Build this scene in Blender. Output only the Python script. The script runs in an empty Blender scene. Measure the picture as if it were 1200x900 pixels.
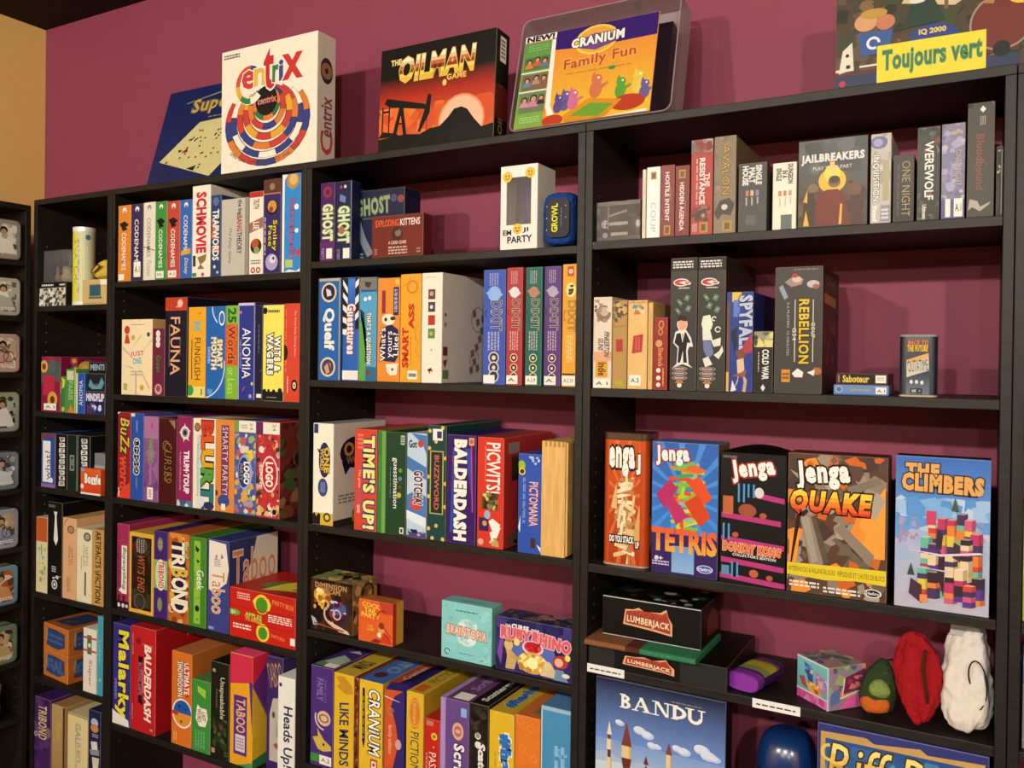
import bpy, bmesh, math, random
from mathutils import Vector, Matrix
S = bpy.context.scene
COL = S.collection
PI = math.pi

# ---------------------------------------------------------------- camera
cam = bpy.data.cameras.new('camera'); cam.sensor_width = 36; cam.sensor_fit = 'HORIZONTAL'
cam.lens = 29.9631; cam.shift_x = 0.01175; cam.shift_y = -0.01576; cam.clip_start = .05
co = bpy.data.objects.new('camera', cam); COL.objects.link(co)
co.matrix_world = Matrix(tuple(((0.868628,-0.014289,0.495258,2.760131),(0.495305,-0.000283,-0.868719,-1.975972),(0.012553,0.999898,0.006832,1.500597))) + ((0, 0, 0, 1),))
S.camera = co

# ---------------------------------------------------------------- world, lamps, exposure
S.view_settings.view_transform = 'Standard'; S.view_settings.look = 'None'
S.view_settings.gamma = 1; S.view_settings.use_curve_mapping = False
S.view_settings.exposure = 0.66
w = bpy.data.worlds.new('room_ambient'); S.world = w; w.use_nodes = True
bg = w.node_tree.nodes['Background']
bg.inputs[0].default_value = (1.0, .90, .80, 1); bg.inputs[1].default_value = .055
LAMPS = [(.7, -4.1, 2.75, 118), (2.3, -4.1, 2.75, 100), (4.1, -4.1, 2.75, 112), (1.4, -6.9, 2.75, 70), (3.6, -6.9, 2.75, 70)]
for x, y, z, e in LAMPS:
    l = bpy.data.lights.new('ceiling_lamp_light', 'POINT'); l.shadow_soft_size = .06; l.energy = e * 1.45
    l.color = (1.0, .89, .76)
    o = bpy.data.objects.new('ceiling_lamp_light', l); COL.objects.link(o); o.location = (x, y, z - .09)

# ---------------------------------------------------------------- materials
def lin(c): return c / 12.92 if c <= .04045 else ((c + .055) / 1.055) ** 2.4
def hexrgb(h):
    if isinstance(h, tuple): return h
    h = h.lstrip('#')
    if len(h) == 3: h = ''.join(a + a for a in h)
    r, g, b = (lin(int(h[i:i + 2], 16) / 255) for i in (0, 2, 4))
    return tuple(min(max(q - .006, q * .4), .86) for q in (r * .86, g * .92, b * 1.04))
def mixc(a, b, t): return tuple(x * (1 - t) + y * t for x, y in zip(a, b))

def base_mat(name, rough=.5, spec=.4, coat=0, metal=0, noise=(60, .88, 1.05), col=None, bump=None, trans=0, alpha=None, ior=None):
    m = bpy.data.materials.new(name); m.use_nodes = True
    nt = m.node_tree; N = nt.nodes; L = nt.links; b = N['Principled BSDF']
    b.inputs['Roughness'].default_value = rough; b.inputs['Specular IOR Level'].default_value = spec
    b.inputs['Coat Weight'].default_value = coat; b.inputs['Coat Roughness'].default_value = .25
    b.inputs['Metallic'].default_value = metal
    tc = N.new('ShaderNodeTexCoord'); nz = N.new('ShaderNodeTexNoise'); nz.inputs['Scale'].default_value = noise[0]; nz.inputs['Detail'].default_value = 4
    L.new(tc.outputs['Object'], nz.inputs['Vector'])
    mr = N.new('ShaderNodeMapRange'); mr.inputs['To Min'].default_value = noise[1]; mr.inputs['To Max'].default_value = noise[2]
    L.new(nz.outputs['Fac'], mr.inputs['Value'])
    mx = N.new('ShaderNodeMix'); mx.data_type = 'RGBA'; mx.blend_type = 'MULTIPLY'; mx.inputs[0].default_value = 1
    if col is None:
        at = N.new('ShaderNodeAttribute'); at.attribute_name = 'Col'; L.new(at.outputs['Color'], mx.inputs[6])
    else: mx.inputs[6].default_value = (*hexrgb(col), 1)
    L.new(mr.outputs['Result'], mx.inputs[7]); L.new(mx.outputs[2], b.inputs['Base Color'])
    if bump:
        bn = N.new('ShaderNodeTexNoise'); bn.inputs['Scale'].default_value = bump[0]; bn.inputs['Detail'].default_value = 6
        L.new(tc.outputs['Object'], bn.inputs['Vector'])
        bp = N.new('ShaderNodeBump'); bp.inputs['Strength'].default_value = bump[1]; bp.inputs['Distance'].default_value = bump[2]
        L.new(bn.outputs['Fac'], bp.inputs['Height']); L.new(bp.outputs['Normal'], b.inputs['Normal'])
    if trans: b.inputs['Transmission Weight'].default_value = trans; b.inputs['IOR'].default_value = ior or 1.4
    if alpha is not None: b.inputs['Alpha'].default_value = alpha
    return m
CARD = base_mat('printed_card', .45, .18, .06)
MATTE = base_mat('matte_card', .75, .25)
WALLP = base_mat('maroon_wall_paint', .62, .3, col='8a3f50', noise=(1.3, .93, 1.05), bump=(240, .12, .002))
YELL = base_mat('ochre_wall_paint', .65, .3, col='e2b46c', noise=(1.3, .95, 1.04), bump=(240, .12, .002))
CEIL = base_mat('dark_ceiling_paint', .85, .2, col='2c2824', noise=(3, .85, 1.1), bump=(90, .2, .004))
FLOOR = base_mat('floor_vinyl', .5, .4, col='4a403a', noise=(4, .8, 1.1))
FLEECE = base_mat('fleece_cloth', .95, .1, noise=(90, .8, 1.1), bump=(160, .5, .006))
PLASTIC = base_mat('glossy_plastic', .22, .5, .3, noise=(20, .95, 1.03))
TINM = base_mat('printed_tin', .25, .6, .3, metal=.08, noise=(40, .85, 1.1))
CLEAR = base_mat('clear_plastic', .12, .5, 0, col='f4efe6', noise=(10, .97, 1), trans=.93, ior=1.2)
METAL = base_mat('brushed_metal', .3, .6, metal=.9, col='b8b0a4')

def wood_mat(name, c1, c2, rough, scale, spec=.4):
    m = bpy.data.materials.new(name); m.use_nodes = True
    nt = m.node_tree; N = nt.nodes; L = nt.links; b = N['Principled BSDF']
    b.inputs['Roughness'].default_value = rough; b.inputs['Specular IOR Level'].default_value = spec
    tc = N.new('ShaderNodeTexCoord'); mp = N.new('ShaderNodeMapping'); mp.inputs['Scale'].default_value = scale
    nz = N.new('ShaderNodeTexNoise'); nz.inputs['Scale'].default_value = 6; nz.inputs['Detail'].default_value = 7; nz.inputs['Distortion'].default_value = .6
    cr = N.new('ShaderNodeValToRGB'); cr.color_ramp.elements[0].position = .35; cr.color_ramp.elements[1].position = .65
    cr.color_ramp.elements[0].color = (*hexrgb(c1), 1); cr.color_ramp.elements[1].color = (*hexrgb(c2), 1)
    L.new(tc.outputs['Object'], mp.inputs['Vector']); L.new(mp.outputs['Vector'], nz.inputs['Vector'])
    L.new(nz.outputs['Fac'], cr.inputs['Fac']); L.new(cr.outputs['Color'], b.inputs['Base Color'])
    bp = N.new('ShaderNodeBump'); bp.inputs['Strength'].default_value = .25; bp.inputs['Distance'].default_value = .001
    L.new(nz.outputs['Fac'], bp.inputs['Height']); L.new(bp.outputs['Normal'], b.inputs['Normal'])
    return m
BLACKWOOD = wood_mat('black_brown_laminate', '1e1b18', '26231f', .5, (3, 3, 24), .3)
PINE = wood_mat('pale_pine', 'c99a52', 'dcb46c', .55, (40, 6, 2))

# ---------------------------------------------------------------- mesh helpers
class MB:
    def __init__(s): s.v = []; s.f = []; s.c = []
    def poly(s, pts, col):
        n = len(s.v); s.v += [tuple(p) for p in pts]; s.f.append(tuple(range(n, n + len(pts)))); s.c.append(col)
    def mesh(s, vs, fs, col):
        n = len(s.v); s.v += [tuple(p) for p in vs]
        for f in fs: s.f.append(tuple(n + i for i in f)); s.c.append(col)
    def box(s, x0, x1, y0, y1, z0, z1, col=(.5, .5, .5), ch=.0):
        vs = [(x, y, z) for x in (x0, x1) for y in (y0, y1) for z in (z0, z1)]
        s.mesh(vs, [(0, 1, 3, 2), (4, 6, 7, 5), (0, 4, 5, 1), (2, 3, 7, 6), (0, 2, 6, 4), (1, 5, 7, 3)], col)
    def build(s, name, mat, parent=None, smooth=False, loc=None, bevel=0):
        me = bpy.data.meshes.new(name); me.from_pydata(s.v, [], s.f)
        at = me.color_attributes.new('Col', 'FLOAT_COLOR', 'CORNER')
        buf = []
        for f, c in zip(s.f, s.c): buf += [c[0], c[1], c[2], 1] * len(f)
        at.data.foreach_set('color', buf)
        me.materials.append(mat)
        if smooth: me.polygons.foreach_set('use_smooth', [True] * len(me.polygons))
        me.update()
        o = bpy.data.objects.new(name, me); COL.objects.link(o)
        if parent: o.parent = parent
        if loc: o.location = loc
        if bevel:
            md = o.modifiers.new('bevel', 'BEVEL'); md.width = bevel; md.segments = 2; md.limit_method = 'ANGLE'
        return o
def tag(o, label=None, cat=None, group=None, kind=None):
    if label: o['label'] = label
    if cat: o['category'] = cat
    if group: o['group'] = group
    if kind: o['kind'] = kind
    return o

def chamfer_box(w, d, h, cols, e=.0011, wear=.22):
    """cols: front, side (x+), top; local: front at y=0, base z=0, centre x=0"""
    cf, cs, ct = cols; e = min(e, w / 6, d / 6, h / 6)
    m = MB(); X = (-w / 2, w / 2); Y = (0, d); Zz = (0, h)
    def P(i, j, k, ax):
        x = X[i]; y = Y[j]; z = Zz[k]
        sx, sy, sz = (1 - 2 * i) * e, (1 - 2 * j) * e, (1 - 2 * k) * e
        if ax == 0: return (x, y + sy, z + sz)
        if ax == 1: return (x + sx, y, z + sz)
        return (x + sx, y + sy, z)
    vid = {}
    for i in (0, 1):
        for j in (0, 1):
            for k in (0, 1):
                for a in (0, 1, 2): vid[i, j, k, a] = len(m.v); m.v.append(P(i, j, k, a))
    def F(ids, c): m.f.append(tuple(vid[q] for q in ids)); m.c.append(c)
    worn = lambda c: mixc(c, (.6, .52, .4), wear)
    F([(0, 0, 0, 0), (0, 0, 1, 0), (0, 1, 1, 0), (0, 1, 0, 0)], cs); F([(1, 0, 0, 0), (1, 1, 0, 0), (1, 1, 1, 0), (1, 0, 1, 0)], cs)
    F([(0, 0, 0, 1), (1, 0, 0, 1), (1, 0, 1, 1), (0, 0, 1, 1)], cf); F([(0, 1, 0, 1), (0, 1, 1, 1), (1, 1, 1, 1), (1, 1, 0, 1)], cf)
    F([(0, 0, 0, 2), (0, 1, 0, 2), (1, 1, 0, 2), (1, 0, 0, 2)], ct); F([(0, 0, 1, 2), (1, 0, 1, 2), (1, 1, 1, 2), (0, 1, 1, 2)], ct)
    for i in (0, 1):
        for j in (0, 1): F([(i, j, 0, 0), (i, j, 0, 1), (i, j, 1, 1), (i, j, 1, 0)][::1 if i == j else -1], worn(cf))
        for k in (0, 1): F([(i, 0, k, 0), (i, 1, k, 0), (i, 1, k, 2), (i, 0, k, 2)][::1 if i == k else -1], worn(ct))
    for j in (0, 1):
        for k in (0, 1): F([(0, j, k, 1), (1, j, k, 1), (1, j, k, 2), (0, j, k, 2)][::1 if j != k else -1], worn(cf))
    for i in (0, 1):
        for j in (0, 1):
            for k in (0, 1): F([(i, j, k, 0), (i, j, k, 1), (i, j, k, 2)][::1 if (i + j + k) % 2 == 0 else -1], worn(cf))
    return m

_tc = {}
def glyphs(txt, off, shear, sp=1.0):
    k = (txt, round(off, 3), shear, round(sp, 3))
    if k in _tc: return _tc[k]
    cu = bpy.data.curves.new('t', 'FONT'); cu.body = txt; cu.size = 1; cu.resolution_u = 2; cu.fill_mode = 'FRONT'
    cu.offset = off; cu.shear = shear; cu.align_x = 'CENTER'; cu.space_line = .85; cu.space_character = sp
    o = bpy.data.objects.new('t', cu); me = bpy.data.meshes.new_from_object(o)
    vs = [(v.co.x, v.co.y) for v in me.vertices]; fs = [tuple(p.vertices) for p in me.polygons]
    # faces towards +z
    out = []
    for f in fs:
        a = sum(vs[f[i]][0] * vs[f[(i + 1) % len(f)]][1] - vs[f[(i + 1) % len(f)]][0] * vs[f[i]][1] for i in range(len(f)))
        out.append(f if a > 0 else f[::-1])
    bpy.data.objects.remove(o); bpy.data.curves.remove(cu); bpy.data.meshes.remove(me)
    bb = (min(v[0] for v in vs), min(v[1] for v in vs), max(v[0] for v in vs), max(v[1] for v in vs))
    _tc[k] = (vs, out, bb); return _tc[k]

# drawing commands on a face, u right and v up, both 0..1
def R(u0, v0, u1, v1, c): return ('poly', [(u0, v0), (u1, v0), (u1, v1), (u0, v1)], c)
def P(c, *pts): return ('poly', list(pts), c)
def E(u, v, r, c, rv=None, n=20): return ('ell', u, v, r, rv, c, n)            # r in widths of the face, rv in heights
def RING(u, v, r0, r1, a0, a1, c, k=1): return ('ring', u, v, r0, r1, a0, a1, c, k)
def T(t, u0, v0, u1, v1, c, rot=0, o=None, b=.02, sh=0, ow=.06): return ('text', t, u0, v0, u1, v1, c, rot, o, b, sh, ow)
def V(t, u0, v0, u1, v1, c, o=None, b=.02, sh=0, ow=.06): return T(t, u0, v0, u1, v1, c, -90, o, b, sh, ow)
def Sc(u0, v0, u1, v1, cols, n, size, seed=1): return ('scat', u0, v0, u1, v1, cols, n, size, seed)
def FP(u0, v0, u1, v1, c, rows=3, vert=False, seed=3): return ('fine', u0, v0, u1, v1, c, rows, vert, seed)
def K(u0, v0, u1, v1, t='', c='eee6d4'): return ('stick', u0, v0, u1, v1, t, c)
def GR(u0, v0, u1, v1, ca, cb, n=8): return ('grad', u0, v0, u1, v1, ca, cb, n)   # printed colour blend, cb at the top

def clip(pts, m=.004):
    for ax, lim, sg in ((0, m, 1), (0, 1 - m, -1), (1, m, 1), (1, 1 - m, -1)):
        out = []
        for i in range(len(pts)):
            a, b = pts[i - 1], pts[i]
            ia, ib = (a[ax] - lim) * sg >= 0, (b[ax] - lim) * sg >= 0
            if ia != ib:
                t = (lim - a[ax]) / (b[ax] - a[ax]); out.append((a[0] + (b[0] - a[0]) * t, a[1] + (b[1] - a[1]) * t))
            if ib: out.append(b)
        pts = out
        if not pts: return pts
    return pts

_gain = [1.0]
def hexg(h):
    c = hexrgb(h); g = _gain[0]
    return c if g == 1 else tuple(min(x * g, .8) for x in c)
def draw(face, cmds, art, let, stk, lay0=0):
    O, U, Vv, N, w, h = face; lay = [lay0]
    def at(u, v, l): return tuple(O[i] + U[i] * u * w + Vv[i] * v * h + N[i] * (.0002 + l * .000012) for i in range(3))
    def poly(mb, pts, c, l):
        pts = clip(pts)
        if len(pts) < 3: return
        a = sum(pts[i - 1][0] * pts[i][1] - pts[i][0] * pts[i - 1][1] for i in range(len(pts)))
        if a < 0: pts = pts[::-1]
        mb.poly([at(u, v, l) for u, v in pts], c)
    def text(mb, t, u0, v0, u1, v1, c, rot, off, sh, l, sp=1.0):
        if not t.strip(): return
        _, _, bb = glyphs(t, 0, sh, sp); vs, fs, _ = glyphs(t, off, sh, sp)
        W = (bb[2] - bb[0]) or 1; Hh = (bb[3] - bb[1]) or 1; q = []
        for x, y in vs:
            a = (x - bb[0]) / W; b = (y - bb[1]) / Hh
            if rot == 0: u, v = u0 + a * (u1 - u0), v0 + b * (v1 - v0)
            elif rot == -90: u, v = u0 + b * (u1 - u0), v1 - a * (v1 - v0)
            elif rot == 90: u, v = u1 - b * (u1 - u0), v0 + a * (v1 - v0)
            else:
                r = math.radians(rot); cx, cy = (u0 + u1) / 2, (v0 + v1) / 2
                du, dv = (a - .5) * (u1 - u0) * w, (b - .5) * (v1 - v0) * h
                u = cx + (du * math.cos(r) - dv * math.sin(r)) / w; v = cy + (du * math.sin(r) + dv * math.cos(r)) / h
            q.append(at(min(max(u, 0), 1), min(max(v, 0), 1), l))
        if c and isinstance(c[0], tuple):
            nb = len(c)
            for f in fs:
                pl = [(q[i], (vs[i][1] - bb[1]) / Hh) for i in f]
                for j in range(nb):
                    cur = pl
                    for lim, sg in (((j / nb) if j else -9, 1), (((j + 1) / nb) if j < nb - 1 else 9, -1)):
                        out = []
                        for i in range(len(cur)):
                            A, B = cur[i - 1], cur[i]; ia, ib = (A[1] - lim) * sg >= 0, (B[1] - lim) * sg >= 0
                            if ia != ib:
                                t_ = (lim - A[1]) / (B[1] - A[1]); out.append((tuple(A[0][k] + (B[0][k] - A[0][k]) * t_ for k in range(3)), lim))
                            if ib: out.append(B)
                        cur = out
                        if not cur: break
                    if len(cur) > 2: mb.poly([p[0] for p in cur], c[j])
        else: mb.mesh(q, fs, c)
    for cmd in cmds:
        k = cmd[0]; lay[0] += 1; l = lay[0]
        if k == 'poly': poly(art, cmd[1], hexg(cmd[2]), l)
        elif k == 'grad':
            _, u0, v0, u1, v1, ca, cb, n = cmd; n = n * 3; ca, cb = hexg(ca), hexg(cb)
            for i in range(n):
                a, b = v0 + (v1 - v0) * i / n, v0 + (v1 - v0) * (i + 1) / n
                poly(art, [(u0, a), (u1, a), (u1, b), (u0, b)], mixc(ca, cb, (i + .5) / n), l)
        elif k == 'ell':
            _, u, v, r, rv, c, n = cmd; rv = rv or r * w / h
            poly(art, [(u + r * math.cos(2 * PI * i / n), v + rv * math.sin(2 * PI * i / n)) for i in range(n)], hexg(c), l)
        elif k == 'ring':
            _, u, v, r0, r1, a0, a1, c, kk = cmd; n = max(2, int(abs(a1 - a0) / 12)); pts = []
            for i in range(n + 1):
                a = math.radians(a0 + (a1 - a0) * i / n); pts.append((math.cos(a), math.sin(a) * kk))
            for i in range(n):
                q = [(u + r0 * pts[i][0], v + r0 * w / h * pts[i][1]), (u + r1 * pts[i][0], v + r1 * w / h * pts[i][1]),
                     (u + r1 * pts[i + 1][0], v + r1 * w / h * pts[i + 1][1]), (u + r0 * pts[i + 1][0], v + r0 * w / h * pts[i + 1][1])]
                poly(art, q, hexg(c), l)
        elif k == 'text':
            _, t, u0, v0, u1, v1, c, rot, o, b, sh, ow = cmd
            mo = b + (ow if o else 0); sp = 1 + max(0, mo - .03) * 1.7
            if o: text(let, t, u0, v0, u1, v1, hexg(o), rot, b + ow, sh, l, sp); lay[0] += 1; l += 1
            if isinstance(c, (list,)):
                ws = [(lambda bb: bb[2] - bb[0] + .07)(glyphs(chh, 0, sh)[2]) for chh in t]; tw = sum(ws) - .07; p = 0
                for i, chh in enumerate(t):
                    s0, s1 = p / tw, (p + ws[i] - .07) / tw; p += ws[i]
                    if rot == 0: a = (u0 + (u1 - u0) * s0, v0, u0 + (u1 - u0) * s1, v1)
                    else: a = (u0, v1 - (v1 - v0) * s1, u1, v1 - (v1 - v0) * s0)
                    text(let, chh, *a, hexg(c[i % len(c)]), rot, b, sh, l)
            else: text(let, t, u0, v0, u1, v1, tuple(hexg(k_) for k_ in c[1]) if c[0] == 'bands' else hexg(c), rot, b, sh, l, sp)
        elif k == 'scat':
            _, u0, v0, u1, v1, cols, n, size, seed = cmd; rg = random.Random(seed)
            for i in range(n):
                u = rg.uniform(u0, u1); v = rg.uniform(v0, v1); r = size * rg.uniform(.5, 1.3); a0 = rg.uniform(0, 7); m = rg.choice((4, 5, 6, 7))
                pts = [(u + r * rg.uniform(.6, 1.2) * math.cos(a0 + 2 * PI * j / m), v + r * w / h * rg.uniform(.6, 1.2) * math.sin(a0 + 2 * PI * j / m)) for j in range(m)]
                pts = [(min(max(a, u0), u1), min(max(b, v0), v1)) for a, b in pts]
                poly(art, pts, hexg(rg.choice(cols)), l + i * .7)
            lay[0] += n * .7 + 1
        elif k == 'fine':
            _, u0, v0, u1, v1, c, rows, vert, seed = cmd; rg = random.Random(seed); c = hexg(c)
            for i in range(rows):
                p = 0
                while p < 1:
                    q = min(p + rg.uniform(.08, .22), 1)
                    a, b = (i + .2) / rows, (i + .75) / rows
                    if vert: pts = [(u0 + (u1 - u0) * a, v1 - (v1 - v0) * q), (u0 + (u1 - u0) * b, v1 - (v1 - v0) * q), (u0 + (u1 - u0) * b, v1 - (v1 - v0) * p), (u0 + (u1 - u0) * a, v1 - (v1 - v0) * p)]
                    else: pts = [(u0 + (u1 - u0) * p, v0 + (v1 - v0) * a), (u0 + (u1 - u0) * q, v0 + (v1 - v0) * a), (u0 + (u1 - u0) * q, v0 + (v1 - v0) * b), (u0 + (u1 - u0) * p, v0 + (v1 - v0) * b)]
                    poly(let, pts, c, l); p = q + .04
        elif k == 'stick':
            _, u0, v0, u1, v1, t, c = cmd
            poly(stk, [(u0, v0), (u1, v0), (u1, v1), (u0, v1)], hexg(c), l)
            if t: text(stk, t, u0 + (u1 - u0) * .15, v0 + (v1 - v0) * .3, u1 - (u1 - u0) * .15, v1 - (v1 - v0) * .3, hexg('333030'), 0, .01, 0, l + 1); lay[0] += 1

def face_of(w, d, h, which):
    if which == 'front': return ((-w / 2, 0, 0), (1, 0, 0), (0, 0, 1), (0, -1, 0), w, h)
    if which == 'side': return ((w / 2, 0, 0), (0, 1, 0), (0, 0, 1), (1, 0, 0), d, h)
    if which == 'left': return ((-w / 2, d, 0), (0, -1, 0), (0, 0, 1), (-1, 0, 0), d, h)
    return ((-w / 2, 0, h), (1, 0, 0), (0, 1, 0), (0, 0, 1), w, d)

def G(pos, d, col, label, front=(), side=(), top=(), left=(), sc=None, tc=None, name='game_box', cat='board game', mat=None, rot=None, group=None, wear=.22, e=.0011, keep=False):
    x, y, z, w, h = pos
    d = min(d, -y - .003) if rot is None else d
    cf = hexrgb(col); cs = hexrgb(sc) if sc else cf; ct = hexrgb(tc) if tc else cf
    lum = lambda q: .2 * q[0] + .7 * q[1] + .1 * q[2]
    if not keep:
        cs, ct = (tuple(min(v * min(4, .92 * lum(cf) / lum(q)), .85) for v in q) if lum(cf) > 1.15 * lum(q) else q for q in (cs, ct))
    root = chamfer_box(w, d, h, (cf, cs, ct), e, wear).build(name, mat or CARD)
    root.location = (x, y, z)
    if rot: root.rotation_euler = rot
    tag(root, label, cat, group)
    decorate(root, (('front', front), ('side', side), ('top', top), ('left', left)), w, d, h, keep)
    return root
def decorate(root, sides, w, d, h, keep=True):
    for nm, cm in sides:
        if not cm: continue
        art, let, stk = MB(), MB(), MB()
        _gain[0] = 1.0 if keep or nm == 'front' else (1.9 if nm == 'side' else 1.6)
        draw(face_of(w, d, h, nm), cm, art, let, stk)
        _gain[0] = 1.0
        if art.f: art.build('printed_artwork', CARD, root)
        if let.f: let.build('printed_lettering', CARD, root)
        if stk.f: stk.build('paper_sticker', MATTE, root)

def revolve(m, prof, col, n=24, cx=0, cy=0):
    """prof: list of (r, z[, colour])"""
    b = len(m.v)
    for q in prof:
        for i in range(n): a = 2 * PI * i / n; m.v.append((cx + q[0] * math.cos(a), cy + q[0] * math.sin(a), q[1]))
    for j in range(len(prof) - 1):
        c = prof[j][2] if len(prof[j]) > 2 else col
        for i in range(n): m.f.append((b + j * n + i, b + j * n + (i + 1) % n, b + (j + 1) * n + (i + 1) % n, b + (j + 1) * n + i)); m.c.append(c)
    m.f.append(tuple(b + i for i in range(n))[::-1]); m.c.append(col)
    m.f.append(tuple(b + (len(prof) - 1) * n + i for i in range(n))); m.c.append(col)
def rrect(w, h, r, n=5):
    pts = []
    for cx, cy, a0 in ((w / 2 - r, h / 2 - r, 0), (-w / 2 + r, h / 2 - r, 90), (-w / 2 + r, -h / 2 + r, 180), (w / 2 - r, -h / 2 + r, 270)):
        for i in range(n + 1): a = math.radians(a0 + 90 * i / n); pts.append((cx + r * math.cos(a), cy + r * math.sin(a)))
    return pts
def loft(m, rings, col, cols=None, cap=True):
    b = len(m.v); n = len(rings[0])
    for r in rings: m.v += [tuple(p) for p in r]
    for j in range(len(rings) - 1):
        c = cols[j] if cols else col
        for i in range(n): m.f.append((b + j * n + i, b + j * n + (i + 1) % n, b + (j + 1) * n + (i + 1) % n, b + (j + 1) * n + i)); m.c.append(c)
    if cap:
        m.f.append(tuple(b + i for i in range(n))[::-1]); m.c.append(cols[0] if cols else col)
        m.f.append(tuple(b + (len(rings) - 1) * n + i for i in range(n))); m.c.append(cols[-1] if cols else col)

# ---------------------------------------------------------------- the room
def slab(name, x0, x1, y0, y1, z0, z1, mat):
    m = MB(); m.box(x0, x1, y0, y1, z0, z1); return tag(m.build(name, mat), kind='structure')
LW, RW, FY, CH = -.388, 5.2, -8.0, 2.75
slab('wall_back', LW - .1, RW + .1, 0, .1, 0, CH, WALLP)
slab('wall_left', LW - .1, LW, FY, 0, 0, CH, YELL)
slab('wall_right', RW, RW + .1, FY, 0, 0, CH, YELL)
slab('floor', LW - .1, RW + .1, FY, .1, -.1, 0, FLOOR)
slab('ceiling', LW - .1, RW + .1, FY, .1, CH, CH + .1, CEIL)
for x, y, z, e in LAMPS:
    r = MB(); revolve(r, [(.15, 0), (.15, .025), (.14, .03)], hexrgb('cfc8bc'), 28)
    f = r.build('ceiling_lamp', METAL, loc=(x, y, CH - .031)); tag(f, 'round flush ceiling lamp above the shop floor', 'lamp', 'round ceiling lamps')

# ---------------------------------------------------------------- bookcases
T_ = .018; D_ = .28; HT = 2.02
SZ = {'A1': 1.6663, 'A2': 1.3182, 'A3': 1.0682, 'A4': 0.7168, 'A5': 0.4359, 'B1': 1.7329, 'B2': 1.3861, 'B3': 1.0672, 'B4': 0.7245, 'C1': 1.7572, 'C2': 1.4474, 'C3': 1.0692, 'C4': 0.7921, 'D1': 1.7631, 'D2': 1.4465, 'D3': 1.0669, 'D4': 0.8486, 'TOP': 2.02, 'B5': 0.367, 'C5': 0.4374, 'D5': 0.5, 'A6': 0.12, 'E3': 1.0669, 'E4': 0.8486}
def bookcase(x0, w, shelves, label, depth=D_, origin=(0, 0), rz=0, top=HT, side_fix=True):
    r = bpy.data.objects.new('bookcase', None); COL.objects.link(r); r.location = (x0, 0, 0) if rz == 0 else (origin[0], origin[1], 0)
    r.rotation_euler = (0, 0, rz); tag(r, label, 'bookcase')
    def part(nm, a, b, c, d, e, f, bev=.0012):
        m = MB(); m.box(a, b, c, d, e, f); return m.build(nm, BLACKWOOD, r, bevel=bev)
    e = .0006
    part('side_panel', e, T_, -depth, -.001, 0, top - T_); part('side_panel', w - T_, w - e, -depth, -.001, 0, top - T_)
    part('top_panel', e, w - e, -depth, -.001, top - T_, top)
    part('bottom_panel', T_, w - T_, -depth + .002, -.001, .06, .078); part('plinth', T_, w - T_, -depth + .01, -depth + .026, 0, .06)
    for z in shelves: part('shelf_board', T_ + .0003, w - T_ - .0003, -depth + .001, -.004, z - T_, z)
    h = MB(); c = hexrgb('75706a')
    for sx, xx in ((1, T_), (-1, w - T_)):
        for yy in (-depth + .035, -.05):
            z = .3
            while z < top - .12:
                pts = [(xx + sx * .0003, yy + .0026 * math.cos(2 * PI * i / 8), z + .0026 * math.sin(2 * PI * i / 8)) for i in range(8)]
                h.poly(pts if sx > 0 else pts[::-1], c); z += .032
    tag(h.build('peg_hole', MATTE, r), kind='stuff')
    return r
bookcase(0, .4, [SZ[k] for k in ('A1', 'A2', 'A3', 'A4', 'A5')] + [SZ['A6']], 'narrow black bookcase standing in the room corner beside the tin shelves')
bookcase(.4, .8, [SZ[k] for k in ('B1', 'B2', 'B3', 'B4', 'B5')], 'wide black bookcase under the white game box with the ring design')
bookcase(1.2, .8, [SZ[k] for k in ('C1', 'C2', 'C3', 'C4', 'C5')], 'wide black bookcase under the black oil field game box')
bc4 = bookcase(2.0, .8, [SZ[k] for k in ('D1', 'D2', 'D3', 'D4', 'D5')], 'wide black bookcase holding the large block tower games')
bookcase(2.8, .8, [SZ[k] for k in ('E3', 'E4')] + [1.76, 1.45, .5], 'black bookcase at the picture edge holding the lime green box')
bookcase(0, .8, [1.815, 1.632, 1.447, 1.253, 1.064, .872, .686, .494, .307], 'black bookcase on the ochre side wall filled with picture tins', rz=PI / 2, origin=(-.286, -1.087), top=2.0, depth=.284)

# ================================================================ second bookcase (beside the narrow one)
GB1 = 'game boxes on the top shelf of the second bookcase'
def codeword(pos, col, label, low='', lc='e8e2d4', tcol='f0eadc', fig='2a2420', st=None):
    fr = [E(.5, .93, .16, tcol), R(.42, .89, .58, .93, col), V('CODENAMES', .30, .30 if low else .15, .62, .64 if fig else .8, tcol, b=.01)]
    if fig: fr += [P(fig, (.1, .76), (.5, .79), (.85, .74), (.6, .71), (.75, .68), (.35, .66), (.3, .70))]
    if low: fr += [V(low, .3, .05, .7, .26, lc, sh=.3, b=0)]
    if st is not None: fr.append(st)
    G(pos, .23, col, label, fr, group=GB1)
codeword((0.4570,-0.2740,1.7333,0.0593,0.2339), 'd98434', 'orange spined slim game box at the wall end of the codeword row', st=K(.05, .02, .5, .1))
codeword((0.5161,-0.2740,1.7333,0.0567,0.2333), '3c2f50', 'dark purple spined slim game box beside the orange codeword box', fig=None, st=K(.25, .05, .8, .25, 'A.1'))
codeword((0.5717,-0.2740,1.7333,0.0521,0.2342), 'e2dac4', 'cream white spined slim game box with a thin diagonal line in the codeword row', low='Pictures', lc='9a9284', tcol='8a8478', fig=None, st=P('4a4038', (.0, .44), (1, .38), (1, .37), (0, .43)))
codeword((0.6244,-0.2740,1.7333,0.0510,0.2322), '3f8f3c', 'green spined slim game box with a black silhouette in the codeword row', fig='1c1c1a', st=K(.1, .02, .75, .11, 'XXL'))
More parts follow.
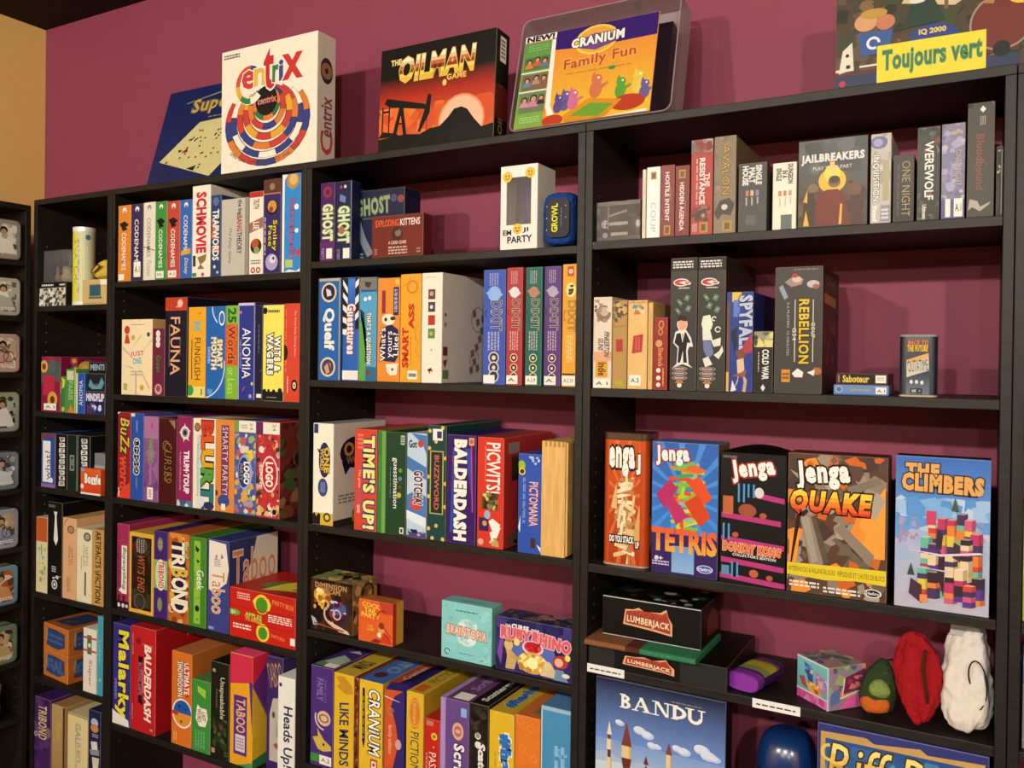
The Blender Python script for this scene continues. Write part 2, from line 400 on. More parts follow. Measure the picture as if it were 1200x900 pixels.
codeword((0.6787,-0.2740,1.7333,0.0554,0.2292), 'b8483e', 'brick red spined slim game box with a black silhouette in the codeword row', fig='1c1c1a', st=K(.1, .02, .75, .11, 'A.2'))
codeword((0.7327,-0.2740,1.7333,0.0502,0.2287), '3565ae', 'blue spined slim game box with a light blue foot, beside the white movie box', low='Disney', fig=None, st=P('c9a24a', (.1, .35), (.9, .38), (.9, .31), (.1, .29)))
G((0.7963,-0.2740,1.7333,0.0744,0.2641), .25, 'e9e2cf', 'tall white game box with red vertical title and a drawn trophy', [V('SCHMOVIE', .25, .27, .75, .92, 'c22c3e', b=.05), P('8a7442', (.3, .22), (.8, .25), (.75, .18), (.5, .14), (.7, .09), (.3, .09), (.45, .14)), R(.05, .12, .2, .24, '3a342c'), R(.02, .01, .25, .05, '3a8a3a'), E(.6, .03, .08, 'c05050')], sc='cfc8b8', tc='bdb6a6', group=GB1)
G((0.8561,-0.2740,1.7333,0.0405,0.2313), .22, '2f3f66', 'slim dark blue game box with white brush title over an orange glow', [Sc(.1, .3, .9, .7, ['d8703a', 'a84a34', '4a4a6a'], 14, .3, 4), E(.5, .92, .3, '5a6a9a'), V('TRAPWORDS', .2, .2, .8, .82, 'eee8dc', b=.03), E(.4, .12, .12, 'd8d8dc'), E(.7, .05, .1, 'c8ccd8')], group=GB1)
G((0.9298,-0.2740,1.7333,0.1031,0.2149), .24, 'bdb7a8', 'wide pale grey game box with narrow black and red vertical lettering', [V('the big', .6, .78, .78, .98, '3a3632', b=.02), V('BANG', .6, .57, .78, .77, 'a8483c', b=.03), V('THEORY', .6, .28, .78, .56, '3a3632', b=.02), V('The Party Game', .26, .16, .4, .62, '5a554e', b=0, sh=.3), R(.9, 0, 1, 1, '8d8878')], group=GB1)
G((1.0133,-0.2740,1.7333,0.0521,0.2273), .2, 'e8dfcc', 'white game box with a red top band and a round picture on its spine', [R(0, .93, 1, 1, 'b8352c'), V('TRUTH', .3, .79, .7, .91, '6a3a36'), P('96685e', (0, .62), (1, .69), (1, .56), (0, .5)), V('LIE', .3, .54, .7, .63, 'e8dfcc'), E(.5, .34, .4, '33241e'), E(.45, .37, .26, 'b5542f'), E(.55, .29, .2, '8a9a62'), FP(.15, .12, .85, .18, '6a6560', 2), E(.3, .05, .16, 'a8343c'), E(.68, .05, .16, 'a8343c'), E(.3, .05, .08, 'e8dfcc'), E(.68, .05, .08, 'e8dfcc')], group=GB1)
G((1.0725,-0.2740,1.7333,0.0630,0.2559), .22, '342a62', 'purple game box with a brown top band and yellow jagged title', [R(0, .85, 1, 1, '5b3a2c'), R(0, .84, 1, .852, 'c07a62'), E(.5, .92, .15, '8a7a6a'), E(.5, .7, .32, '1f1a2e'), E(.5, .71, .26, 'c8923e'), E(.45, .68, .12, '9a3a2e'), V('Smiley\nFace', .3, .24, .8, .56, 'd8c73c', o='2a2430'), FP(.06, .2, .14, .6, 'e8e2d4', 1, True), E(.5, .12, .36, 'a79ac0'), E(.55, .15, .18, 'd8d0e0'), E(.6, .16, .07, '3a3450')], group=GB1)
G((1.1422,-0.2740,1.7333,0.0657,0.2638), .22, '3186c8', 'bright blue game box with a white edge and red hand lettered title', [R(0, 0, .13, 1, 'e9e6da'), E(.58, .93, .35, 'b08a4a'), E(.6, .94, .22, 'd6b06e'), P('e9e6da', (.1, .93), (.3, .99), (.1, 1)), V('Disneypedia', .35, .14, .72, .74, 'b8506a', b=.02, o='2a6cae'), E(.78, .66, .12, 'e8ecec'), E(.8, .42, .1, 'd8e4e8'), P('c23a3a', (.7, .2), (1, .24), (.95, .15)), R(.2, .05, .6, .13, 'a9c46a'), P('e9e6da', (.1, 0), (.4, .03), (.8, .01), (1, .04), (1, 0))], group=GB1)

GB2 = 'game boxes on the second shelf of the second bookcase'
G((0.5191,-0.2740,1.3865,0.1407,0.2300), .16, 'eed9ac', 'small cream game box with pastel lines and a tiny red figure, lowest in its row', [P('c9b890', (0, .62), (.45, .45), (.48, .45), (0, .66)), P('b9cdb0', (.45, .45), (1, .75), (1, .72)), P('d9b08a', (.5, .45), (.95, .1), (.9, .08)), R(.47, 0, .5, .3, '9a94a0'), P('a8c4a0', (.0, .4), (.4, .36), (.4, .34)), P('9ab0c4', (.3, .6), (.65, .8), (.66, .78)), E(.18, .86, .09, 'c24030'), P('c24030', (.1, .68), (.28, .68), (.22, .8), (.14, .8)), E(.38, .76, .06, 'd9a43a'), T('JUST', .3, .5, .75, .58, 'c0453a', rot=4, o='f4ead0'), T('ONE', .38, .41, .66, .49, '3f8f96', rot=4, o='f4ead0'), FP(.3, .25, .7, .33, 'b0a890', 2), E(.68, .1, .06, 'c9a23a'), R(.08, .06, .2, .15, 'a8ac5a'), E(.88, .8, .05, '4a4a48'), FP(.3, .92, .75, .94, 'a09884', 1)], sc='7a5a3a', group=GB2)
G((0.6187,-0.2740,1.3865,0.0534,0.2021), .18, '6c2840', 'small plum game box with three white dots on its spine', [E(.45, .92, .18, 'e8dcd0'), E(.45, .84, .18, 'e8dcd0'), E(.45, .76, .18, 'e8dcd0'), V('Green', .3, .35, .7, .6, '5a9a4a', o='3a1a2a', b=0, sh=.2), E(.5, .1, .3, 'c9a494'), E(.5, .11, .18, '8a4a4a')], group=GB2)
G((0.6941,-0.2740,1.3865,0.0941,0.2924), .25, '221f2c', 'tall navy black game box with a red top and peach vertical title', [R(0, .865, 1, 1, 'b9402f'), V('FAUNA', .25, .22, .68, .8, 'e0a878', b=.01), E(.68, .94, .12, 'e0b8a0'), R(.18, .3, .21, .72, '8a6a5a'), R(.68, .42, .71, .6, '8a6a5a'), FP(.5, .89, .75, .92, 'e0b8a0', 1)], group=GB2)
G((0.7826,-0.2740,1.3865,0.0713,0.2617), .24, 'e4a52c', 'orange yellow game box with thin black capitals and a pale foot', [R(0, 0, 1, .125, 'e2da7c'), E(.12, .08, .22, '3a9a48'), V('FUNGLISH', .38, .2, .72, .66, '2e2a2a', b=.0), R(.2, .2, .24, .64, '3a332a'), P('7ab0b8', (.25, .84), (.75, .84), (.55, .79), (.75, .74), (.25, .74), (.45, .79)), FP(.6, .92, .75, .94, '8a6a2a', 1), FP(.7, .03, .9, .1, '6a8a4a', 1, True)], tc='6a4a2a', group=GB2)
G((0.8592,-0.2740,1.3865,0.0780,0.2620), .24, '2763ab', 'blue game box with a pale curved line and yellow outlined title', [RING(-.2, .35, 1.15, 1.2, -85, 10, 'c9dce4'), RING(1.1, 1.0, .75, .8, 150, 230, 'c9dce4'), E(.82, .87, .15, 'e2ecec', .08), E(.82, .87, .11, '3a6cae', .06), V('SMART\nMOUTH', .3, .32, .85, .66, 'ece4c4', o='b0943c', b=.04), FP(.1, .38, .25, .56, 'b0c8e0', 2, True), R(.1, .04, .35, .1, '5a9ad0')], group=GB2)
G((0.9233,-0.2740,1.3865,0.0464,0.2631), .24, '7cb437', 'slim lime green game box with an orange red middle', [R(0, .36, 1, .8, 'd0582c'), V('25', .2, .82, .85, .97, '1f5a3a', b=.03), V('Words', .2, .38, .8, .78, '8a2c2c', o='e0883a', b=.03), V('or Less', .2, .06, .8, .34, 'b6d86a', b=.0)], group=GB2)
G((0.9811,-0.2740,1.3865,0.0643,0.2698), .24, '2b3a86', 'deep blue game box with white edges and large white capitals', [R(0, .97, 1, 1, 'cfc8d8'), R(0, 0, .06, 1, 'b8b0c8'), R(.94, 0, 1, 1, '8a88b0'), V('ANOMIA', .25, .22, .75, .74, 'f0ece0', b=.0), V('PARTY EDITION', .1, .33, .2, .62, 'a8a8d0', b=0), P('d05070', (.25, .09), (.4, .14), (.45, .14), (.3, .09)), E(.15, .9, .07, 'd06a9a'), E(.85, .17, .07, 'c8d070'), E(.75, .04, .09, '9a98c8')], group=GB2)
G((1.0284,-0.2740,1.3865,0.0264,0.2619), .2, '20233c', 'thin navy game box wedged before the yellow wagers box', [K(.2, .03, .9, .07), P('5a5a70', (.5, .3), (1, .33), (1, .31)), FP(.35, .5, .65, .8, '5a6080', 1, True)], group=GB2)
G((1.0813,-0.2740,1.3865,0.0757,0.2614), .22, 'eade62', 'yellow game box with black outlined white title between navy and red boxes', [R(0, 0, 1, .1, '1d1c22'), E(.1, .94, .12, '242224'), FP(.25, .91, .8, .96, '55524a', 1), V('WITS &\nWAGERS', .22, .28, .85, .7, 'f4f0e0', o='24221e', b=.05, ow=.1), E(.1, .1, .09, '1d1c22'), E(.3, .11, .06, '1d1c22'), E(.55, .1, .08, '1d1c22'), E(.85, .11, .1, '1d1c22'), FP(.2, .03, .7, .05, '8a8480', 1)], group=GB2)
G((1.1493,-0.2740,1.3865,0.0561,0.2636), .22, 'cf4632', 'orange red game box with small black eye emblem near its foot', [V('The Visual Party Gaming Game', .62, .46, .78, .93, 'e8c8b4', b=0), FP(.1, .3, .16, .95, 'e09a84', 1, True), E(.05, .5, .2, '3a1a1a', .08), E(.68, .17, .2, '2a1614', .06), E(.68, .17, .11, 'e0c8a4', .035), E(.68, .17, .05, '2a1614'), FP(.2, .09, .3, .26, 'e8c8b4', 1, True)], group=GB2)

GB3 = 'game boxes on the third shelf of the second bookcase'
G((0.4647,-0.2740,1.0676,0.0604,0.2651), .25, '8f2430', 'dark red game box with lime title over orange title, at the shelf end', [V('BuZz', .22, .52, .88, .93, 'c4ba48', sh=.2, o='4a1a20'), V('word', .2, .1, .85, .48, 'd3562e', sh=.2, b=.03), P('d8452e', (.0, .05), (1, .2), (1, 0), (0, 0)), FP(.05, .02, .2, .12, 'e8dcc8', 1, True), P('e0d8c8', (0, 1), (.25, 1), (0, .97))], group=GB3)
G((0.5263,-0.2740,1.0676,0.0586,0.2637), .25, '2f4f9c', 'blue game box with a chain of black lettered circles', [E(.45, .66 - 0 * .09, .26, 'c8d4dc'), E(.45, .58, .26, 'c8d4dc'), E(.45, .50, .26, 'c8d4dc'), E(.45, .42, .26, 'c8d4dc'), E(.45, .34, .26, 'c8d4dc'), E(.45, .66, .2, '1c2030'), E(.45, .58, .2, '1c2030'), E(.45, .50, .2, '1c2030'), E(.45, .42, .2, '1c2030'), E(.45, .34, .2, '1c2030'), V('LINGO', .36, .315, .56, .69, 'e6e2d8', b=.0), V('classic', .4, .78, .58, .92, 'a8bcd8', b=0), V('classic', .4, .14, .58, .26, '8aa4cc', b=0), R(0, .96, .3, 1, 'd8d4c8')], group=GB3)
G((0.5897,-0.2740,1.0676,0.0641,0.2571), .25, '875485', 'purple pink game box with green and lilac vertical title and barcode sticker', [R(0, .74, 1, 1, 'a87098'), Sc(0, .1, 1, .6, ['6a3e70', '9a6494', '7a4a7c'], 10, .4, 8), V('TWISTED', .32, .45, .62, .78, '7aa848', b=.02), V('rhymes', .3, .2, .6, .44, 'b48ab8', b=0, sh=.2), K(.25, .03, .65, .17), FP(.35, .05, .55, .15, '5a5450', 4), R(.5, .86, .6, .92, 'b04a6a')], group=GB3)
G((0.6636,-0.2740,1.0676,0.0782,0.2539), .25, '481a1e', 'dark brown game box with faint gold scrollwork title', [P('8c7c50', (.55, .98), (.9, .98), (.9, .88)), V('CURSES', .3, .26, .72, .72, '8a6a3e', b=0, o='30100f', sh=.1), RING(.4, .68, .16, .19, 0, 300, '9a7a48'), RING(.55, .3, .14, .17, 60, 360, '9a7a48')], sc='2c1416', group=GB3)
G((0.7371,-0.2740,1.0676,0.0640,0.2631), .25, '8e2858', 'magenta game box with white spiky star and bold white title', [E(.5, .82, .3, 'e6d8cc'), P('e6d8cc', (.5, .93), (.58, .84), (.9, .85), (.62, .80), (.8, .73), (.52, .76), (.4, .71), (.38, .79), (.1, .82), (.38, .85)), E(.5, .82, .2, '7a9a90'), E(.5, .82, .12, '2e2a30'), V('TRUM·TOUP', .45, .15, .78, .62, 'f0e6dc', b=.05), V('Ringing the bell about the thing', .14, .18, .28, .6, 'd8b0bc', b=0), R(0, 0, 1, .07, '4f7a98'), Sc(0, 0, 1, .07, ['c8d4d8', '3a5a78'], 6, .2)], group=GB3)
RB = ['c63c28', 'd85a26', 'dca428', '5a9a3c', '2e7a78', '2c3060']
G((0.8171,-0.2740,1.0676,0.0921,0.2606), .25, 'e9e0c6', 'white game box with tall rainbow title running down its spine', [E(.2, .9, .14, '6a4a20'), E(.2, .9, .1, '9a7a3a'), E(.38, .5, .22, 'c4d2cc', .36), V('BLURT!', .42, .03, .88, .96, RB, o='2a2622', b=.06, ow=.05), V('The Hilarious Race of Word Guessing', .17, .14, .29, .82, '6a9494', b=0), E(.35, .08, .18, 'cfd8d8')], group=GB3)
G((0.9016,-0.2740,1.0676,0.0723,0.2610), .25, 'd8873a', 'orange game box with a purple title strip and blue drawn jar', [R(.3, .17, .72, .94, '7c3c62'), V('SMARTY PARTY!', .36, .19, .66, .92, 'ecd0cc', b=.0, o='5a2a52'), E(.45, .12, .32, '3a4a8a', .07), R(.32, .02, .55, .09, 'ece4cc'), E(.02, .2, .12, '5a3420')], group=GB3)
LG = ['8fae5a', 'd8cfae', 'd6a248', '6a7ab0', 'c05a5a', 'e0d8cc', '4a5a9a', 'ad8ca8']
G((0.9811,-0.2740,1.0676,0.0814,0.2626), .25, '4c5a96', 'blue mosaic game box with oval white title and white top strip', [Sc(0, .02, 1, .86, LG, 90, .13, 11), R(0, .875, 1, 1, 'e8e2cc'), R(0, .87, .2, 1, '6d9a4c'), FP(.3, .91, .6, .96, '9a9484', 2), V('24', .72, .9, .85, .98, '6a6456', b=0), E(.5, .45, .34, '98a4c4', .19), E(.45, .45, .26, '26386e', .16), V('LOGO', .46, .33, .7, .56, 'eeeade', b=.05), V('PARTY', .25, .36, .4, .54, 'b0a888', b=0), P('d8c83a', (.6, .68), (.85, .7), (.9, .6), (.68, .57)), E(.75, .06, .1, 'c04040')], group=GB3)
RG = ['c23a34', 'd8b088', 'e0d4c0', '9a3a34', 'd6a248', 'c88a8a', '3a3430', 'b02c30']
G((1.0674,-0.2740,1.0676,0.0848,0.2618), .25, 'b5343c', 'red mosaic game box with oval white title, pictured side showing', [Sc(0, .02, 1, .86, RG, 90, .12, 12), R(0, .875, 1, 1, 'e8e2cc'), R(0, .87, .28, 1, '6a2a5c'), V('24', .7, .91, .85, .98, '6a6456', b=0), E(.58, .46, .36, 'e8d8cc', .19), E(.58, .46, .31, 'bc2630', .17), V('LOGO', .42, .33, .72, .58, 'f0ead8', b=.05), V('GAME', .14, .3, .26, .55, 'e8d8c0', b=.03), E(.8, .07, .09, '1c1a1c')], side=[Sc(0, 0, 1, 1, ['4a201c', '5c2a24', '3a4a2c', '6a3a2a', '7a5a3a', '2a1a18', '4a4a2e'], 120, .08, 5), RING(.6, .6, .24, .27, 0, 360, '8a7a74'), E(.6, .6, .22, '5a2028'), V('LOGO', .52, .52, .66, .68, 'a8988c')], sc='45201c', group=GB3)

GB4 = 'game boxes on the fourth shelf of the second bookcase'
G((0.4639,-0.2740,0.7249,0.0561,0.2635), .25, '9c3256', 'pink magenta game box with a slanted white speech panel', [R(.4, .19, .85, .75, 'e9e4cf'), P('e9e4cf', (.4, .26), (.15, .22), (.4, .2)), V('Buyanything', .45, .23, .78, .73, '2f4a2c', sh=.3, b=.0, o='a8bc98'), R(0, 0, 1, .1, '2a1c2c'), E(.2, .05, .12, 'd8ccc8'), E(.55, .05, .12, 'd8ccc8'), E(.85, .05, .1, 'd8ccc8'), FP(.08, .2, .2, .74, '6a2040', 1, True), R(.1, .1, .3, .17, '5a1a34'), R(.5, .1, .7, .17, '5a1a34')], group=GB4)
G((0.5494,-0.2740,0.7249,0.1104,0.2446), .25, 'dba93c', 'gold framed game box with dark panel and orange slanted title', [R(.1, .05, .92, .95, '241f18'), Sc(.14, .08, .88, .92, ['3a1c16', '5a2018', '2a2c1e', '3a3828'], 30, .2, 6), RING(.5, .85, .2, .22, 0, 360, '8a8474'), RING(.45, .15, .2, .22, 0, 360, '6a7464'), FP(.3, .76, .65, .92, '9a9484', 4, True), V("WIT'S END", .36, .27, .66, .72, 'c66a3a', sh=.25, b=.0, o='2a1410')], group=GB4)
G((0.6377,-0.2740,0.7249,0.0606,0.2599), .25, '42296a', 'purple game box with a pale green middle and red oval title', [R(0, .34, 1, .67, '8fa866'), E(.5, .5, .38, 'e9dfc8', .18), E(.5, .5, .4, 'c4d0a8', .14), V('TRIBOND', .34, .35, .72, .66, 'bc3a36', o='ece0c8', b=.03), E(.45, .85, .2, '7a7a5a', .08), V('25', .35, .8, .6, .9, 'a8a884', b=0), E(.45, .16, .18, '7a8a5a', .08)], group=GB4)
G((0.7149,-0.2740,0.7249,0.0895,0.2619), .25, 'b5622a', 'orange game box with navy backed huge white title', [Sc(0, 0, 1, 1, ['c8682c', 'a04a24', 'd48a3a', '8a4020', 'e0a860'], 50, .2, 9), R(.18, .12, .85, .9, '28223a'), V('TRI', .2, .6, .78, .9, 'efe4c4', b=.04), V('BOND', .2, .12, .92, .6, ['d4b24a', 'efe4c4', 'efe4c4', 'efe4c4'], b=.04), V('Best of', .78, .74, .98, .92, 'dcd090', b=.02, o='2c6a3c'), E(.2, .3, .12, 'dca04a')], group=GB4)
G((0.7962,-0.2740,0.7249,0.0689,0.2595), .25, '44822f', 'green game box with a lime stripe and white vertical title', [R(.28, .04, .66, .96, '8cb83e'), V('Geek', .45, .42, .85, .64, 'e8e6d4', b=.01), V('OUT!', .25, .45, .4, .6, '3a7a34', b=.02), P('243018', (.35, .91), (.6, .87), (.5, .83), (.35, .86)), P('243018', (.4, .76), (.62, .74), (.5, .71)), E(.48, .21, .13, '1f2a18'), P('3a5a28', (.3, .31), (.6, .34), (.6, .33)), E(.5, .09, .05, '4a7a2c')], group=GB4)
TB = [GR(0, 0, 1, 1, '3d4384', '3d4384', 1), P('e6dcc8', (.05, .45), (.05, .99), (.85, .97), (1, .7), (.9, .55), (.3, .42)), V('Taboo', .2, .2, .8, .66, 'cf8150', o='e8dcc8', b=0, ow=.03), P('5a6aa0', (.35, .82), (.45, .85), (.42, .78)), P('5a6aa0', (.65, .86), (.75, .82), (.62, .8)), FP(.3, .71, .6, .8, '8a90a8', 4), R(.05, .02, .3, .05, '8a90c0')]
G((0.8801,-0.2740,0.7249,0.0837,0.2608), .19, '3d4384', 'blue and white game box with outlined orange title, side panel visible', TB, side=[P('b8b0a0', (.32, .0), (.32, .5), (.5, .85), (.55, 1), (1, 1), (1, 0)), T('Taboo', .08, .5, .95, .88, 'b8744c', rot=0, o='c8bca4', b=.0, ow=.03), RING(.6, .12, .25, .28, 60, 130, '3a4468'), RING(.85, .2, .2, .23, 60, 120, '3a4468'), T('5', .55, .22, .62, .34, '3a4468')], sc='2d3054', group=GB4)
o_ = G((1.0495,-0.2740,0.7249,0.2461,0.1375), .2, 'c0271f', 'long red party game box lying flat against the bookcase side', [FP(.12, .78, .32, .93, 'e8b8a8', 3), E(.5, .76, .11, 'e8c840'), P('e8c840', (.36, .8), (.42, .9), (.46, .84), (.5, .93), (.54, .84), (.6, .9), (.64, .78), (.62, .66), (.4, .66)), E(.5, .74, .09, '4f8a2c'), T('APPLES', .25, .46, .5, .54, 'd8d84a', o='3a6a28', rot=-4), T('TO APPLES', .25, .38, .5, .45, 'e0603a', o='a8d04a', rot=-4), E(.07, .5, .1, '6aa83c', .06), T('8+', .03, .46, .1, .54, 'd8e8c0'), T('PARTY BOX', .66, .78, .98, .87, 'e08a4a', rot=-6, b=.02), FP(.6, .44, .95, .6, 'f0dccc', 4), FP(.06, .18, .34, .3, 'f0dccc', 2), E(.52, .2, .1, 'e8c840'), E(.52, .19, .07, '4f8a2c'), T('PARTY BOX', .65, .14, .85, .2, 'e08a4a', rot=-6), R(0, .62, 1, .635, '9a1c18'), R(0, .335, 1, .35, '9a1c18'), K(.93, .08, 1, .22)], top=[P('3f6a24', (.2, .3), (.4, .6), (.9, .7), (1, .3), (.6, .15)), P('c8a83a', (.45, .5), (.7, .9), (.6, .5), (.9, .6), (.7, .3), (.95, .3), (.6, .2), (.4, .1))], tc='a8221c', group=GB4)

GB5 = 'game boxes on the fifth shelf of the second bookcase'
G((0.4629,-0.2740,0.3674,0.0836,0.3121), .25, '39327a', 'violet game box with big yellow title running down and torn white label', [R(.35, .66, .75, .85, '5a4a86'), V('Malarky', .18, .08, .88, .93, 'e6d63a', b=.04, o='2a2460'), FP(.12, .25, .24, .45, 'a098c8', 2, True), P('e6e2d4', (.0, 0), (0, .14), (.2, .12), (.9, .07), (.95, 0))], group=GB5)
G((0.5631,-0.2740,0.3674,0.1107,0.3179), .25, 'b8262a', 'wide red game box with white italic title, plain dark red side showing', [R(.1, .1, .12, .9, '9a1c22'), R(.42, .84, .9, .845, 'd88a80'), E(.3, .86, .1, '8a1c24'), V('BALDERDASH', .56, .12, .82, .84, 'f0e4d4', b=.04, sh=.2), P('2c1420', (.3, .72), (.5, .72), (.42, .6), (.46, .32), (.52, .26), (.3, .28), (.34, .5)), V('BLUFFING GAME', .32, .35, .44, .66, 'c88aa0', b=0), V('THE HILARIOUS', .46, .38, .52, .6, 'e0b4a8', b=0), V('PARTY GAME', .04, .72, .1, .92, 'e0a49a', b=0), V('ADULT', .04, .1, .1, .25, 'e0a49a', b=0), FP(.8, .03, .9, .07, 'd8a098', 1)], sc='7c1a1c', side=[FP(.45, .86, .55, .96, '9a8078', 2, True)], group=GB5)
G((0.7332,-0.2740,0.3674,0.0860,0.2737), .25, 'd0702a', 'orange game box with white striped title and two half circle pictures', [V('ULTIMATE\nSHOWDOWN', .3, .52, .85, .9, 'f0e6d8', o='2e2420', b=.03, sh=-.15), P('bd3a2c', (.7, .87), (.88, .9), (.88, .55), (.7, .52)), V('ULTIMATE', .62, .56, .86, .9, 'f0e6d8', b=.03, sh=-.15, o='bd3a2c'), RING(.55, .35, .44, .5, 0, 360, 'ece0cc'), RING(.55, .35, .0, .44, 0, 180, '2858a0'), RING(.55, .35, .0, .44, 180, 360, 'd89034'), E(.4, .42, .06, '1c3460'), E(.7, .4, .04, '1c3460'), E(.5, .26, .06, 'a84a24'), R(.05, .32, .35, .36, 'bd3a2c'), FP(.1, .04, .3, .14, 'e8a878', 2, True)], sc='a85e28', tc='a86434', group=GB5)
G((0.8159,-0.2740,0.3674,0.0740,0.2075), .22, '3f8a3e', 'short green game box with a white speech bubble on its spine', [P('9cc43c', (.3, .92), (.75, .88), (.75, .76), (.5, .8), (.3, .84)), P('e8e6d0', (.3, .66), (.45, .62), (.8, .62), (.88, .5), (.75, .37), (.4, .36), (.2, .46), (.25, .58)), V('LAST\nWORD', .3, .42, .75, .6, '8a5a4a', b=.03), FP(.15, .05, .75, .3, '6aa868', 4, True)], tc='2f4a2a', group=GB5)
G((0.8917,-0.2740,0.3674,0.0721,0.2731), .24, '22231a', 'black green game box with a grey vertical title and faint vines', [V('Unspeakable', .45, .42, .75, .85, 'c0b8a0', b=.02), FP(.28, .52, .36, .72, '7a7460', 1, True), FP(.1, .88, .25, .94, 'a8a890', 1), Sc(.1, .1, .9, .42, ['3a4a2c', '2e3a22', '4a5a34', '5a4030'], 26, .14, 17), R(.05, .05, .25, .1, 'c07a6a'), FP(.75, .04, .95, .1, '5a5a48', 2)], group=GB5)
G((0.9751,-0.2740,0.3674,0.0870,0.3112), .17, 'e0a028', 'yellow game box with pink top and purple panelled title', [R(0, .76, 1, 1, 'c8324c'), P('c8324c', (0, .72), (1, .77), (1, .8), (0, .8)), P('52307e', (.85, .77), (1, .77), (1, .3)), R(.18, .1, .76, .63, '5a3278'), V('TABOO', .3, .3, .68, .6, 'e2b07a', b=.02), P('d8c8c8', (.26, .13), (.68, .13), (.68, .28), (.26, .28)), FP(.3, .15, .64, .26, '8a7a9a', 4), P('3f8a4e', (.3, 0), (1, .06), (1, 0))],
  side=[P('c0283c', (0, .74), (0, 1), (.5, 1), (.3, .84)), P('5a2c6a', (.5, 1), (1, 1), (1, 0), (.9, 0), (0, .74)), P('2e6a3c', (0, 0), (.95, .0), (.62, .12), (0, .08)), P('d8962a', (0, .08), (.62, .12), (.02, .72), (0, .72))], sc='4a2858', tc='a82c40', group=GB5)
_p = (1.0678,-0.2740,0.3674,0.0795,0.3187)
G((_p[0] + .0145, -.255, _p[2], _p[3] - .02, _p[4]), .2, '3c2a5e', 'purple game box set back, showing a pale drawn face beneath its title', [T('TABOO', .04, .74, .98, .95, 'b08a5c', b=0, rot=14), P('b6aea0', (.2, .1), (.2, .5), (.4, .64), (.95, .66), (1, .1)), E(.45, .5, .1, '5a5a60', .03), E(.45, .5, .04, '24242a'), P('9a9288', (.6, .5), (.75, .32), (.6, .31)), P('a04a50', (.45, .24), (.62, .27), (.78, .24), (.62, .21))], group=GB5)
G((1.1437,-0.2740,0.3674,0.0610,0.2799), .2, 'e9e7dc', 'white game box with dark blue vertical title at the bookcase side', [V('Heads Up!', .2, .14, .86, .72, '26304e', b=.02), E(.15, .92, .09, '3a4464'), R(.6, .02, .95, .1, '2e5a94'), FP(.65, .04, .9, .08, 'c8d4e0', 2)], group=GB5)

# ================================================================ third bookcase
GC1 = 'ghost story games on the top shelf of the third bookcase'
G((1.2682,-0.2740,1.7576,0.0482,0.2032), .22, '47235c', 'slim purple ghost game box with a red ring near its top', [E(.5, .88, .3, '96303c'), E(.5, .88, .15, '47235c'), V('GHOST', .2, .26, .85, .72, 'd8dcb4', o='5f7a3a', b=.05), R(0, 0, 1, .25, '5c2a66'), K(.45, .03, .85, .16), V('PARTY', .08, .02, .3, .16, 'a890b8', b=0)], group=GC1)
G((1.3214,-0.2740,1.7576,0.0530,0.2022), .036, '1f2448', 'slim navy ghost game box, second in its row', [E(.35, .93, .08, 'b03a3a'), E(.6, .93, .08, 'd8d8d8'), P('6a7cb0', (.3, .84), (.65, .8), (.6, .72), (.25, .76)), V('GHOST', .22, .22, .85, .68, 'd4dcb0', o='5f7a4a', b=.05), E(.4, .38, .2, '9a6a4a'), K(.5, .02, .9, .15), V('STORY', .12, .01, .3, .14, 'a8a8c0', b=0), R(.96, 0, 1, 1, '8a8aa0')], group=GC1)
_p = (1.4027,-0.2350,1.7576,0.1660,0.1809)
G(_p, .07, '1f2440', 'square navy ghost game box facing out behind the maroon kitten box', [T('GHOST', .08, .66, .72, .88, '93a07a', o='3a4a3a', b=.04, rot=3), E(.8, .86, .06, '4a4a78'), E(.93, .84, .06, '8a4a3a'), P('7a7f86', (.03, .7), (.1, .72), (.25, .35), (.42, .1), (.3, .05), (.1, .35)), FP(.05, .03, .22, .12, '8a9a8a', 2), E(.08, .25, .07, 'a86a5a'), FP(.2, .58, .5, .62, '6a5a48', 1)], sc='171a2c', name='game_box')
G((1.4958,-0.2780,1.7576,0.1553,0.1022), .038, '6c2a24', 'small maroon card game box with orange and white title', [T('EXPLODING', .07, .74, .53, .9, 'd8603a', b=.02), T('KITTENS', .56, .74, .94, .9, 'ead8c8', b=.02), E(.5, .55, .11, '4a2420'), E(.52, .57, .06, '7a6a60'), P('4a2420', (.47, .62), (.5, .72), (.54, .63)), T('A CARD GAME', .33, .3, .68, .38, 'e0ccbc', b=.01), FP(.33, .05, .7, .26, 'c8a89a', 3), FP(.05, .06, .11, .22, 'b08a7a', 3), FP(.88, .06, .95, .2, 'b08a7a', 2)], sc='451c1a', tc='7a3a2c')
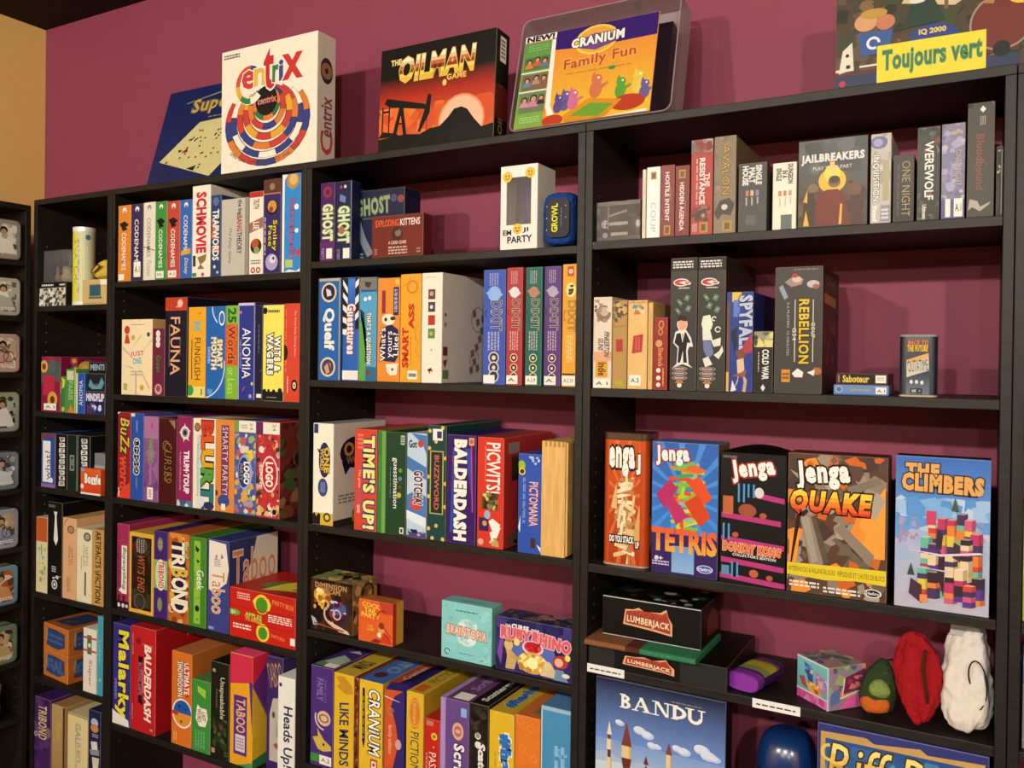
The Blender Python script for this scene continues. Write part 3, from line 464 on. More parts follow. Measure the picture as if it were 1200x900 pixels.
def emoji_box():
    x, y, z, w, h = (1.8262,-0.2600,1.7576,0.0955,0.1942)
    m = MB(); c = hexrgb('e8e3d4'); d = .09
    m.box(-w / 2, w / 2, d - .002, d, 0, h, c); m.box(-w / 2, -w / 2 + .002, .002, d - .002, 0, h, c); m.box(w / 2 - .002, w / 2, .002, d - .002, 0, h, c)
    m.box(-w / 2 + .002, w / 2 - .002, .002, d - .002, 0, .002, c); m.box(-w / 2 + .002, w / 2 - .002, .002, d - .002, h - .002, h, c)
    u0, u1, v0, v1 = -w / 2 + w * .16, w / 2 - w * .17, h * .3, h * .86
    m.box(-w / 2, u0, 0, .002, 0, h, c); m.box(u1, w / 2, 0, .002, 0, h, c); m.box(u0, u1, 0, .002, 0, v0, c); m.box(u0, u1, 0, .002, v1, h, c)
    r = m.build('game_box', CARD, loc=(x, y, z)); tag(r, 'tall white game box with a cut-out window and small round yellow faces', 'board game')
    l = MB(); a = MB(); s = MB(); f = face_of(w, d, h, 'front')
    cm = []
    for u, v in ((.18, .87), (.8, .9), (.47, .25)):
        cm += [E(u, v, .13, 'dcb04a'), E(u, v, .115, 'e8bc3c'), E(u - .04, v + .012, .02, '3a2a1a'), E(u + .04, v + .012, .02, '3a2a1a'), RING(u, v, .05, .065, 200, 340, '5a3418')]
    cm += [E(.47, .225, .03, 'c05060'), T('EM', .08, .18, .3, .24, '28242a', b=.03), T('JI', .62, .2, .76, .26, '28242a', b=.03), T('PARTY', .2, .09, .86, .165, '28242a', b=.03, rot=2)]
    draw(f, cm, a, l, s); a.build('printed_artwork', CARD, r); l.build('printed_lettering', CARD, r)
    g = MB(); g.box(u0 - .004, u1 + .004, .0024, .0030, v0 - .004, v1 + .004); g.build('window_film', CLEAR, r)
    q = MB(); ring = []
    for i in range(9):
        t = i / 8; zz = v0 + t * (v1 - v0) * .9; rr = .022 * (1 - .55 * t) ; cx = .006 + .004 * math.sin(t * 5)
        ring.append([(cx + rr * math.cos(2 * PI * j / 14), .04 + rr * .7 * math.sin(2 * PI * j / 14), zz) for j in range(14)])
    loft(q, ring, hexrgb('5a3a94')); q.build('plastic_toy', PLASTIC, r, smooth=True)
    b = MB(); b.box(-w / 2 + .003, w / 2 - .003, d - .02, d - .0025, .003, h - .003, hexrgb('6a6870')); b.build('inner_tray', MATTE, r)
emoji_box()
def plush_case():
    x, y, z, w, h = (1.9286,-0.2700,1.7576,0.0829,0.1201); w -= .008; z += .004
    m = MB(); rr = []
    for yy, sc_ in ((0, .86), (.008, .97), (.03, 1), (.055, .97), (.062, .86)):
        rr.append([(px * sc_, yy, h / 2 + pz * sc_) for px, pz in rrect(w, h, .022)])
    rr = [r[::-1] for r in rr]; loft(m, rr, hexrgb('25427e'))
    r = m.build('fleece_game_pouch', FLEECE, smooth=True, loc=(x, y, z)); tag(r, 'blue fleece edged game case with dark face and yellow sideways title', 'board game')
    tex = bpy.data.textures.new('fuzz', 'CLOUDS'); tex.noise_scale = .006
    r.modifiers.new('sub', 'SUBSURF').levels = 2; r.modifiers['sub'].render_levels = 3
    md = r.modifiers.new('fuzz', 'DISPLACE'); md.texture = tex; md.strength = .005; md.texture_coords = 'LOCAL'
    a = MB(); f = [(px * .74 + .004, -.0045, h / 2 + pz * .72) for px, pz in rrect(w, h, .02)]
    bk = [(px, .004, pz) for px, _, pz in f]
    loft(a, [bk[::-1], f[::-1]], hexrgb('3c3a40')); fp = a.build('face_panel', MATTE, r)
    l = MB(); z0 = MB()
    draw(((-w * .37, -.0047, h * .14), (1, 0, 0), (0, 0, 1), (0, -1, 0), w * .74, h * .72), [T('GROWL', .3, .14, .56, .86, 'd8d83a', rot=90, b=.03), FP(.7, .25, .75, .75, '8a8680', 1, True), E(.08, .8, .02, 'd8d4c8'), E(.08, .5, .02, 'd8d4c8'), E(.08, .2, .02, 'd8d4c8'), E(.92, .8, .02, 'd8d4c8'), E(.92, .5, .02, 'd8d4c8')], z0, l, MB())
    l.build('printed_lettering', MATTE, fp); z0.build('stitch', MATTE, fp)
plush_case()

GC2 = 'game boxes on the second shelf of the third bookcase'
G((1.2778,-0.2740,1.4478,0.0751,0.2649), .25, '2561a8', 'blue game box with cream ringed pictures above and below a white title', [R(0, .97, 1, 1, 'b0a890'), R(.93, 0, 1, 1, '9a9484'), R(0, 0, .05, 1, '3a3a3c'), E(.48, .86, .34, 'd8cca0'), E(.48, .86, .27, '26264a'), P('d8d0b8', (.35, .9), (.55, .88), (.6, .83), (.4, .82)), V('Quelf', .24, .3, .72, .7, 'ece6d4', b=.04), E(.46, .13, .34, 'd8cca0'), E(.46, .13, .27, '4a3a5a'), P('c8a070', (.3, .13), (.45, .17), (.55, .08), (.4, .06)), P('9a9a5a', (.5, .18), (.6, .16), (.6, .12))], group=GC2)
def stripes(): return [c for i in range(5) for c in (P('e8e4d8', (.0, .98 - i * .12), (.3, .90 - i * .1), (.3, .84 - i * .1), (.0, .93 - i * .12)),)]
G((1.3493,-0.2740,1.4478,0.0518,0.2644), .25, '2b5fae', 'blue game box with clapperboard stripes and white tilted title', [R(0, .5, .32, 1, '1f1c1c')] + stripes() + [R(.78, .5, 1, 1, '1f1c1c'), P('e8e4d8', (.78, .95), (1, .99), (1, .93), (.78, .89)), P('e8e4d8', (.78, .8), (1, .84), (1, .77), (.78, .73)), P('e8e4d8', (.78, .64), (1, .68), (1, .62), (.78, .58)), V('Guesstures', .3, .26, .78, .74, 'f0ece4', o='b0402e', b=.04), R(0, .01, 1, .1, 'e6e0d2'), GR(.35, .76, .76, .98, '2b5fae', '3f7cc8', 4)], group=GC2)
G((1.4044,-0.2740,1.4478,0.0545,0.2623), .25, '4f9cc0', 'light blue game box with a green ragged edge and grey rounded top', [R(0, .87, 1, 1, '77746c'), P('3a3632', (.3, .96), (.7, .95), (.6, .9), (.35, .91)), R(.1, .86, 1, .88, '2a5a8a'), P('5aa046', (0, 0), (.38, 0), (.45, .3), (.3, .5), (.4, .64), (.1, .58), (0, .6)), P('26404a', (.3, .66), (.05, .7), (.1, .58), (.4, .5), (.35, .2), (.5, .14)), V("THAT'S A QUESTION!", .42, .16, .7, .66, 'ece6d0', o='26404a', b=.04), E(.6, .8, .1, 'd8e4e4'), E(.35, .79, .1, 'd8e4e4'), R(.4, 0, 1, .14, '2e6a86'), E(.55, .08, .12, '8a3a3a')], group=GC2)
G((1.4693,-0.2740,1.4478,0.0684,0.2583), .25, 'de8a34', 'orange game box with a navy blob, white upward title and drawn heads', [R(.2, .66, .36, .88, '8a2c48'), R(.72, .64, .95, .91, '2c2c58'), FP(.76, .67, .9, .89, 'c8c4d0', 2, True), P('28284c', (.1, .35), (.3, .52), (.6, .56), (.95, .5), (.96, .25), (.8, .19), (.3, .2)), T("What's\nyours\nLike?", .12, .2, .96, .52, 'f0eadc', rot=90, o='28284c', b=.01), E(.5, .6, .3, 'eadfc8', .055), E(.38, .6, .07, '3a342e'), E(.7, .61, .12, '3a342e', .02), P('eadfc8', (.4, .17), (.95, .18), (.9, .07), (.6, .06), (.45, .1)), E(.7, .12, .05, '3a342e'), E(.88, .96, .1, 'e8c050')], group=GC2)
G((1.5365,-0.2740,1.4478,0.0617,0.2655), .25, 'e2a02e', 'yellow orange game box with red capitals reading upward', [RING(.58, .88, .2, .27, 0, 360, 'c8762c'), RING(1.2, .45, .45, .5, 140, 230, 'cf8a2c'), RING(1.1, .3, .3, .34, 130, 240, 'cf8a2c'), RING(.1, .98, .35, .4, -90, 0, 'cf8a2c'), T('SMART', .12, .14, .4, .5, 'c22c26', rot=90, b=.05), T('ASS', .42, .5, .66, .72, 'c22c26', rot=90, b=.05), FP(.5, .16, .56, .42, '8a6a34', 1, True), K(.38, .03, .85, .11), FP(.44, .04, .8, .1, '4a4640', 1)], group=GC2)
def pictured(cols): return [R(.32, v, .66, v + .09, c) for v, c in zip((.76, .645, .525, .405), cols)]
G((1.5992,-0.2740,1.4478,0.0593,0.2659), .25, 'e9e2cc', 'large white game box with four small square pictures on its spine', pictured(('6a3a34', '4a3a4a', 'b03a30', '5a8a4a')) + [E(.48, .81, .1, 'b09a94'), E(.48, .69, .08, 'd0ccd8'), E(.48, .45, .08, 'd8a050'), E(.5, .3, .05, 'b0a890'), P('b8682e', (.3, .12), (.6, .1), (.5, .14), (.45, .08)), FP(.2, .95, .7, .97, 'd0c8b0', 1)],
  side=[E(.06, .62, .02, '55504a'), E(.06, .53, .025, '7a746a'), R(.02, .25, .1, .33, '5a2a24'), P('6a2420', (.02, .2), (.1, .22), (.06, .13)), R(.02, .04, .12, .12, '4f6a3a')] + [P('5e574c', (a, b), (a + .06, b + .02), (a + .08, b - .04), (a + .02, b - .07)) for a, b in ((.55, .68), (.62, .6), (.7, .52), (.66, .44), (.6, .36), (.52, .3), (.56, .22), (.62, .16), (.72, .64), (.5, .14))] + [RING(.66, .6, .12, .13, 20, 300, '6e675a'), RING(.6, .22, .08, .09, 0, 250, '6e675a')], sc='948d80', tc='8a8478', group=GC2)
def dixit(pos, col, label, pic, dark, st='', grey='d8c8a0'):
    G(pos, .24, col, label, [FP(.25, .86, .7, .97, mixc(hexrgb(col), hexrgb('e8e0d0'), .35), 4, True, 7), E(.5, .79, .3, pic), E(.42, .8, .12, dark), P(pic, (.1, .8), (.5, .84), (.9, .78), (.55, .74)),
        V('DIXIT', .36, .47, .84, .73, dark, o=grey, b=.0, ow=.025), RING(.2, .62, .1, .14, 90, 270, dark), FP(.2, .3, .78, .46, mixc(hexrgb(col), hexrgb('e8d8c8'), .45), 4, True, 5),
        E(.5, .235, .24, grey), E(.5, .235, .19, dark), E(.5, .15, .24, grey), E(.5, .15, .19, dark), E(.5, .235, .09, grey), E(.5, .15, .08, grey), E(.5, .075, .24, grey), E(.5, .075, .19, dark), K(.04, .012, .75 if st else .55, .085, st)], group='storytelling game boxes in five colours')
dixit((1.7729,-0.2740,1.4478,0.0587,0.2659), '3a56ac', 'blue storytelling game box, widest of the coloured row', '8ab0e0', '28345e')
dixit((1.8259,-0.2740,1.4478,0.0409,0.2683), 'a83c40', 'red storytelling game box in the coloured row', 'd8d4d4', '5a2024', 'A.')
dixit((1.8752,-0.2740,1.4478,0.0411,0.2672), '1f6258', 'teal green storytelling game box in the coloured row', 'b07a60', '173a34', 'A.2.9')
dixit((1.9223,-0.2740,1.4478,0.0405,0.2670), '583878', 'purple storytelling game box in the coloured row', 'a8a0b0', '33224a', 'A.')
G((1.9634,-0.2740,1.4478,0.0335,0.2701), .24, 'dc9c30', 'amber storytelling game box with white code label, last before the bookcase side', [R(.35, .9, .8, .98, 'b0492e'), E(.58, .94, .14, 'ece4cc'), E(.58, .94, .06, 'b0492e'), E(.6, .79, .36, 'ecd68c', .06), Sc(.4, .75, .8, .83, ['3a3020', '5a4a2a'], 8, .16, 2), V('DIXIT', .42, .45, .95, .7, 'b88c3c', o='4a3a20', b=.0, ow=.03), RING(.25, .58, .12, .15, 90, 270, '4a3a20', 2.5), FP(.3, .2, .8, .42, 'e8c47c', 4, True), R(.05, .095, .95, .11, '3a3020'), K(.02, .012, .98, .09, 'A.2.10')], group='storytelling game boxes in five colours')

GC3 = 'game boxes on the third shelf of the third bookcase'
OW = lambda u0, v0, u1, v1, c1, c2: [E((u0 + u1) / 2, (v0 + v1) / 2, (u1 - u0) * .62, c2, (v1 - v0) * .62), V('ONE', (u0 + u1) / 2, v0 + .02, u1, v1 - .02, c1, o='1e1c34', b=.05), V('WORD!', u0 + .02, v0 + .04, (u0 + u1) / 2 - .02, v1 - .03, c1, b=.03)]
G((1.2626,-0.2740,1.0696,0.0687,0.2656), .22, 'ece8d0', 'white game box with navy bubble title and yellow corner, first on its shelf', OW(.34, .5, .8, .78, 'd8b43a', '2b2c56') + [P('2b2c56', (.2, .75), (.35, .74), (.35, .68)), E(.5, .37, .24, '3a4878', .09), FP(.38, .32, .62, .42, '8a94b8', 3, True), R(.04, .9, .25, .99, '2e3a68'), R(0, 0, 1, .12, 'd8ae34'), P('1f1c20', (0, 0), (.0, .1), (.1, .12), (.2, .08), (.3, .12), (.4, .1), (.38, 0)), E(.72, .08, .18, '3a3a30'), E(.72, .08, .1, 'd8c85a')],
  side=[E(.42, .7, .3, '1c1b2c', .16), P('1c1b2c', (.15, .62), (.22, .48), (.34, .58)), T('ONE', .2, .67, .68, .8, '9a7430', b=.04), T('WORD!', .24, .59, .66, .66, '7a6438', b=.03), E(.66, .5, .12, '262234'), FP(.1, .2, .6, .3, '6a665c', 3), R(0, 0, .35, .05, '2a2820'), R(.35, 0, .75, .12, '8a6c28'), E(.5, .1, .12, '4a4028')], sc='8e8a80', tc='5a5850', group=GC3)
G((1.4025,-0.2740,1.0696,0.0710,0.2570), .25, 'cc4632', 'red orange game box with blue outlined yellow title', [V("TiME'S UP!", .42, .03, .9, .93, 'ebe07c', o='2c3c7c', b=.05, ow=.07), V('The great', .16, .42, .3, .6, 'e8d8c8', b=0), V('TITLE\nRECALL', .14, .26, .34, .4, '5a6a9a', b=0), V('GAME', .14, .17, .26, .25, 'e8d8c8', b=.02), FP(.15, .8, .4, .96, 'e08a78', 4)], group=GC3)
G((1.4533,-0.2740,1.0696,0.0254,0.2562), .25, '3b7a36', 'thin green game box with a lighter stripe beside the dark green one', [R(.55, 0, .95, 1, '6aa650'), FP(.2, .4, .4, .75, '5a9a4c', 1, True)], group=GC3)
G((1.4983,-0.2740,1.0696,0.0605,0.2551), .25, '24432c', 'dark green game box with white lower case vertical title', [V('guesstimation', .3, .26, .58, .75, 'e8e8dc', b=.01), FP(.19, .36, .23, .66, '7a9484', 1, True), E(.72, .63, .09, '5f9a4a'), E(.7, .55, .09, '5a84a0'), E(.68, .47, .07, '7a3a5a'), E(.66, .39, .11, 'c8b43a'), R(.72, .88, .92, .97, 'b0b8a8'), FP(.74, .89, .9, .96, '24432c', 3), K(.7, .02, .9, .08), R(.75, .03, .85, .07, '2a3a2c')], group=GC3)
G((1.5599,-0.2740,1.0696,0.0580,0.2553), .25, 'b9cedd', 'pale and mid blue chevron game box with red ball in its title', [P('4878b0', (0, .78), (1, .68), (1, .56), (0, .66)), P('4878b0', (0, .4), (.5, .46), (1, .4), (1, .2), (0, .26)), P('dce6ea', (0, .26), (1, .2), (1, .1), (0, .18)), P('4878b0', (.2, 1), (1, .98), (1, .8), (.8, .9)), R(0, 0, 1, .06, '5a3a7a'), Sc(0, .02, 1, .08, ['8ac0b0', '2a2450'], 8, .14), E(.5, .33, .3, 'd04434'), V('GOTCHA!', .38, .32, .8, .64, '4a2030', o='ece8e4', b=.04), T('Got', .1, .86, .5, .93, '2a2028', b=.03), E(.7, .9, .15, 'c84434')], group=GC3)
DT = [E(u, v, .09, 'd8b85a') for u, v in ((.12, .95), (.8, .98), (.45, .86), (.1, .8), (.95, .72), (.05, .55), (.95, .5), (.08, .38), (.95, .3), (.5, .13), (.1, .1), (.85, .02), (.3, .02))]
G((1.6187,-0.2740,1.0696,0.0544,0.2769), .26, '1f4440', 'tall dark teal dotted game box with letters spaced in a gold frame', DT + [R(.14, .23, .86, .78, 'b8a450'), R(.2, .24, .8, .77, '1b3634'), V('BUZZWORD', .38, .27, .62, .74, 'd0604a', b=.02), K(.28, .87, .8, .97), R(.5, .89, .75, .95, '3a3a6a')], tc='182e2c', top=[E(.8, v, .06, 'b8984a') for v in (.1, .3, .5, .7, .9)], group=GC3)
G((1.6885,-0.2740,1.0696,0.0799,0.2576), .25, '3c1f63', 'wide purple game box with slanted white slab title', [P('2f4ea0', (.12, .1), (.2, .88), (.32, .88), (.5, .1)), P('c03a7c', (.18, .8), (.24, .8), (.5, .1), (.44, .1)), P('2f4ea0', (.62, .88), (.85, .88), (.88, .4)), P('c03a7c', (.82, .92), (.86, .92), (.92, .3), (.88, .3)), V('BALDERDASH', .28, .04, .66, .95, 'f0ecdc', o='2a1c3c', b=.07, ow=.05), R(.76, .91, .94, .98, 'd8a070'), E(.85, .945, .06, 'c05040')], group=GC3)
G((1.7681,-0.2740,1.0696,0.0703,0.2564), .25, 'cf3a2a', 'bright red game box with white scratchy title and photo collage', [V('PICWITS!', .36, .5, .86, .95, 'f0e8dc', b=.02), FP(.28, .6, .33, .92, 'e08a7a', 1, True), R(.18, .35, .8, .5, '4a3a24'), Sc(.18, .34, .8, .5, ['5a4a2c', '8a7a4a', 'd8c060', '2a2c1c', '6a5a3a'], 30, .1, 3), R(.08, .15, .45, .27, '3a2458'), E(.3, .22, .09, 'c89a5a'), P('ece8dc', (.5, .14), (.92, .2), (.75, .08), (.6, .02)), P('ece8dc', (.45, .24), (.6, .27), (.9, .22), (.7, .1)), E(.4, .3, .12, '9ab0c8', .04), Sc(.5, .02, .85, .1, ['6a5a3a', 'b89a5a', 'd8c8a0'], 10, .1, 5), E(.16, .05, .11, 'e0a494')],
  side=[T('is', .3, .2, .6, .38, 'a09488', b=0), Sc(.15, .6, .5, .82, ['3a2c1c', '2a2014'], 10, .12, 7), R(.08, .85, .3, .95, '7a6a60'), Sc(.1, .02, .5, .14, ['2a1c18', '4a4a3a'], 8, .1, 8)], sc='6c201c', tc='5c2420', group=GC3)
G((1.8715,-0.2740,1.0696,0.0599,0.2247), .22, '3153a8', 'blue game box with red edged white title and small number badge', [E(.14, .88, .16, '9ab43c', .05), E(.16, .82, .14, 'e8cc4a'), E(.16, .82, .09, '3a3a2a'), Sc(.45, .88, .9, .98, ['dce4ec', 'a8bce0'], 7, .08, 6), FP(.2, .3, .32, .76, '8aa0d8', 2, True), V('PICTOMANIA', .48, .28, .84, .72, 'dfd6d8', o='b04450', b=.0, ow=.05), R(.55, .06, .75, .16, '4a2e2a'), P('dce4ec', (.02, .25), (.12, .38), (.1, .2)), P('dce4ec', (.8, .1), (.98, .02), (.98, .07))], group=GC3)
def wood_block():
    x, y, z, w, h = (1.9316,-0.2740,1.0696,0.0625,0.2566)
    r = bpy.data.objects.new('wooden_game_box', None); COL.objects.link(r); r.location = (x, y, z)
    tag(r, 'plain pale wooden box standing beside the blue game box', 'board game')
    m = MB(); m.box(-w / 2, w / 2 - .004, 0, .2, 0, h); m.build('box_body', PINE, r, bevel=.001)
    m = MB(); m.box(w / 2 - .0038, w / 2 + .001, .003, .2, .004, h - .002); m.build('sliding_lid', PINE, r, bevel=.001)
    for i in range(5):
        m = MB(); a = -w / 2 + w * (.14 + .17 * i); m.box(a, a + w * .07, -.0006, .004, h - .012, h + .0005, hexrgb('b07e3c')); m.build('finger_joint', MATTE, r)
wood_block()

GC4 = 'boxes facing out on the fourth shelf of the third bookcase'
G((1.2908,-0.2680,0.7925,0.1418,0.1343), .1, '2b1a16', 'brown boxed game showing a glowing cave painting', [Sc(0, 0, 1, 1, ['2a1812', '3a2018', '1a1214', '4a2c1c'], 60, .14, 2), E(.28, .68, .2, 'c88a3a', .17), E(.26, .66, .13, 'ecd070', .12), E(.22, .78, .08, 'f0e090', .05), Sc(.08, .4, .5, .75, ['a86a2c', 'd8a84a', '8a4a20'], 14, .07, 5), RING(.62, .42, .24, .3, 150, 400, '3a2a3a'), Sc(.45, .3, .85, .62, ['2a2c4c', '4a5a8a', 'b8c4e0', '7a2c4a', '8a3048', '3a2440'], 26, .08, 9), RING(.5, .35, .14, .18, 140, 290, 'd8b0a0'), RING(.64, .36, .07, .1, 0, 360, 'd8a8b0'), P('d8b8a0', (.45, .22), (.9, .08), (.95, .02), (.7, .04), (.42, .17)), P('a8b0b8', (.02, .26), (.12, .22), (.2, .1), (.08, .08)), T('DIMENSION', .12, .83, .86, .93, 'b8905c', o='4a3020', b=.03), T('ESCAPE', .34, .74, .72, .82, 'c89a62', o='4a3020', b=.02), P('8a4a34', (.1, .14), (.8, .08), (.8, .05), (.1, .11))],
  top=[Sc(0, 0, 1, 1, ['8a7a4a', '6a7a44', '4a3a24', 'b09a60', '2a2018'], 40, .12, 4)], side=[Sc(0, 0, 1, 1, ['8a6a3c', 'a8824a', '6a4e2c', '3a2a1c'], 36, .12, 4), RING(.6, .75, .2, .26, 0, 360, '3a2416')], sc='8a6c40', tc='7c6e42', group=GC4)
G((1.4423,-0.2780,0.7925,0.1071,0.1061), .045, 'd8602a', 'small orange boxed card game with yellow title and line drawn figure', [P('b84030', (.6, 1), (1, 1), (1, .75), (.72, .72)), T('COCK\nTAIL\nPARTY', .1, .58, .62, .93, 'e8c04c', b=.03, rot=-4), T('THE\nGAME', .25, .28, .46, .42, 'e0b44a', b=.02), P('8a2c1e', (.35, .02), (.5, .12), (.7, .1), (.6, .02)), P('c83a24', (.66, .05), (.75, .3), (.92, .2), (.95, .04)), E(.68, .36, .09, 'd89a5c'), E(.68, .44, .08, '8a3420'), RING(.72, .6, .18, .2, 60, 200, '5a2418'), P('4a2018', (.75, .42), (.98, .2), (.98, .18), (.74, .4)), P('4a2018', (.8, .28), (.98, .06), (.98, .04), (.79, .26)), E(.62, .22, .06, 'e8dcc8')], side=[P('a8843a', (.35, 0), (1, 0), (1, 1), (.35, 1)), P('a82c1c', (0, 0), (.3, 0), (.3, 1), (0, 1))], sc='8c2c1a', tc='a8602c', group=GC4)
G((1.7034,-0.2680,0.7925,0.1398,0.1359), .05, '86cbc6', 'square pale teal boxed game with white brain and peach title', [E(.52, .5, .22, 'c4e2da', .24), Sc(.32, .3, .72, .72, ['b0d8d2', 'd8ece4', '9acfca'], 34, .05, 3), Sc(.02, .02, .3, .95, ['7cc0bc', '8fd2cc'], 16, .06, 5), Sc(.75, .02, .98, .95, ['7cc0bc', '92d4ce'], 16, .06, 6), T('BRAINTOPIA', .12, .43, .9, .58, 'ecc8b0', o='a85a44', b=.05, rot=-3), FP(.3, .85, .72, .88, '2e5a5c', 1), FP(.36, .12, .66, .14, '2e5a5c', 1), RING(.13, .12, .04, .055, 0, 300, '24484a'), FP(.78, .05, .86, .09, '4a8480', 2)], sc='4c7672', tc='6aa09a', top=[FP(.3, .3, .75, .6, '4a7e7a', 1)], group=GC4)
RH = ['34306a', '2a2a5a', '4a3a7a', '3c3c74', '262450']
G((1.8811,-0.2680,0.7925,0.1934,0.1218), .07, '332f68', 'large violet boxed game with pink bubble title above a treasure heap', [Sc(0, 0, 1, 1, RH, 70, .1, 3), E(.5, .4, .3, '5a6ab0', .3), P('7a4a9a', (.02, .3), (.08, .7), (.12, .7), (.08, .1)), T('THE', .13, .83, .2, .88, 'e8e4e0', b=.03), T('CURSE', .22, .81, .44, .9, 'f0ece4', o='2a2450', b=.06, rot=-2), T('OF THE', .47, .81, .58, .87, 'e8e4e0', b=.03), T('RUBY', .08, .62, .46, .81, 'd8606a', o='f0c0bc', b=.07, rot=-2), T('RHINO', .5, .58, .98, .78, 'd8606a', o='f0c0bc', b=.07, rot=-6), E(.5, .52, .14, 'f0c8c4', .13), E(.5, .53, .115, 'cc3038', .105), Sc(.42, .46, .6, .62, ['b82430', 'e0505a', 'a01c2c'], 10, .05, 2), E(.5, .24, .2, 'd8b050', .2), Sc(.32, .06, .68, .4, ['e8c868', 'd0a040', 'f4e090', 'b8843a'], 44, .045, 8), E(.5, .24, .07, 'fff0a8'), P('c8a468', (.12, .55), (.24, .56), (.22, .4), (.3, .3), (.26, .06), (.14, .05), (.16, .3)), E(.18, .5, .06, 'd8b478'), E(.18, .58, .05, 'a8884a', .03), P('b89a5a', (.2, .33), (.36, .3), (.35, .26), (.2, .27)), E(.29, .58, .04, 'f0d870', .07), P('d0bc8c', (.6, .05), (.64, .24), (.74, .3), (.8, .18), (.78, .04)), E(.7, .25, .05, 'dcc898'), E(.86, .36, .1, 'a83a40', .12), E(.84, .35, .055, 'e0b090', .08), P('a83a40', (.76, .42), (.9, .5), (.97, .4), (.84, .46)), P('6a8aa8', (.8, .22), (.9, .22), (.96, .02), (.78, .02)), E(.95, .46, .035, 'f0d870', .06), E(.93, .13, .05, 'dcd8c0', .04)],
  top=[Sc(0, 0, 1, 1, ['5a4a4a', '3a3058', '7a5a54', '4a4438', '2a2640'], 40, .08, 4), Sc(.45, .3, .7, .9, ['8a5a54', '7a4a4a'], 8, .06, 4)], sc='242048', tc='38304e', group=GC4)

GC5 = 'game boxes on the lowest visible shelf of the third bookcase'
G((1.2675,-0.2740,0.4378,0.0760,0.2616), .25, '4e3276', 'purple game box with cream round emblem and a yellow fox head', [V('FAMILY', .28, .66, .55, .88, '9a84b8', b=0), V('GAME NIGHT', .6, .64, .7, .88, '7a62a0', b=0), E(.6, .49, .3, 'd8b88c', .075), E(.6, .49, .22, '8a5a6a', .045), E(.6, .49, .15, 'd8b88c', .03), RING(.6, .49, .36, .41, 160, 270, 'e0d4c8'), P('c8b04a', (.1, .28), (.35, .3), (.3, .38), (.6, .28), (.92, .23), (.95, .19), (.6, .16), (.35, .17)), E(.6, .23, .05, '3a2a4a'), R(.02, .04, .42, .12, '3f8a3c'), K(.42, .03, .95, .12, 'A.2')], top=[P('8a9a84', (.1, .1), (.9, .05), (.95, .3), (.4, .4)), R(.05, .04, .4, .14, '3f7a3c'), K(.45, .03, .95, .13), P('a8a090', (.3, .5), (.9, .5), (.6, .58))], tc='3a2852', group=GC5)
G((1.3407,-0.2740,0.4378,0.0653,0.2567), .25, 'dcb22c', 'yellow game box with slanted navy capitals and a printed nose profile', [P('c08a2c', (.1, .96), (.5, .98), (.9, .9), (.95, .82), (.6, .8), (.3, .84), (.15, .86), (.3, .9)), V('LIKE MINDS', .3, .08, .75, .72, '2c3a5a', b=.02, sh=-.2)], top=[T('MINDS', .15, .2, .85, .42, '3a342c', b=.03, rot=90)], tc='a88c2c', group=GC5)
G((1.3820,-0.2740,0.4378,0.0131,0.2560), .25, '6a2e1c', 'thin brick patterned game box squeezed beside the yellow one', [Sc(0, 0, 1, 1, ['8a4a2c', '5a2418', 'a8623c', '4a1c14'], 40, .4, 7)], group=GC5)
G((1.4281,-0.2740,0.4378,0.0738,0.2553), .25, 'dfb632', 'yellow game box with white outlined italic title and a black pen', [V('CRANiUM', .42, .28, .88, .92, 'f4f0e0', o='2a2624', b=.02, ow=.06, sh=.1), P('1f1c1c', (.14, .92), (.24, .92), (.26, .4), (.2, .32), (.14, .4)), FP(.15, .42, .22, .84, 'b8a040', 1, True), R(.5, .13, .8, .24, 'b04a30'), R(.55, .15, .75, .22, 'e8dcc8'), E(.65, .185, .06, 'b04a30'), E(.6, .03, .2, '4a6a3a')], top=[E(.4, .2, .25, '4a2a2c'), E(.7, .55, .1, '8a8c84'), T('CRANIUM', .3, .3, .8, .96, '7a8494', rot=90)], tc='2a3c5e', group=GC5)
def soft_game():
    x, y, z, w, h = (1.5014,-0.2740,0.4378,0.0666,0.2581); d = .24; m = MB(); rings = []
    for t in range(11):
        a = t / 10; yy = d * a; k = .9 + .1 * math.sin(PI * min(1, a * 3 + .08))
        rings.append([(px * k, yy, h / 2 + pz * (k if pz > 0 else 1)) for px, pz in rrect(w, h, .012)][::-1])
    loft(m, rings, hexrgb('3a2c6c')); r = m.build('shrink_wrapped_game', CARD, smooth=False, loc=(x, y, z), bevel=.001)
    tag(r, 'shrink wrapped purple and orange game box with wavy ribbon', 'board game')
    a, l, s = MB(), MB(), MB()
    draw(((-w / 2, -.0006, 0), (1, 0, 0), (0, 0, 1), (0, -1, 0), w, h), [P('c8562c', (.06, .95), (.9, .97), (.5, .9), (.35, .8), (.6, .62), (.7, .45), (.45, .2), (.5, .02), (.06, .02)), V('family edition', .2, .34, .42, .62, 'e0c0a8', b=.0), E(.7, .45, .14, 'c8a0a0', .05), RING(.35, .75, .1, .14, 0, 300, 'a88870'), P('d8d4d8', (.05, .89), (.75, .86), (.75, .855), (.05, .88))], a, l, s)
    draw(((-w / 2, 0, h + .0008), (1, 0, 0), (0, 1, 0), (0, 0, 1), w, d), [P('b0522c', (.1, .05), (.5, .1), (.6, .6), (.9, .9), (.3, .95), (.1, .5)), T('Cranium', .3, .2, .55, .6, 'd8c0b0', rot=90)], a, l, s)
    a.build('printed_artwork', CARD, r); l.build('printed_lettering', CARD, r)
soft_game()
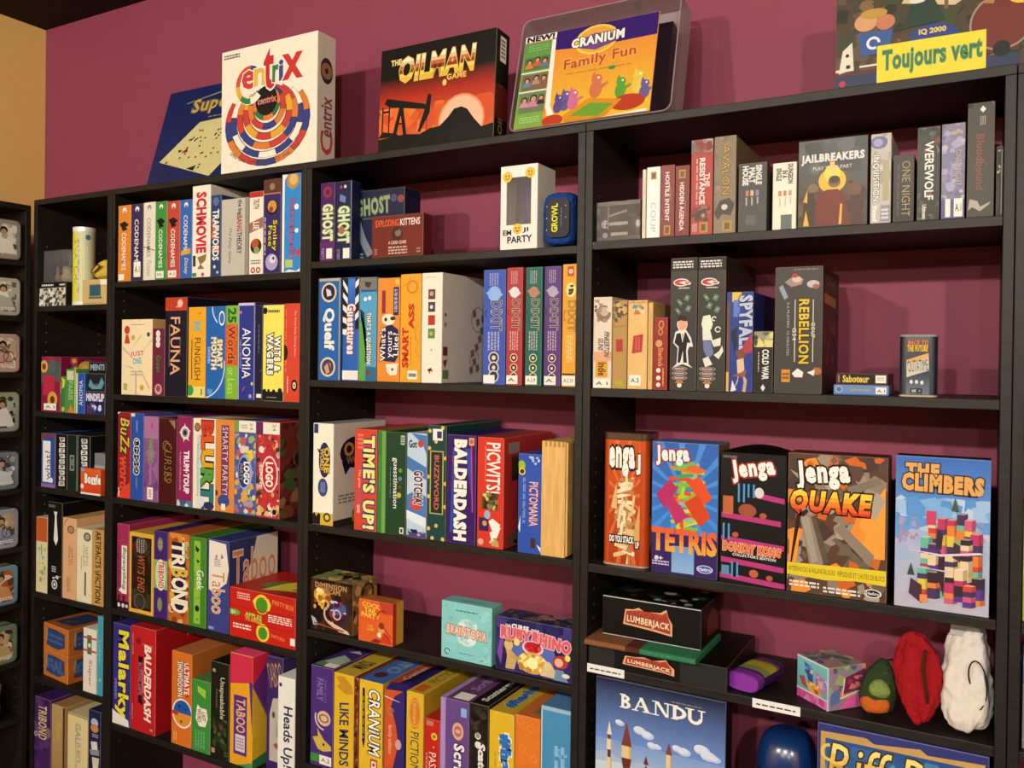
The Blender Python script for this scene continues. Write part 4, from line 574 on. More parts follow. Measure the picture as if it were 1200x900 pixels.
G((1.5633,-0.2740,0.4378,0.0504,0.2549), .25, 'd8b02e', 'yellow game box with orange oval and dark serif style vertical title', [E(.5, .8, .34, 'cf7c2c', .15), RING(.5, .8, .3, .33, 0, 360, 'e0a858', 2), V('the party game', .36, .7, .6, .9, 'e8c078', b=0), V('PICTIONARY', .25, .05, .75, .62, '2a3a4a', b=.0)], top=[R(.2, .05, .75, .22, 'a8502c'), T('PICTIONARY', .25, .3, .8, .98, '6a6030', rot=90)], side=[Sc(.3, .2, .9, .8, ['6a5a2c', '34285a', '8a742c'], 12, .16, 6)], sc='967a24', tc='a08426', group=GC5)
G((1.6138,-0.2740,0.4378,0.0452,0.2003), .2, 'bc2c22', 'short red game box with a yellow ringed dot and white title', [R(.15, .92, .6, .98, 'c07a5c'), E(.65, .8, .2, 'd8b83c'), E(.65, .8, .09, '6a7a3a'), E(.62, .67, .06, 'e0a45a'), V('PASSWORD', .32, .02, .78, .6, 'ece0d0', b=.0), FP(.12, .3, .25, .58, 'e0a090', 2, True)], group=GC5)
G((1.6782,-0.2740,0.4378,0.0795,0.2611), .25, '674a84', 'purple game box with lilac edge, gold lip emblem and white title', [R(0, 0, .18, 1, 'a98cc0'), E(.62, .72, .2, 'd8a888', .08), E(.62, .72, .13, 'a86a6a', .05), E(.62, .72, .1, 'd8a888', .02), R(.72, .86, .92, .94, '8aa8d8'), V('Scribblish', .5, .0, .84, .6, 'efe8f0', o='3a2450', b=.04)], top=[R(.0, .0, .18, 1, '9278a4'), K(.35, .04, .9, .2), T('Scribblish', .45, .3, .75, .9, '8a7098', rot=90)], tc='52344e', group=GC5)
G((1.7457,-0.2740,0.4378,0.0511,0.2641), .25, '26231f', 'black game box with tilted white scribble title', [Sc(.05, .6, .95, .98, ['34302c', '1c1a18', '3c3834'], 16, .2, 3), E(.45, .72, .16, 'e0dccc'), E(.45, .64, .16, 'e0dccc'), V('@', .34, .7, .55, .76, '26231f'), V('Scattergories', .38, .0, .82, .66, 'e8e4d8', b=.05, sh=.15)], top=[T('Scattergories', .3, .1, .75, .85, 'b8b4a8', rot=90, b=.04)], tc='1f1c1a', group=GC5)
G((1.8064,-0.2740,0.4378,0.0657,0.2583), .25, 'd8b22e', 'mustard yellow game box with bubbly blue title outlined white', [V('#hashtag', .38, .02, .85, .8, '2f72b4', o='ece8d8', b=.08, ow=.09), FP(.22, .2, .3, .64, '9a8430', 2, True)], top=[T('#hashtag', .25, .15, .75, .85, '2f5a8a', rot=90, b=.06, o='8a9aa0')], tc='a08428', group=GC5)
G((1.8734,-0.2740,0.4378,0.0639,0.2631), .25, 'd9772c', 'plain orange game box with ring pattern, second from the bookcase side', [RING(u, v, .1, .13, 0, 360, 'e08c48') for u, v in ((.2, .95), (.6, .9), (.3, .72), (.75, .65), (.4, .52), (.15, .45), (.6, .4))] + [T('Pit', .4, .05, .85, .16, '2a2620', o='e8dcc8', b=.04)], tc='a85c2c', top=[P('5a6048', (.5, .1), (.95, .1), (.95, .6), (.7, .7))], group=GC5)
G((1.9442,-0.2740,0.4378,0.0732,0.2977), .23, '4a8cb4', 'blue game box with white worn edge and mottled pale title, last on its shelf', [R(0, 0, .04, 1, 'd8d8cc'), R(0, .97, 1, 1, '9ab8c8'), Sc(.35, .02, .9, .7, ['6aa4cc', '7ab4d8', '5a98c0', '5a9cc4'], 70, .07, 5), FP(.42, .02, .84, .72, '86b8d8', 2, True)], tc='3a5a74', group=GC5)

# ================================================================ fourth bookcase
def wrapped_cards():
    x, y, z, w, h = (2.0690,-0.2600,1.7635,0.0995,0.0857)
    r = chamfer_box(w, .1, h, (hexrgb('5e4a40'), hexrgb('4a3a34'), hexrgb('8a8078'))).build('wrapped_card_set', CARD, loc=(x + .001, y, z))
    tag(r, 'low brown box of cards wrapped in crinkled clear film', 'board game')
    decorate(r, (('front', [R(0, .0, 1, .12, '7a6a60'), T('f', .14, .36, .26, .52, 'e8e4dc', b=.02), RING(.2, .44, .07, .09, 0, 360, 'e8e4dc'), R(.3, .4, .72, .48, 'd8d0c0'), P('c8c0b0', (.28, .66), (.7, .78), (.7, .72), (.28, .62)), R(.33, .14, .72, .22, 'd8d0c0'), E(.2, .16, .06, 'c8c8cc'), P('5a7a48', (.74, .7), (.9, .66), (.9, .56), (.74, .62)), R(.25, .3, .28, .98, 'b0a498'), R(0, .9, 1, 1, '9a9088')]),), w, .1, h)
    m = MB(); rg = random.Random(4); n = 12
    for j in range(6):
        for i in range(n):
            u0, u1 = -w / 2 + w * i / n, -w / 2 + w * (i + 1) / n; v0, v1 = h * j / 6, h * (j + 1) / 6
            f = lambda u, v: (u, -.0035 - .002 * math.sin(u * 900 + v * 300) * math.cos(v * 700 + i * 0), v)
            m.poly([f(u0, v0), f(u1, v0), f(u1, v1), f(u0, v1)], (1, 1, 1))
    m.build('clear_wrap', CLEAR, r, smooth=True)
wrapped_cards()
GD1 = 'game boxes on the top shelf of the fourth bookcase'
G((2.1323,-0.2740,1.7635,0.0078,0.1449), .14, 'd8cdb0', 'thin cream card box squeezed beside the white one', [R(.3, .1, .7, .9, 'cabf9f')], group=GD1)
G((2.1527,-0.2740,1.7635,0.0295,0.1480), .14, 'eae5da', 'narrow white game box with grey square lettering and gold seal', [R(.3, .82, .72, .93, 'b08a3a'), R(.38, .84, .64, .91, '6a5428'), V('COUP', .32, .08, .7, .5, '8c8e96', b=-.01)], group=GD1)
G((2.1837,-0.2740,1.7635,0.0288,0.1487), .14, '7c3230', 'narrow dark red game box with gold seal at its foot', [V('HOSTILE INTENT', .32, .22, .62, .9, 'ecdcd0', b=.02), FP(.68, .5, .76, .7, 'b08078', 1, True), R(.25, .03, .72, .16, 'b08a3a'), R(.34, .05, .62, .14, '6a4828')], group=GD1)
G((2.2147,-0.2740,1.7635,0.0293,0.1444), .14, '7a302e', 'narrow dark red game box with gold seal at its head', [V('HIDDEN AGENDA', .32, .08, .62, .76, 'ecdcd0', b=.02), FP(.68, .3, .76, .5, 'b08078', 1, True), R(.25, .82, .72, .94, 'b08a3a'), R(.34, .84, .62, .92, '6a4828')], group=GD1)
G((2.2549,-0.2740,1.7635,0.0444,0.1935), .2, 'a83f38', 'tall red game box with painted heads and white two line title', [R(0, .86, 1, 1, '8c7e70'), Sc(0, .84, 1, 1, ['8a4a40', '6a6660', 'a89a88', '7a3a34'], 18, .2, 4), V('THE', .66, .5, .86, .64, 'ecdcd0', b=.02), V('RESISTANCE', .4, .32, .64, .8, 'ecdcd0', b=.03), FP(.22, .32, .34, .8, 'd89a90', 1, True), Sc(.05, .14, .95, .3, ['5a3430', '4a4440', '7a3a34', '8a6a5a'], 26, .16, 8), E(.55, .22, .2, '4a3a34'), E(.58, .2, .1, 'a88470'), R(.42, .02, .8, .13, 'b08a3a'), R(.5, .04, .7, .11, '6a4828'), FP(.08, .03, .32, .12, 'd8b0a4', 3, True)], group=GD1)
G((2.3016,-0.2740,1.7635,0.0439,0.1944), .2, '857862', 'tall stone brown game box with gold capitals and a dark bird', [Sc(0, 0, 1, 1, ['8a7c64', '7c6e58', '94866e', '857862'], 50, .14, 2), V('AVALON', .38, .4, .72, .9, 'c09a48', b=.0, o='6a5c3c'), P('4a443c', (.02, .22), (.3, .34), (.7, .36), (.95, .3), (.8, .18), (.4, .2), (.2, .14)), E(.5, .27, .14, 'c8c0b4', .03), R(.42, .02, .85, .13, 'b08a3a'), R(.5, .04, .75, .11, '6a5c3c')], sc='443a2e', tc='4a4034', group=GD1)
G((2.3563,-0.2740,1.7635,0.0544,0.1351), .16, '4c4c48', 'dark grey game box with white stacked lettering and three tiny pictures', [V('SINGLE\nMALT\nHOUSE', .15, .68, .82, .96, 'dcd8cc', b=.05), R(.26, .52, .37, .6, 'c07a5c'), R(.43, .52, .54, .6, 'c8b09a'), R(.62, .52, .73, .6, '9a7aa0'), FP(.24, .38, .34, .5, 'b8b4a8', 1, True), FP(.44, .38, .54, .5, 'b8b4a8', 1, True), FP(.64, .4, .74, .5, 'b8b4a8', 1, True), R(.28, .1, .62, .24, '5c6058')], group=GD1)
G((2.4173,-0.2740,1.7635,0.0444,0.1294), .16, 'e6dfc8', 'cream white game box with dark block lettering and three tiny pictures', [V('DUNGEON\nIN A\nSINGLE', .16, .68, .85, .97, '5e5c54', b=.05), R(.24, .5, .38, .58, 'c8846a'), R(.46, .5, .58, .58, 'b87a5c'), R(.68, .5, .8, .58, 'b8948c'), FP(.27, .34, .36, .48, 'a8a290', 1, True), FP(.5, .34, .58, .48, 'a8a290', 1, True), FP(.72, .38, .8, .48, 'a8a290', 1, True), R(.36, .0, .82, .22, '5c6a60')], group=GD1)
G((2.5041,-0.2740,1.7635,0.1226,0.1657), .06, '4a4842', 'wide grey brown game box facing out with robed figure in a yellow glow', [GR(0, 0, 1, 1, '4a3c30', '5c605e', 6), Sc(0, .6, 1, 1, ['545854', '4a4c4a', '646866'], 24, .14, 3), Sc(0, .0, 1, .5, ['4a3426', '5c4a34', '3a2c24', '6a5036'], 50, .09, 4), E(.5, .52, .2, 'd8b23a', .14), E(.5, .6, .12, 'e8cc58', .1), P('e0c05a', (.46, .8), (.54, .8), (.53, .66), (.47, .66)), P('6e2c20', (.22, .02), (.28, .36), (.42, .42), (.58, .42), (.7, .34), (.76, .02)), E(.53, .5, .09, '7a6048', .06), E(.53, .53, .08, '4a3a2c', .045), P('d8a83c', (.6, .02), (.62, .25), (.65, .25), (.64, .02)), E(.22, .45, .08, '7a6a50', .05), E(.82, .4, .1, '6a4a36', .08), P('3c3424', (.06, .02), (.1, .38), (.24, .4), (.26, .02)), P('4a2c22', (.78, .02), (.76, .34), (.9, .34), (.94, .02)), P('d8a83c', (.08, .3), (.14, .44), (.14, .28)), P('d8a83c', (.08, .02), (.12, .2), (.17, .02)), T('JAILBREAKERS', .05, .72, .95, .83, 'dcdad0', b=.05, o='5c5c58'), T('PLAY YOUR PART', .22, .65, .78, .69, 'c8c0a8', b=.02)], wear=.1, group=GD1)
G((2.5878,-0.2740,1.7635,0.0344,0.1646), .18, 'b8b2a6', 'pale grey game box with violet orb and white vertical title', [Sc(0, .4, 1, 1, ['a49e94', 'c4beb0', '9a948c'], 24, .2, 6), E(.4, .9, .42, '6a6a8c', .07), E(.35, .9, .24, '9a9ab8', .045), V('INQUISITION', .08, .25, .42, .76, 'ece8dc', o='4a4440', b=.02), R(.6, .25, .9, .7, 'a49c74'), R(.5, .02, .95, .2, '8c8890'), V('Werewolf', .12, .02, .35, .2, 'ece8dc', b=.04), FP(.55, .04, .9, .17, 'd8d4cc', 3)], group=GD1)
G((2.6258,-0.2740,1.7635,0.0341,0.1220), .18, '2b2725', 'short black game box with thin gold capitals', [V('ONE NIGHT', .42, .08, .82, .9, 'b0985a', b=-.01), FP(.2, .1, .3, .86, '5c544c', 1, True)], group=GD1)
G((2.6660,-0.2740,1.7635,0.0362,0.1670), .2, '33342e', 'dark mossy game box with white angular title and red accent', [Sc(0, .7, 1, 1, ['5a5c54', '3c3d38', '24241f', '6a3c34'], 22, .18, 5), Sc(0, 0, 1, .3, ['4a4c40', '5c5a48', '7a4c40', '2c2d28'], 24, .18, 6), P('7a6a68', (.8, .82), (.98, .74), (.9, .7)), V('WEREWOLF', .34, .22, .72, .84, 'e8e4d8', b=.02), V('Ultimate', .25, .02, .42, .17, 'd8d4c4', b=.03)], group=GD1)
G((2.7050,-0.2740,1.7635,0.0364,0.1681), .2, '7c7894', 'misty violet game box with tarnished capitals and code stickers', [Sc(0, 0, 1, 1, ['8a86a4', '6c6a8c', 'a09cb0', '7a7694', 'b0acb4'], 50, .2, 7), R(0, 0, 1, .2, '5c5484'), Sc(.3, .88, .9, 1, ['a89a8c', '8c7c70'], 8, .14, 3), V('ONE NIGHT', .58, .34, .86, .72, 'c8bc98', b=-.01, o='6c6480'), V('ultimate', .4, .4, .5, .6, 'b0a8bc', b=0), K(.18, .02, .4, .21), K(.55, .02, .92, .21, 'A.1')], group=GD1)
G((2.7471,-0.2740,1.7635,0.0408,0.1992), .2, '47433a', 'tallest olive grey game box with a small white diamond and faint red title', [P('d8d8d0', (.45, .94), (.56, .97), (.68, .94), (.56, .91)), FP(.45, .8, .68, .88, 'a09c90', 3, True), RING(.5, .45, .2, .22, 0, 360, '6a5a50'), V('Bloodbound', .34, .24, .62, .72, '8c4c3e', b=0, o='55493e'), P('a8a294', (.05, .06), (.1, .16), (.4, .14), (.5, .09), (.9, .13), (.8, .1), (.5, .05), (.2, .09)), R(0, .965, .18, 1, '2a2722')], group=GD1)
G((2.7759,-0.2740,1.7635,0.0098,0.1203), .18, '15130f', 'thin black game box wedged against the bookcase side with pale rim', [R(.75, .02, .85, .95, '8a8a80'), Sc(.1, .6, .6, .95, ['a8a8a0', '3a3834'], 10, .2, 3), FP(.2, .1, .5, .5, '4a4844', 1, True)], group=GD1)

GD2 = 'game boxes on the second shelf of the fourth bookcase'
G((2.0425,-0.2740,1.4469,0.0427,0.1965), .17, 'd9ccb4', 'cream game box with sepia portrait and orange label, beside the bookcase side', [E(.55, .82, .4, '8a6c5a', .09), E(.6, .84, .24, 'c4a68c', .05), Sc(.05, .72, .95, .97, ['9a8270', '6a5444', 'd9ccb4'], 14, .15, 4), R(0, .3, 1, .4, 'd8a080'), V('PINKERTON\nGUNS', .28, .34, .88, .62, '5c4a44', b=.03, sh=.3), R(.15, .12, .8, .3, 'd89a3a'), V('Indie', .3, .14, .7, .28, '5a3a1c', b=.03), K(.05, .01, .95, .1, 'A 1')], sc='8c7a5c', group=GD2)
G((2.0821,-0.2740,1.4469,0.0325,0.1882), .17, 'b08a50', 'tan wood grain game box with a small red stamp, deeper toned', [Sc(0, .75, 1, 1, ['5c4c34', '7a6a4a', '4a4c5c', 'c8a468'], 16, .24, 4), R(.25, .42, .72, .56, 'a83a30'), E(.5, .06, .3, 'a8a43a', .04), P('9a7440', (.0, .7), (1, .72), (1, .71), (0, .69))], group=GD2)
G((2.1219,-0.2740,1.4469,0.0431,0.1875), .18, 'dcb470', 'pale wood grain game box with a leaning red stamp', [Sc(.15, .84, .85, .99, ['c89c54', '5a8aa8', 'e8cc90', 'b07a3c'], 12, .14, 5), P('b03a34', (.22, .4), (.75, .42), (.8, .62), (.3, .6)), FP(.38, .43, .66, .59, 'c8605a', 2, True), K(.1, .04, .7, .16, 'A.2'), R(.0, .97, 1, .98, 'b88c4c')], group=GD2)
G((2.1504,-0.2740,1.4469,0.0100,0.1820), .18, 'd8ae68', 'very thin pale wood grain game box behind the small red one', [R(.4, .1, .6, .9, 'c0964e')], group=GD2)
G((2.1725,-0.2740,1.4469,0.0297,0.1505), .16, '922c26', 'short red game box with gold ornament and white round symbols', [E(.55, .9, .2, 'c0884a', .06), E(.55, .9, .12, '922c26', .04), E(.5, .8, .18, 'c0884a', .05), E(.5, .8, .1, '922c26', .03), E(.4, .64, .25, 'c89a5a', .05), V('Sherlock', .35, .32, .7, .58, 'd8a860', b=.01), E(.38, .27, .16, 'ece0d0'), E(.38, .165, .16, 'ece0d0'), E(.38, .07, .16, 'ece0d0'), FP(.65, .05, .8, .3, 'd8a860', 1, True)], group=GD2)
def money_box(pos, label, kind):
    fr = [R(0, .9, 1, 1, '1c1a18'), FP(.08, .92, .85, .98, 'd8d4c8', 3), E(.4, .815, .3, 'e0d8cc', .03), E(.4, .815, .26, 'b83a30', .022), P('e8dcd0', (.3, .815), (.5, .825), (.78, .812), (.74, .795), (.5, .8)), E(.62, .808, .1, 'b83a30', .006), FP(.3, .765, .72, .78, 'd8d4c8', 1)]
    for u, v, a in ((.62, .7, 1), (.35, .665, -1), (.68, .62, 1), (.28, .6, -1)) if kind else ((.3, .7, -1), (.64, .7, 1), (.42, .64, 1), (.7, .61, 1)):
        fr += [P('5d7d5c', (u - .12, v - .015 * a), (u - .02, v + .025), (u + .13, v + .01 * a), (u + .04, v - .03)), E(u, v, .03, 'a8b89c')]
    if kind:   # plain suited figure
        fr += [P('dedad0', (.12, .36), (.2, .44), (.36, .46), (.6, .46), (.8, .4), (.88, .33), (.74, .33), (.68, .3), (.72, .2), (.88, .17), (.5, .2), (.1, .17), (.26, .2), (.3, .32)), P('1c1a1c', (.17, .36), (.25, .43), (.6, .44), (.8, .36), (.66, .36), (.62, .3), (.66, .21), (.52, .21), (.5, .3), (.4, .21), (.3, .21), (.34, .33)), P('eee8dc', (.4, .44), (.56, .44), (.48, .36)), P('1c1a1c', (.46, .43), (.5, .43), (.49, .37)), E(.46, .5, .2, 'dedad0', .052), E(.46, .5, .175, 'dca07c', .045), P('221c1a', (.28, .52), (.3, .56), (.5, .57), (.64, .55), (.62, .52), (.4, .53))]
    else:      # plain cook-like figure in white
        fr += [P('dde0c4', (.14, .5), (.2, .56), (.45, .57), (.56, .5), (.5, .46), (.2, .46)), P('d8dcc8', (.18, .46), (.46, .46), (.56, .38), (.85, .4), (.84, .34), (.6, .33), (.5, .38), (.2, .38)), P('6c78a0', (.2, .38), (.5, .37), (.6, .28), (.4, .24), (.24, .3)), P('d8dcc8', (.2, .24), (.4, .26), (.56, .2), (.3, .18)), P('d8dcc8', (.6, .27), (.8, .3), (.9, .34), (.95, .3), (.78, .24)), RING(.74, .46, .07, .11, 0, 330, 'd8dcc8'), RING(.6, .54, .05, .09, 20, 300, 'd8dcc8')]
    for v in (.225 - .08 * i for i in range(0)): pass
    for i, v in enumerate((.145, .11, .075)):
        fr += [E(.38, v + .02, .3, 'a89890', .016), E(.38, v + .02, .27, '6a4a48', .012), FP(.2, v + .014, .56, v + .026, 'dcd4c8', 1, seed=i)]
    fr += [E(.38, .04, .09, 'dcd8cc'), P('c0783c', (.2, .06), (.36, .085), (.38, .05)), P('c0783c', (.56, .06), (.4, .085), (.38, .05))]
    G(pos, .25, '383632', label, fr, group=GD2, sc='241f1c', tc='2a2624')
money_box((2.2207,-0.2740,1.4469,0.0551,0.2717), 'tall charcoal game box with banknotes above a suited cartoon figure', 1)
money_box((2.2785,-0.2740,1.4469,0.0560,0.2709), 'tall charcoal game box with banknotes above a tumbling white figure', 0)
G((2.3355,-0.2740,1.4469,0.0518,0.1988), .2, '2b3c86', 'blue game box with silver sideways title and painted running woman', [R(0, 0, .12, .9, '6a4a3a'), R(.2, .9, .55, 1, 'd8b84a'), R(.25, .75, .5, .92, '5a7ac0'), V('SPYFALL', .5, .4, .95, .96, 'b4bcd0', o='24305e', b=.05, sh=-.1), P('a83a44', (.6, .45), (.98, .6), (.98, .4), (.7, .38)), E(.55, .38, .12, 'a87a54', .04), P('7a4a34', (.35, .4), (.6, .44), (.75, .36), (.5, .3)), P('d8b898', (.4, .32), (.66, .34), (.7, .22), (.5, .18), (.45, .1), (.3, .02), (.45, .14)), P('c8a284', (.6, .2), (.8, .12), (.75, 0), (.62, .0), (.68, .1)), P('8a5a3c', (.2, .16), (.8, .22), (.7, .15)), P('e0dcd4', (.18, .0), (.24, .12), (.4, .02)), P('1c2440', (.15, .6), (.4, .66), (.4, .45), (.3, .4)), R(0, .0, .1, .2, 'd8a84a')], group=GD2)
G((2.3819,-0.2740,1.4469,0.0365,0.1207), .18, '24241f', 'short black game box with white vertical title beneath a pale photo strip', [R(0, .74, 1, .99, '8f8f6c'), Sc(0, .74, 1, .98, ['d8cc7a', '5c6048', '3c4034', 'a8a88c'], 14, .2, 3), V('COLD WAR', .45, .22, .78, .7, 'e8e4d8', b=.03), FP(.2, .34, .32, .66, 'b89a94', 1, True), P('d8d8d4', (.38, .08), (.5, .14), (.62, .08), (.5, .02))], group=GD2)
G((2.4465,-0.2740,1.4469,0.0876,0.2438), .2, '403c37', 'large charcoal game box facing out with yellow vertical capitals', [P('9a8478', (.2, .88), (.4, .93), (.6, .9), (.56, .86), (.35, .84)), E(.46, .9, .1, 'c8b4a4', .025), E(.42, .93, .06, 'a83a30', .018), P('8c98ac', (.08, .84), (.16, .86), (.28, .76), (.2, .74)), E(.8, .86, .13, 'b8b0ac', .03), E(.86, .84, .07, '9a5a50', .02), V('REBELLION', .52, .24, .72, .74, 'd8b82c', b=.03, o='2a2622'), R(.42, .25, .44, .74, 'c8c0b0'), R(.8, .25, .82, .74, 'c8c0b0'), V('COUP', .77, .44, .85, .56, 'e8e4d8', b=0, o='403c37'), V('G54', .38, .42, .46, .52, 'e8e4d8', b=0, o='403c37'), V('2-6 PLAYERS  15 MINUTES', .26, .3, .31, .72, 'b8b0a4', b=0), R(.16, .09, .34, .19, 'c88a3a'), FP(.18, .11, .32, .17, '5a3c1c', 2), P('e4e0d4', (.38, .16), (.5, .2), (.62, .17), (.6, .13), (.44, .13)), E(.9, .18, .1, 'a8683c', .03), P('e4e0d4', (.7, .17), (.86, .19), (.84, .14)), FP(.4, .97, .9, .985, '8a827a', 1)], side=[T('G54', .15, .86, .75, .94, '5a4a44'), P('8a5a2c', (.1, .8), (.8, .78), (.8, .7), (.1, .72)), Sc(.1, .2, .9, .6, ['4a2420', '3a1c1a', '5a2c24'], 20, .1, 3)], sc='251b18', tc='2a2522', group=GD2)
_q = (2.5565,-0.2500,1.4469,0.0958,0.0188)
G(_q, .12, '6488bc', 'slim pale blue card box lying flat under the black one', [RING(.1, .55, .05, .07, 0, 360, '9ab4a8'), E(.1, .55, .04, '4a6c94', .2), T('Saboteur', .3, .4, .68, .72, 'b0b46c', b=.01, o='6a8094'), K(.77, .12, .96, .8, 'A.1'), R(0, .0, 1, .14, '4a6ca0')], name='card_box')
_q2 = (2.5573,-0.2460,1.4469,0.0895,0.0393)
G((_q2[0], _q2[1], _q[2] + _q[4] + .0005, _q2[3], .0215), .12, '2a1d1b', 'slim black card box with yellow title lying on top of the blue one', [T('Saboteur', .13, .22, .64, .8, 'd8b84a', b=.04), R(.03, .2, .07, .85, '9a6a4c'), K(.77, .18, .97, .85), FP(.8, .35, .94, .7, 'b09a5c', 2)], sc='3c1c1e', name='card_box')
def tin_box(pos, d, col, label, front, name='game_tin', r0=.012, lidh=.02, lidcol='3a2c24', side=()):
    x, y, z, w, h = pos
    root = bpy.data.objects.new(name, None); COL.objects.link(root); root.location = (x, y, z); tag(root, label, 'board game')
    m = MB(); rr = [(px, d / 2 + py) for px, py in rrect(w, d, r0)]
    loft(m, [[(a, b, .003) for a, b in rr], [(a, b, h - lidh) for a, b in rr]], hexrgb(col)); m.build('tin_body', TINM, root, bevel=.0008)
    m = MB(); r2 = [(px, d / 2 + py) for px, py in rrect(w + .0016, d + .0016, r0)]
    loft(m, [[(a, b, 0) for a, b in r2], [(a, b, .0035) for a, b in r2]], hexrgb('b09a84')); m.build('base_rim', TINM, root)
    m = MB(); loft(m, [[(a, b, h - lidh) for a, b in r2], [(a, b, h - .002) for a, b in r2], [(a * .97, d / 2 + (b - d / 2) * .97, h) for a, b in r2]], hexrgb(lidcol)); m.build('lid', PLASTIC, root)
    a, l, s = MB(), MB(), MB(); ww = w - 2 * r0
    draw(((-ww / 2, 0, .004), (1, 0, 0), (0, 0, 1), (0, -1, 0), ww, h - lidh - .004), front, a, l, s, 2)
    if side: draw(((w / 2, r0, .004), (0, 1, 0), (0, 0, 1), (1, 0, 0), d - 2 * r0, h - lidh - .004), side, a, l, s, 2)
    if a.f: a.build('printed_artwork', TINM, root)
    if l.f: l.build('printed_lettering', CARD, root)
    if s.f: s.build('paper_sticker', MATTE, root)
    return root
tin_box((2.6531,-0.2600,1.4469,0.0619,0.1131), .045, '24303e', 'upright navy printed tin with a pale number plate across it', [GR(0, 0, 1, .35, '6c7480', '24303e', 6), GR(0, .8, 1, 1, '24303e', '4a5058', 4), T('BACK TO', .06, .86, .92, .94, 'd07a3c', o='5a2420', b=.05, sh=.2), T('THE FUTURE', .04, .75, .92, .85, 'dcb84a', o='6a3420', b=.05, sh=.2), P('c8c2ac', (.0, .6), (.95, .72), (.98, .42), (.02, .3)), P('d0a050', (.0, .6), (.95, .72), (.95, .64), (0, .53)), T('OUTATIME', .05, .4, .94, .6, '34343a', rot=7, b=.0), E(.22, .22, .07, 'dcdcd8', .035), E(.45, .22, .07, 'dcdcd8', .035), E(.68, .21, .07, 'dcdcd8', .035), R(.18, .02, .7, .11, '181a20'), T('GAME', .24, .04, .44, .09, 'dcdcd8'), E(.58, .065, .05, '8c8c8c')], lidh=.004, lidcol='8c8c88')

# third shelf: block tower games
STK = lambda u0, v0, u1, v1, cols, n, sz, seed: Sc(u0, v0, u1, v1, cols, n, sz, seed)
JG = lambda u0, v0, u1, v1, rot=0, t='Jenga', oc='a82c24': [T(t, u0, v0, u1, v1, 'f2eee2', rot=rot, o=oc, b=.05, ow=.07)]
def plank(u, v, L, W, a, c, asp=1.0):
    ca, sa = math.cos(math.radians(a)), math.sin(math.radians(a)); q = []
    for x, y in ((-L, -W), (L, -W), (L, W), (-L, W)): q.append((u + (x * ca - y * sa), v + (x * sa + y * ca) * asp))
    return P(c, *q)
def towers(seed, u0, u1, v0, v1, cols, n, L, W, asp):
    rg = random.Random(seed); return [plank(rg.uniform(u0, u1), v0 + (v1 - v0) * i / n, L, W, rg.choice((-22, -10, 0, 12, 20, 78, 95)), cols[i % len(cols)] if rg.random() < .7 else rg.choice(cols), asp) for i in range(n)]
WD = ['ead9a8', 'dcc48c', 'c89a5c', 'f2e6c0', 'b8824a']
RAY = lambda cu, cv, c, n=12, L=1.4: [P(c, (cu, cv), (cu + L * math.cos(a), cv + L * .5 * math.sin(a)), (cu + L * math.cos(a + .12), cv + L * .5 * math.sin(a + .12))) for a in (2 * PI * i / n for i in range(n))]
tin_box((2.0927,-0.2600,1.0673,0.1022,0.2857), .075, 'c04a20', 'rounded orange block tower tin with a see-through brown lid', [GR(0, 0, 1, 1, 'a83a1c', 'c8501f', 4)] + RAY(.5, .55, 'd86c34', 14) + towers(2, .4, .6, .2, .72, WD, 26, .24, .035, .42) + towers(5, .35, .8, .04, .5, WD, 22, .2, .04, .42) + [P('e0b878', (.06, .45), (.24, .66), (.26, .44)), P('d8a868', (.75, .2), (1, .5), (1, .12)), FP(.22, .91, .7, .93, 'e8a06a', 1)] + JG(.0, .72, .8, .93, 0, 'enga', '1c1614') + [T('J', .9, .74, .99, .88, 'f2eee2', o='1c1614', b=.08), R(.0, .165, .82, .235, '1f1a18'), T('DO YOU STACK', .03, .175, .8, .225, 'f2ecdc', b=.04), R(.84, .13, 1, .2, '1f1a18'), T('UP', .87, .14, .98, .19, 'f2ecdc', b=.04)], r0=.016, lidh=.016, lidcol='4a342a', side=[GR(0, 0, 1, 1, '8a3018', 'a84020', 3), P('e8dcc0', (0, .1), (.6, .3), (0, .4))])
TC = ['7cb04a', 'd84a28', 'e0c83c', 'c85a2c', '3f9a6a', '8ab0a8', 'a8c840', 'd87a2c']
G((2.2278,-0.2740,1.0673,0.1385,0.2727), .085, '3a78c0', 'tall blue block tower box with coloured bricks and orange title', [GR(0, .3, 1, 1, '3878c4', '3560ac', 5)] + RAY(.5, .6, '4a8ad0', 16, 1.2) + towers(9, .42, .68, .36, .84, TC, 34, .17, .028, .5) + [P('b03060', (.07, .6), (.28, .72), (.4, .65), (.2, .5)), P('8c2450', (.07, .6), (.2, .5), (.22, .48), (.1, .57)), P('b43464', (.2, .55), (.38, .38), (.56, .45), (.32, .6)), P('d85028', (.55, .7), (.72, .76), (.92, .6), (.78, .54)), P('c84422', (.5, .55), (.7, .62), (.9, .46), (.74, .38)), P('e06430', (.48, .8), (.66, .84), (.84, .8), (.7, .77)), R(0, 0, 1, .31, '38265c'), GR(.32, .02, .66, .22, '8ab0d4', '6494cc', 3), T('TETRIS', .02, .18, .98, .34, ('bands', ['e0a040', 'e0903c', 'dc7434', 'd86038']), b=.05)] + JG(.07, .83, .56, .97, 2) + [FP(.02, .06, .28, .1, 'c8c0d4', 2), T('8+', .06, .1, .18, .13, 'e0dce4', b=.04), E(.82, .07, .12, 'd8dce8', .03), E(.82, .07, .105, '2e5aa0', .025), T('Hasbro', .73, .058, .91, .083, 'e0e4ec')], tc='34405e', side=[GR(0, 0, 1, 1, '4a4030', '5c4a2c', 2)], sc='54472c')
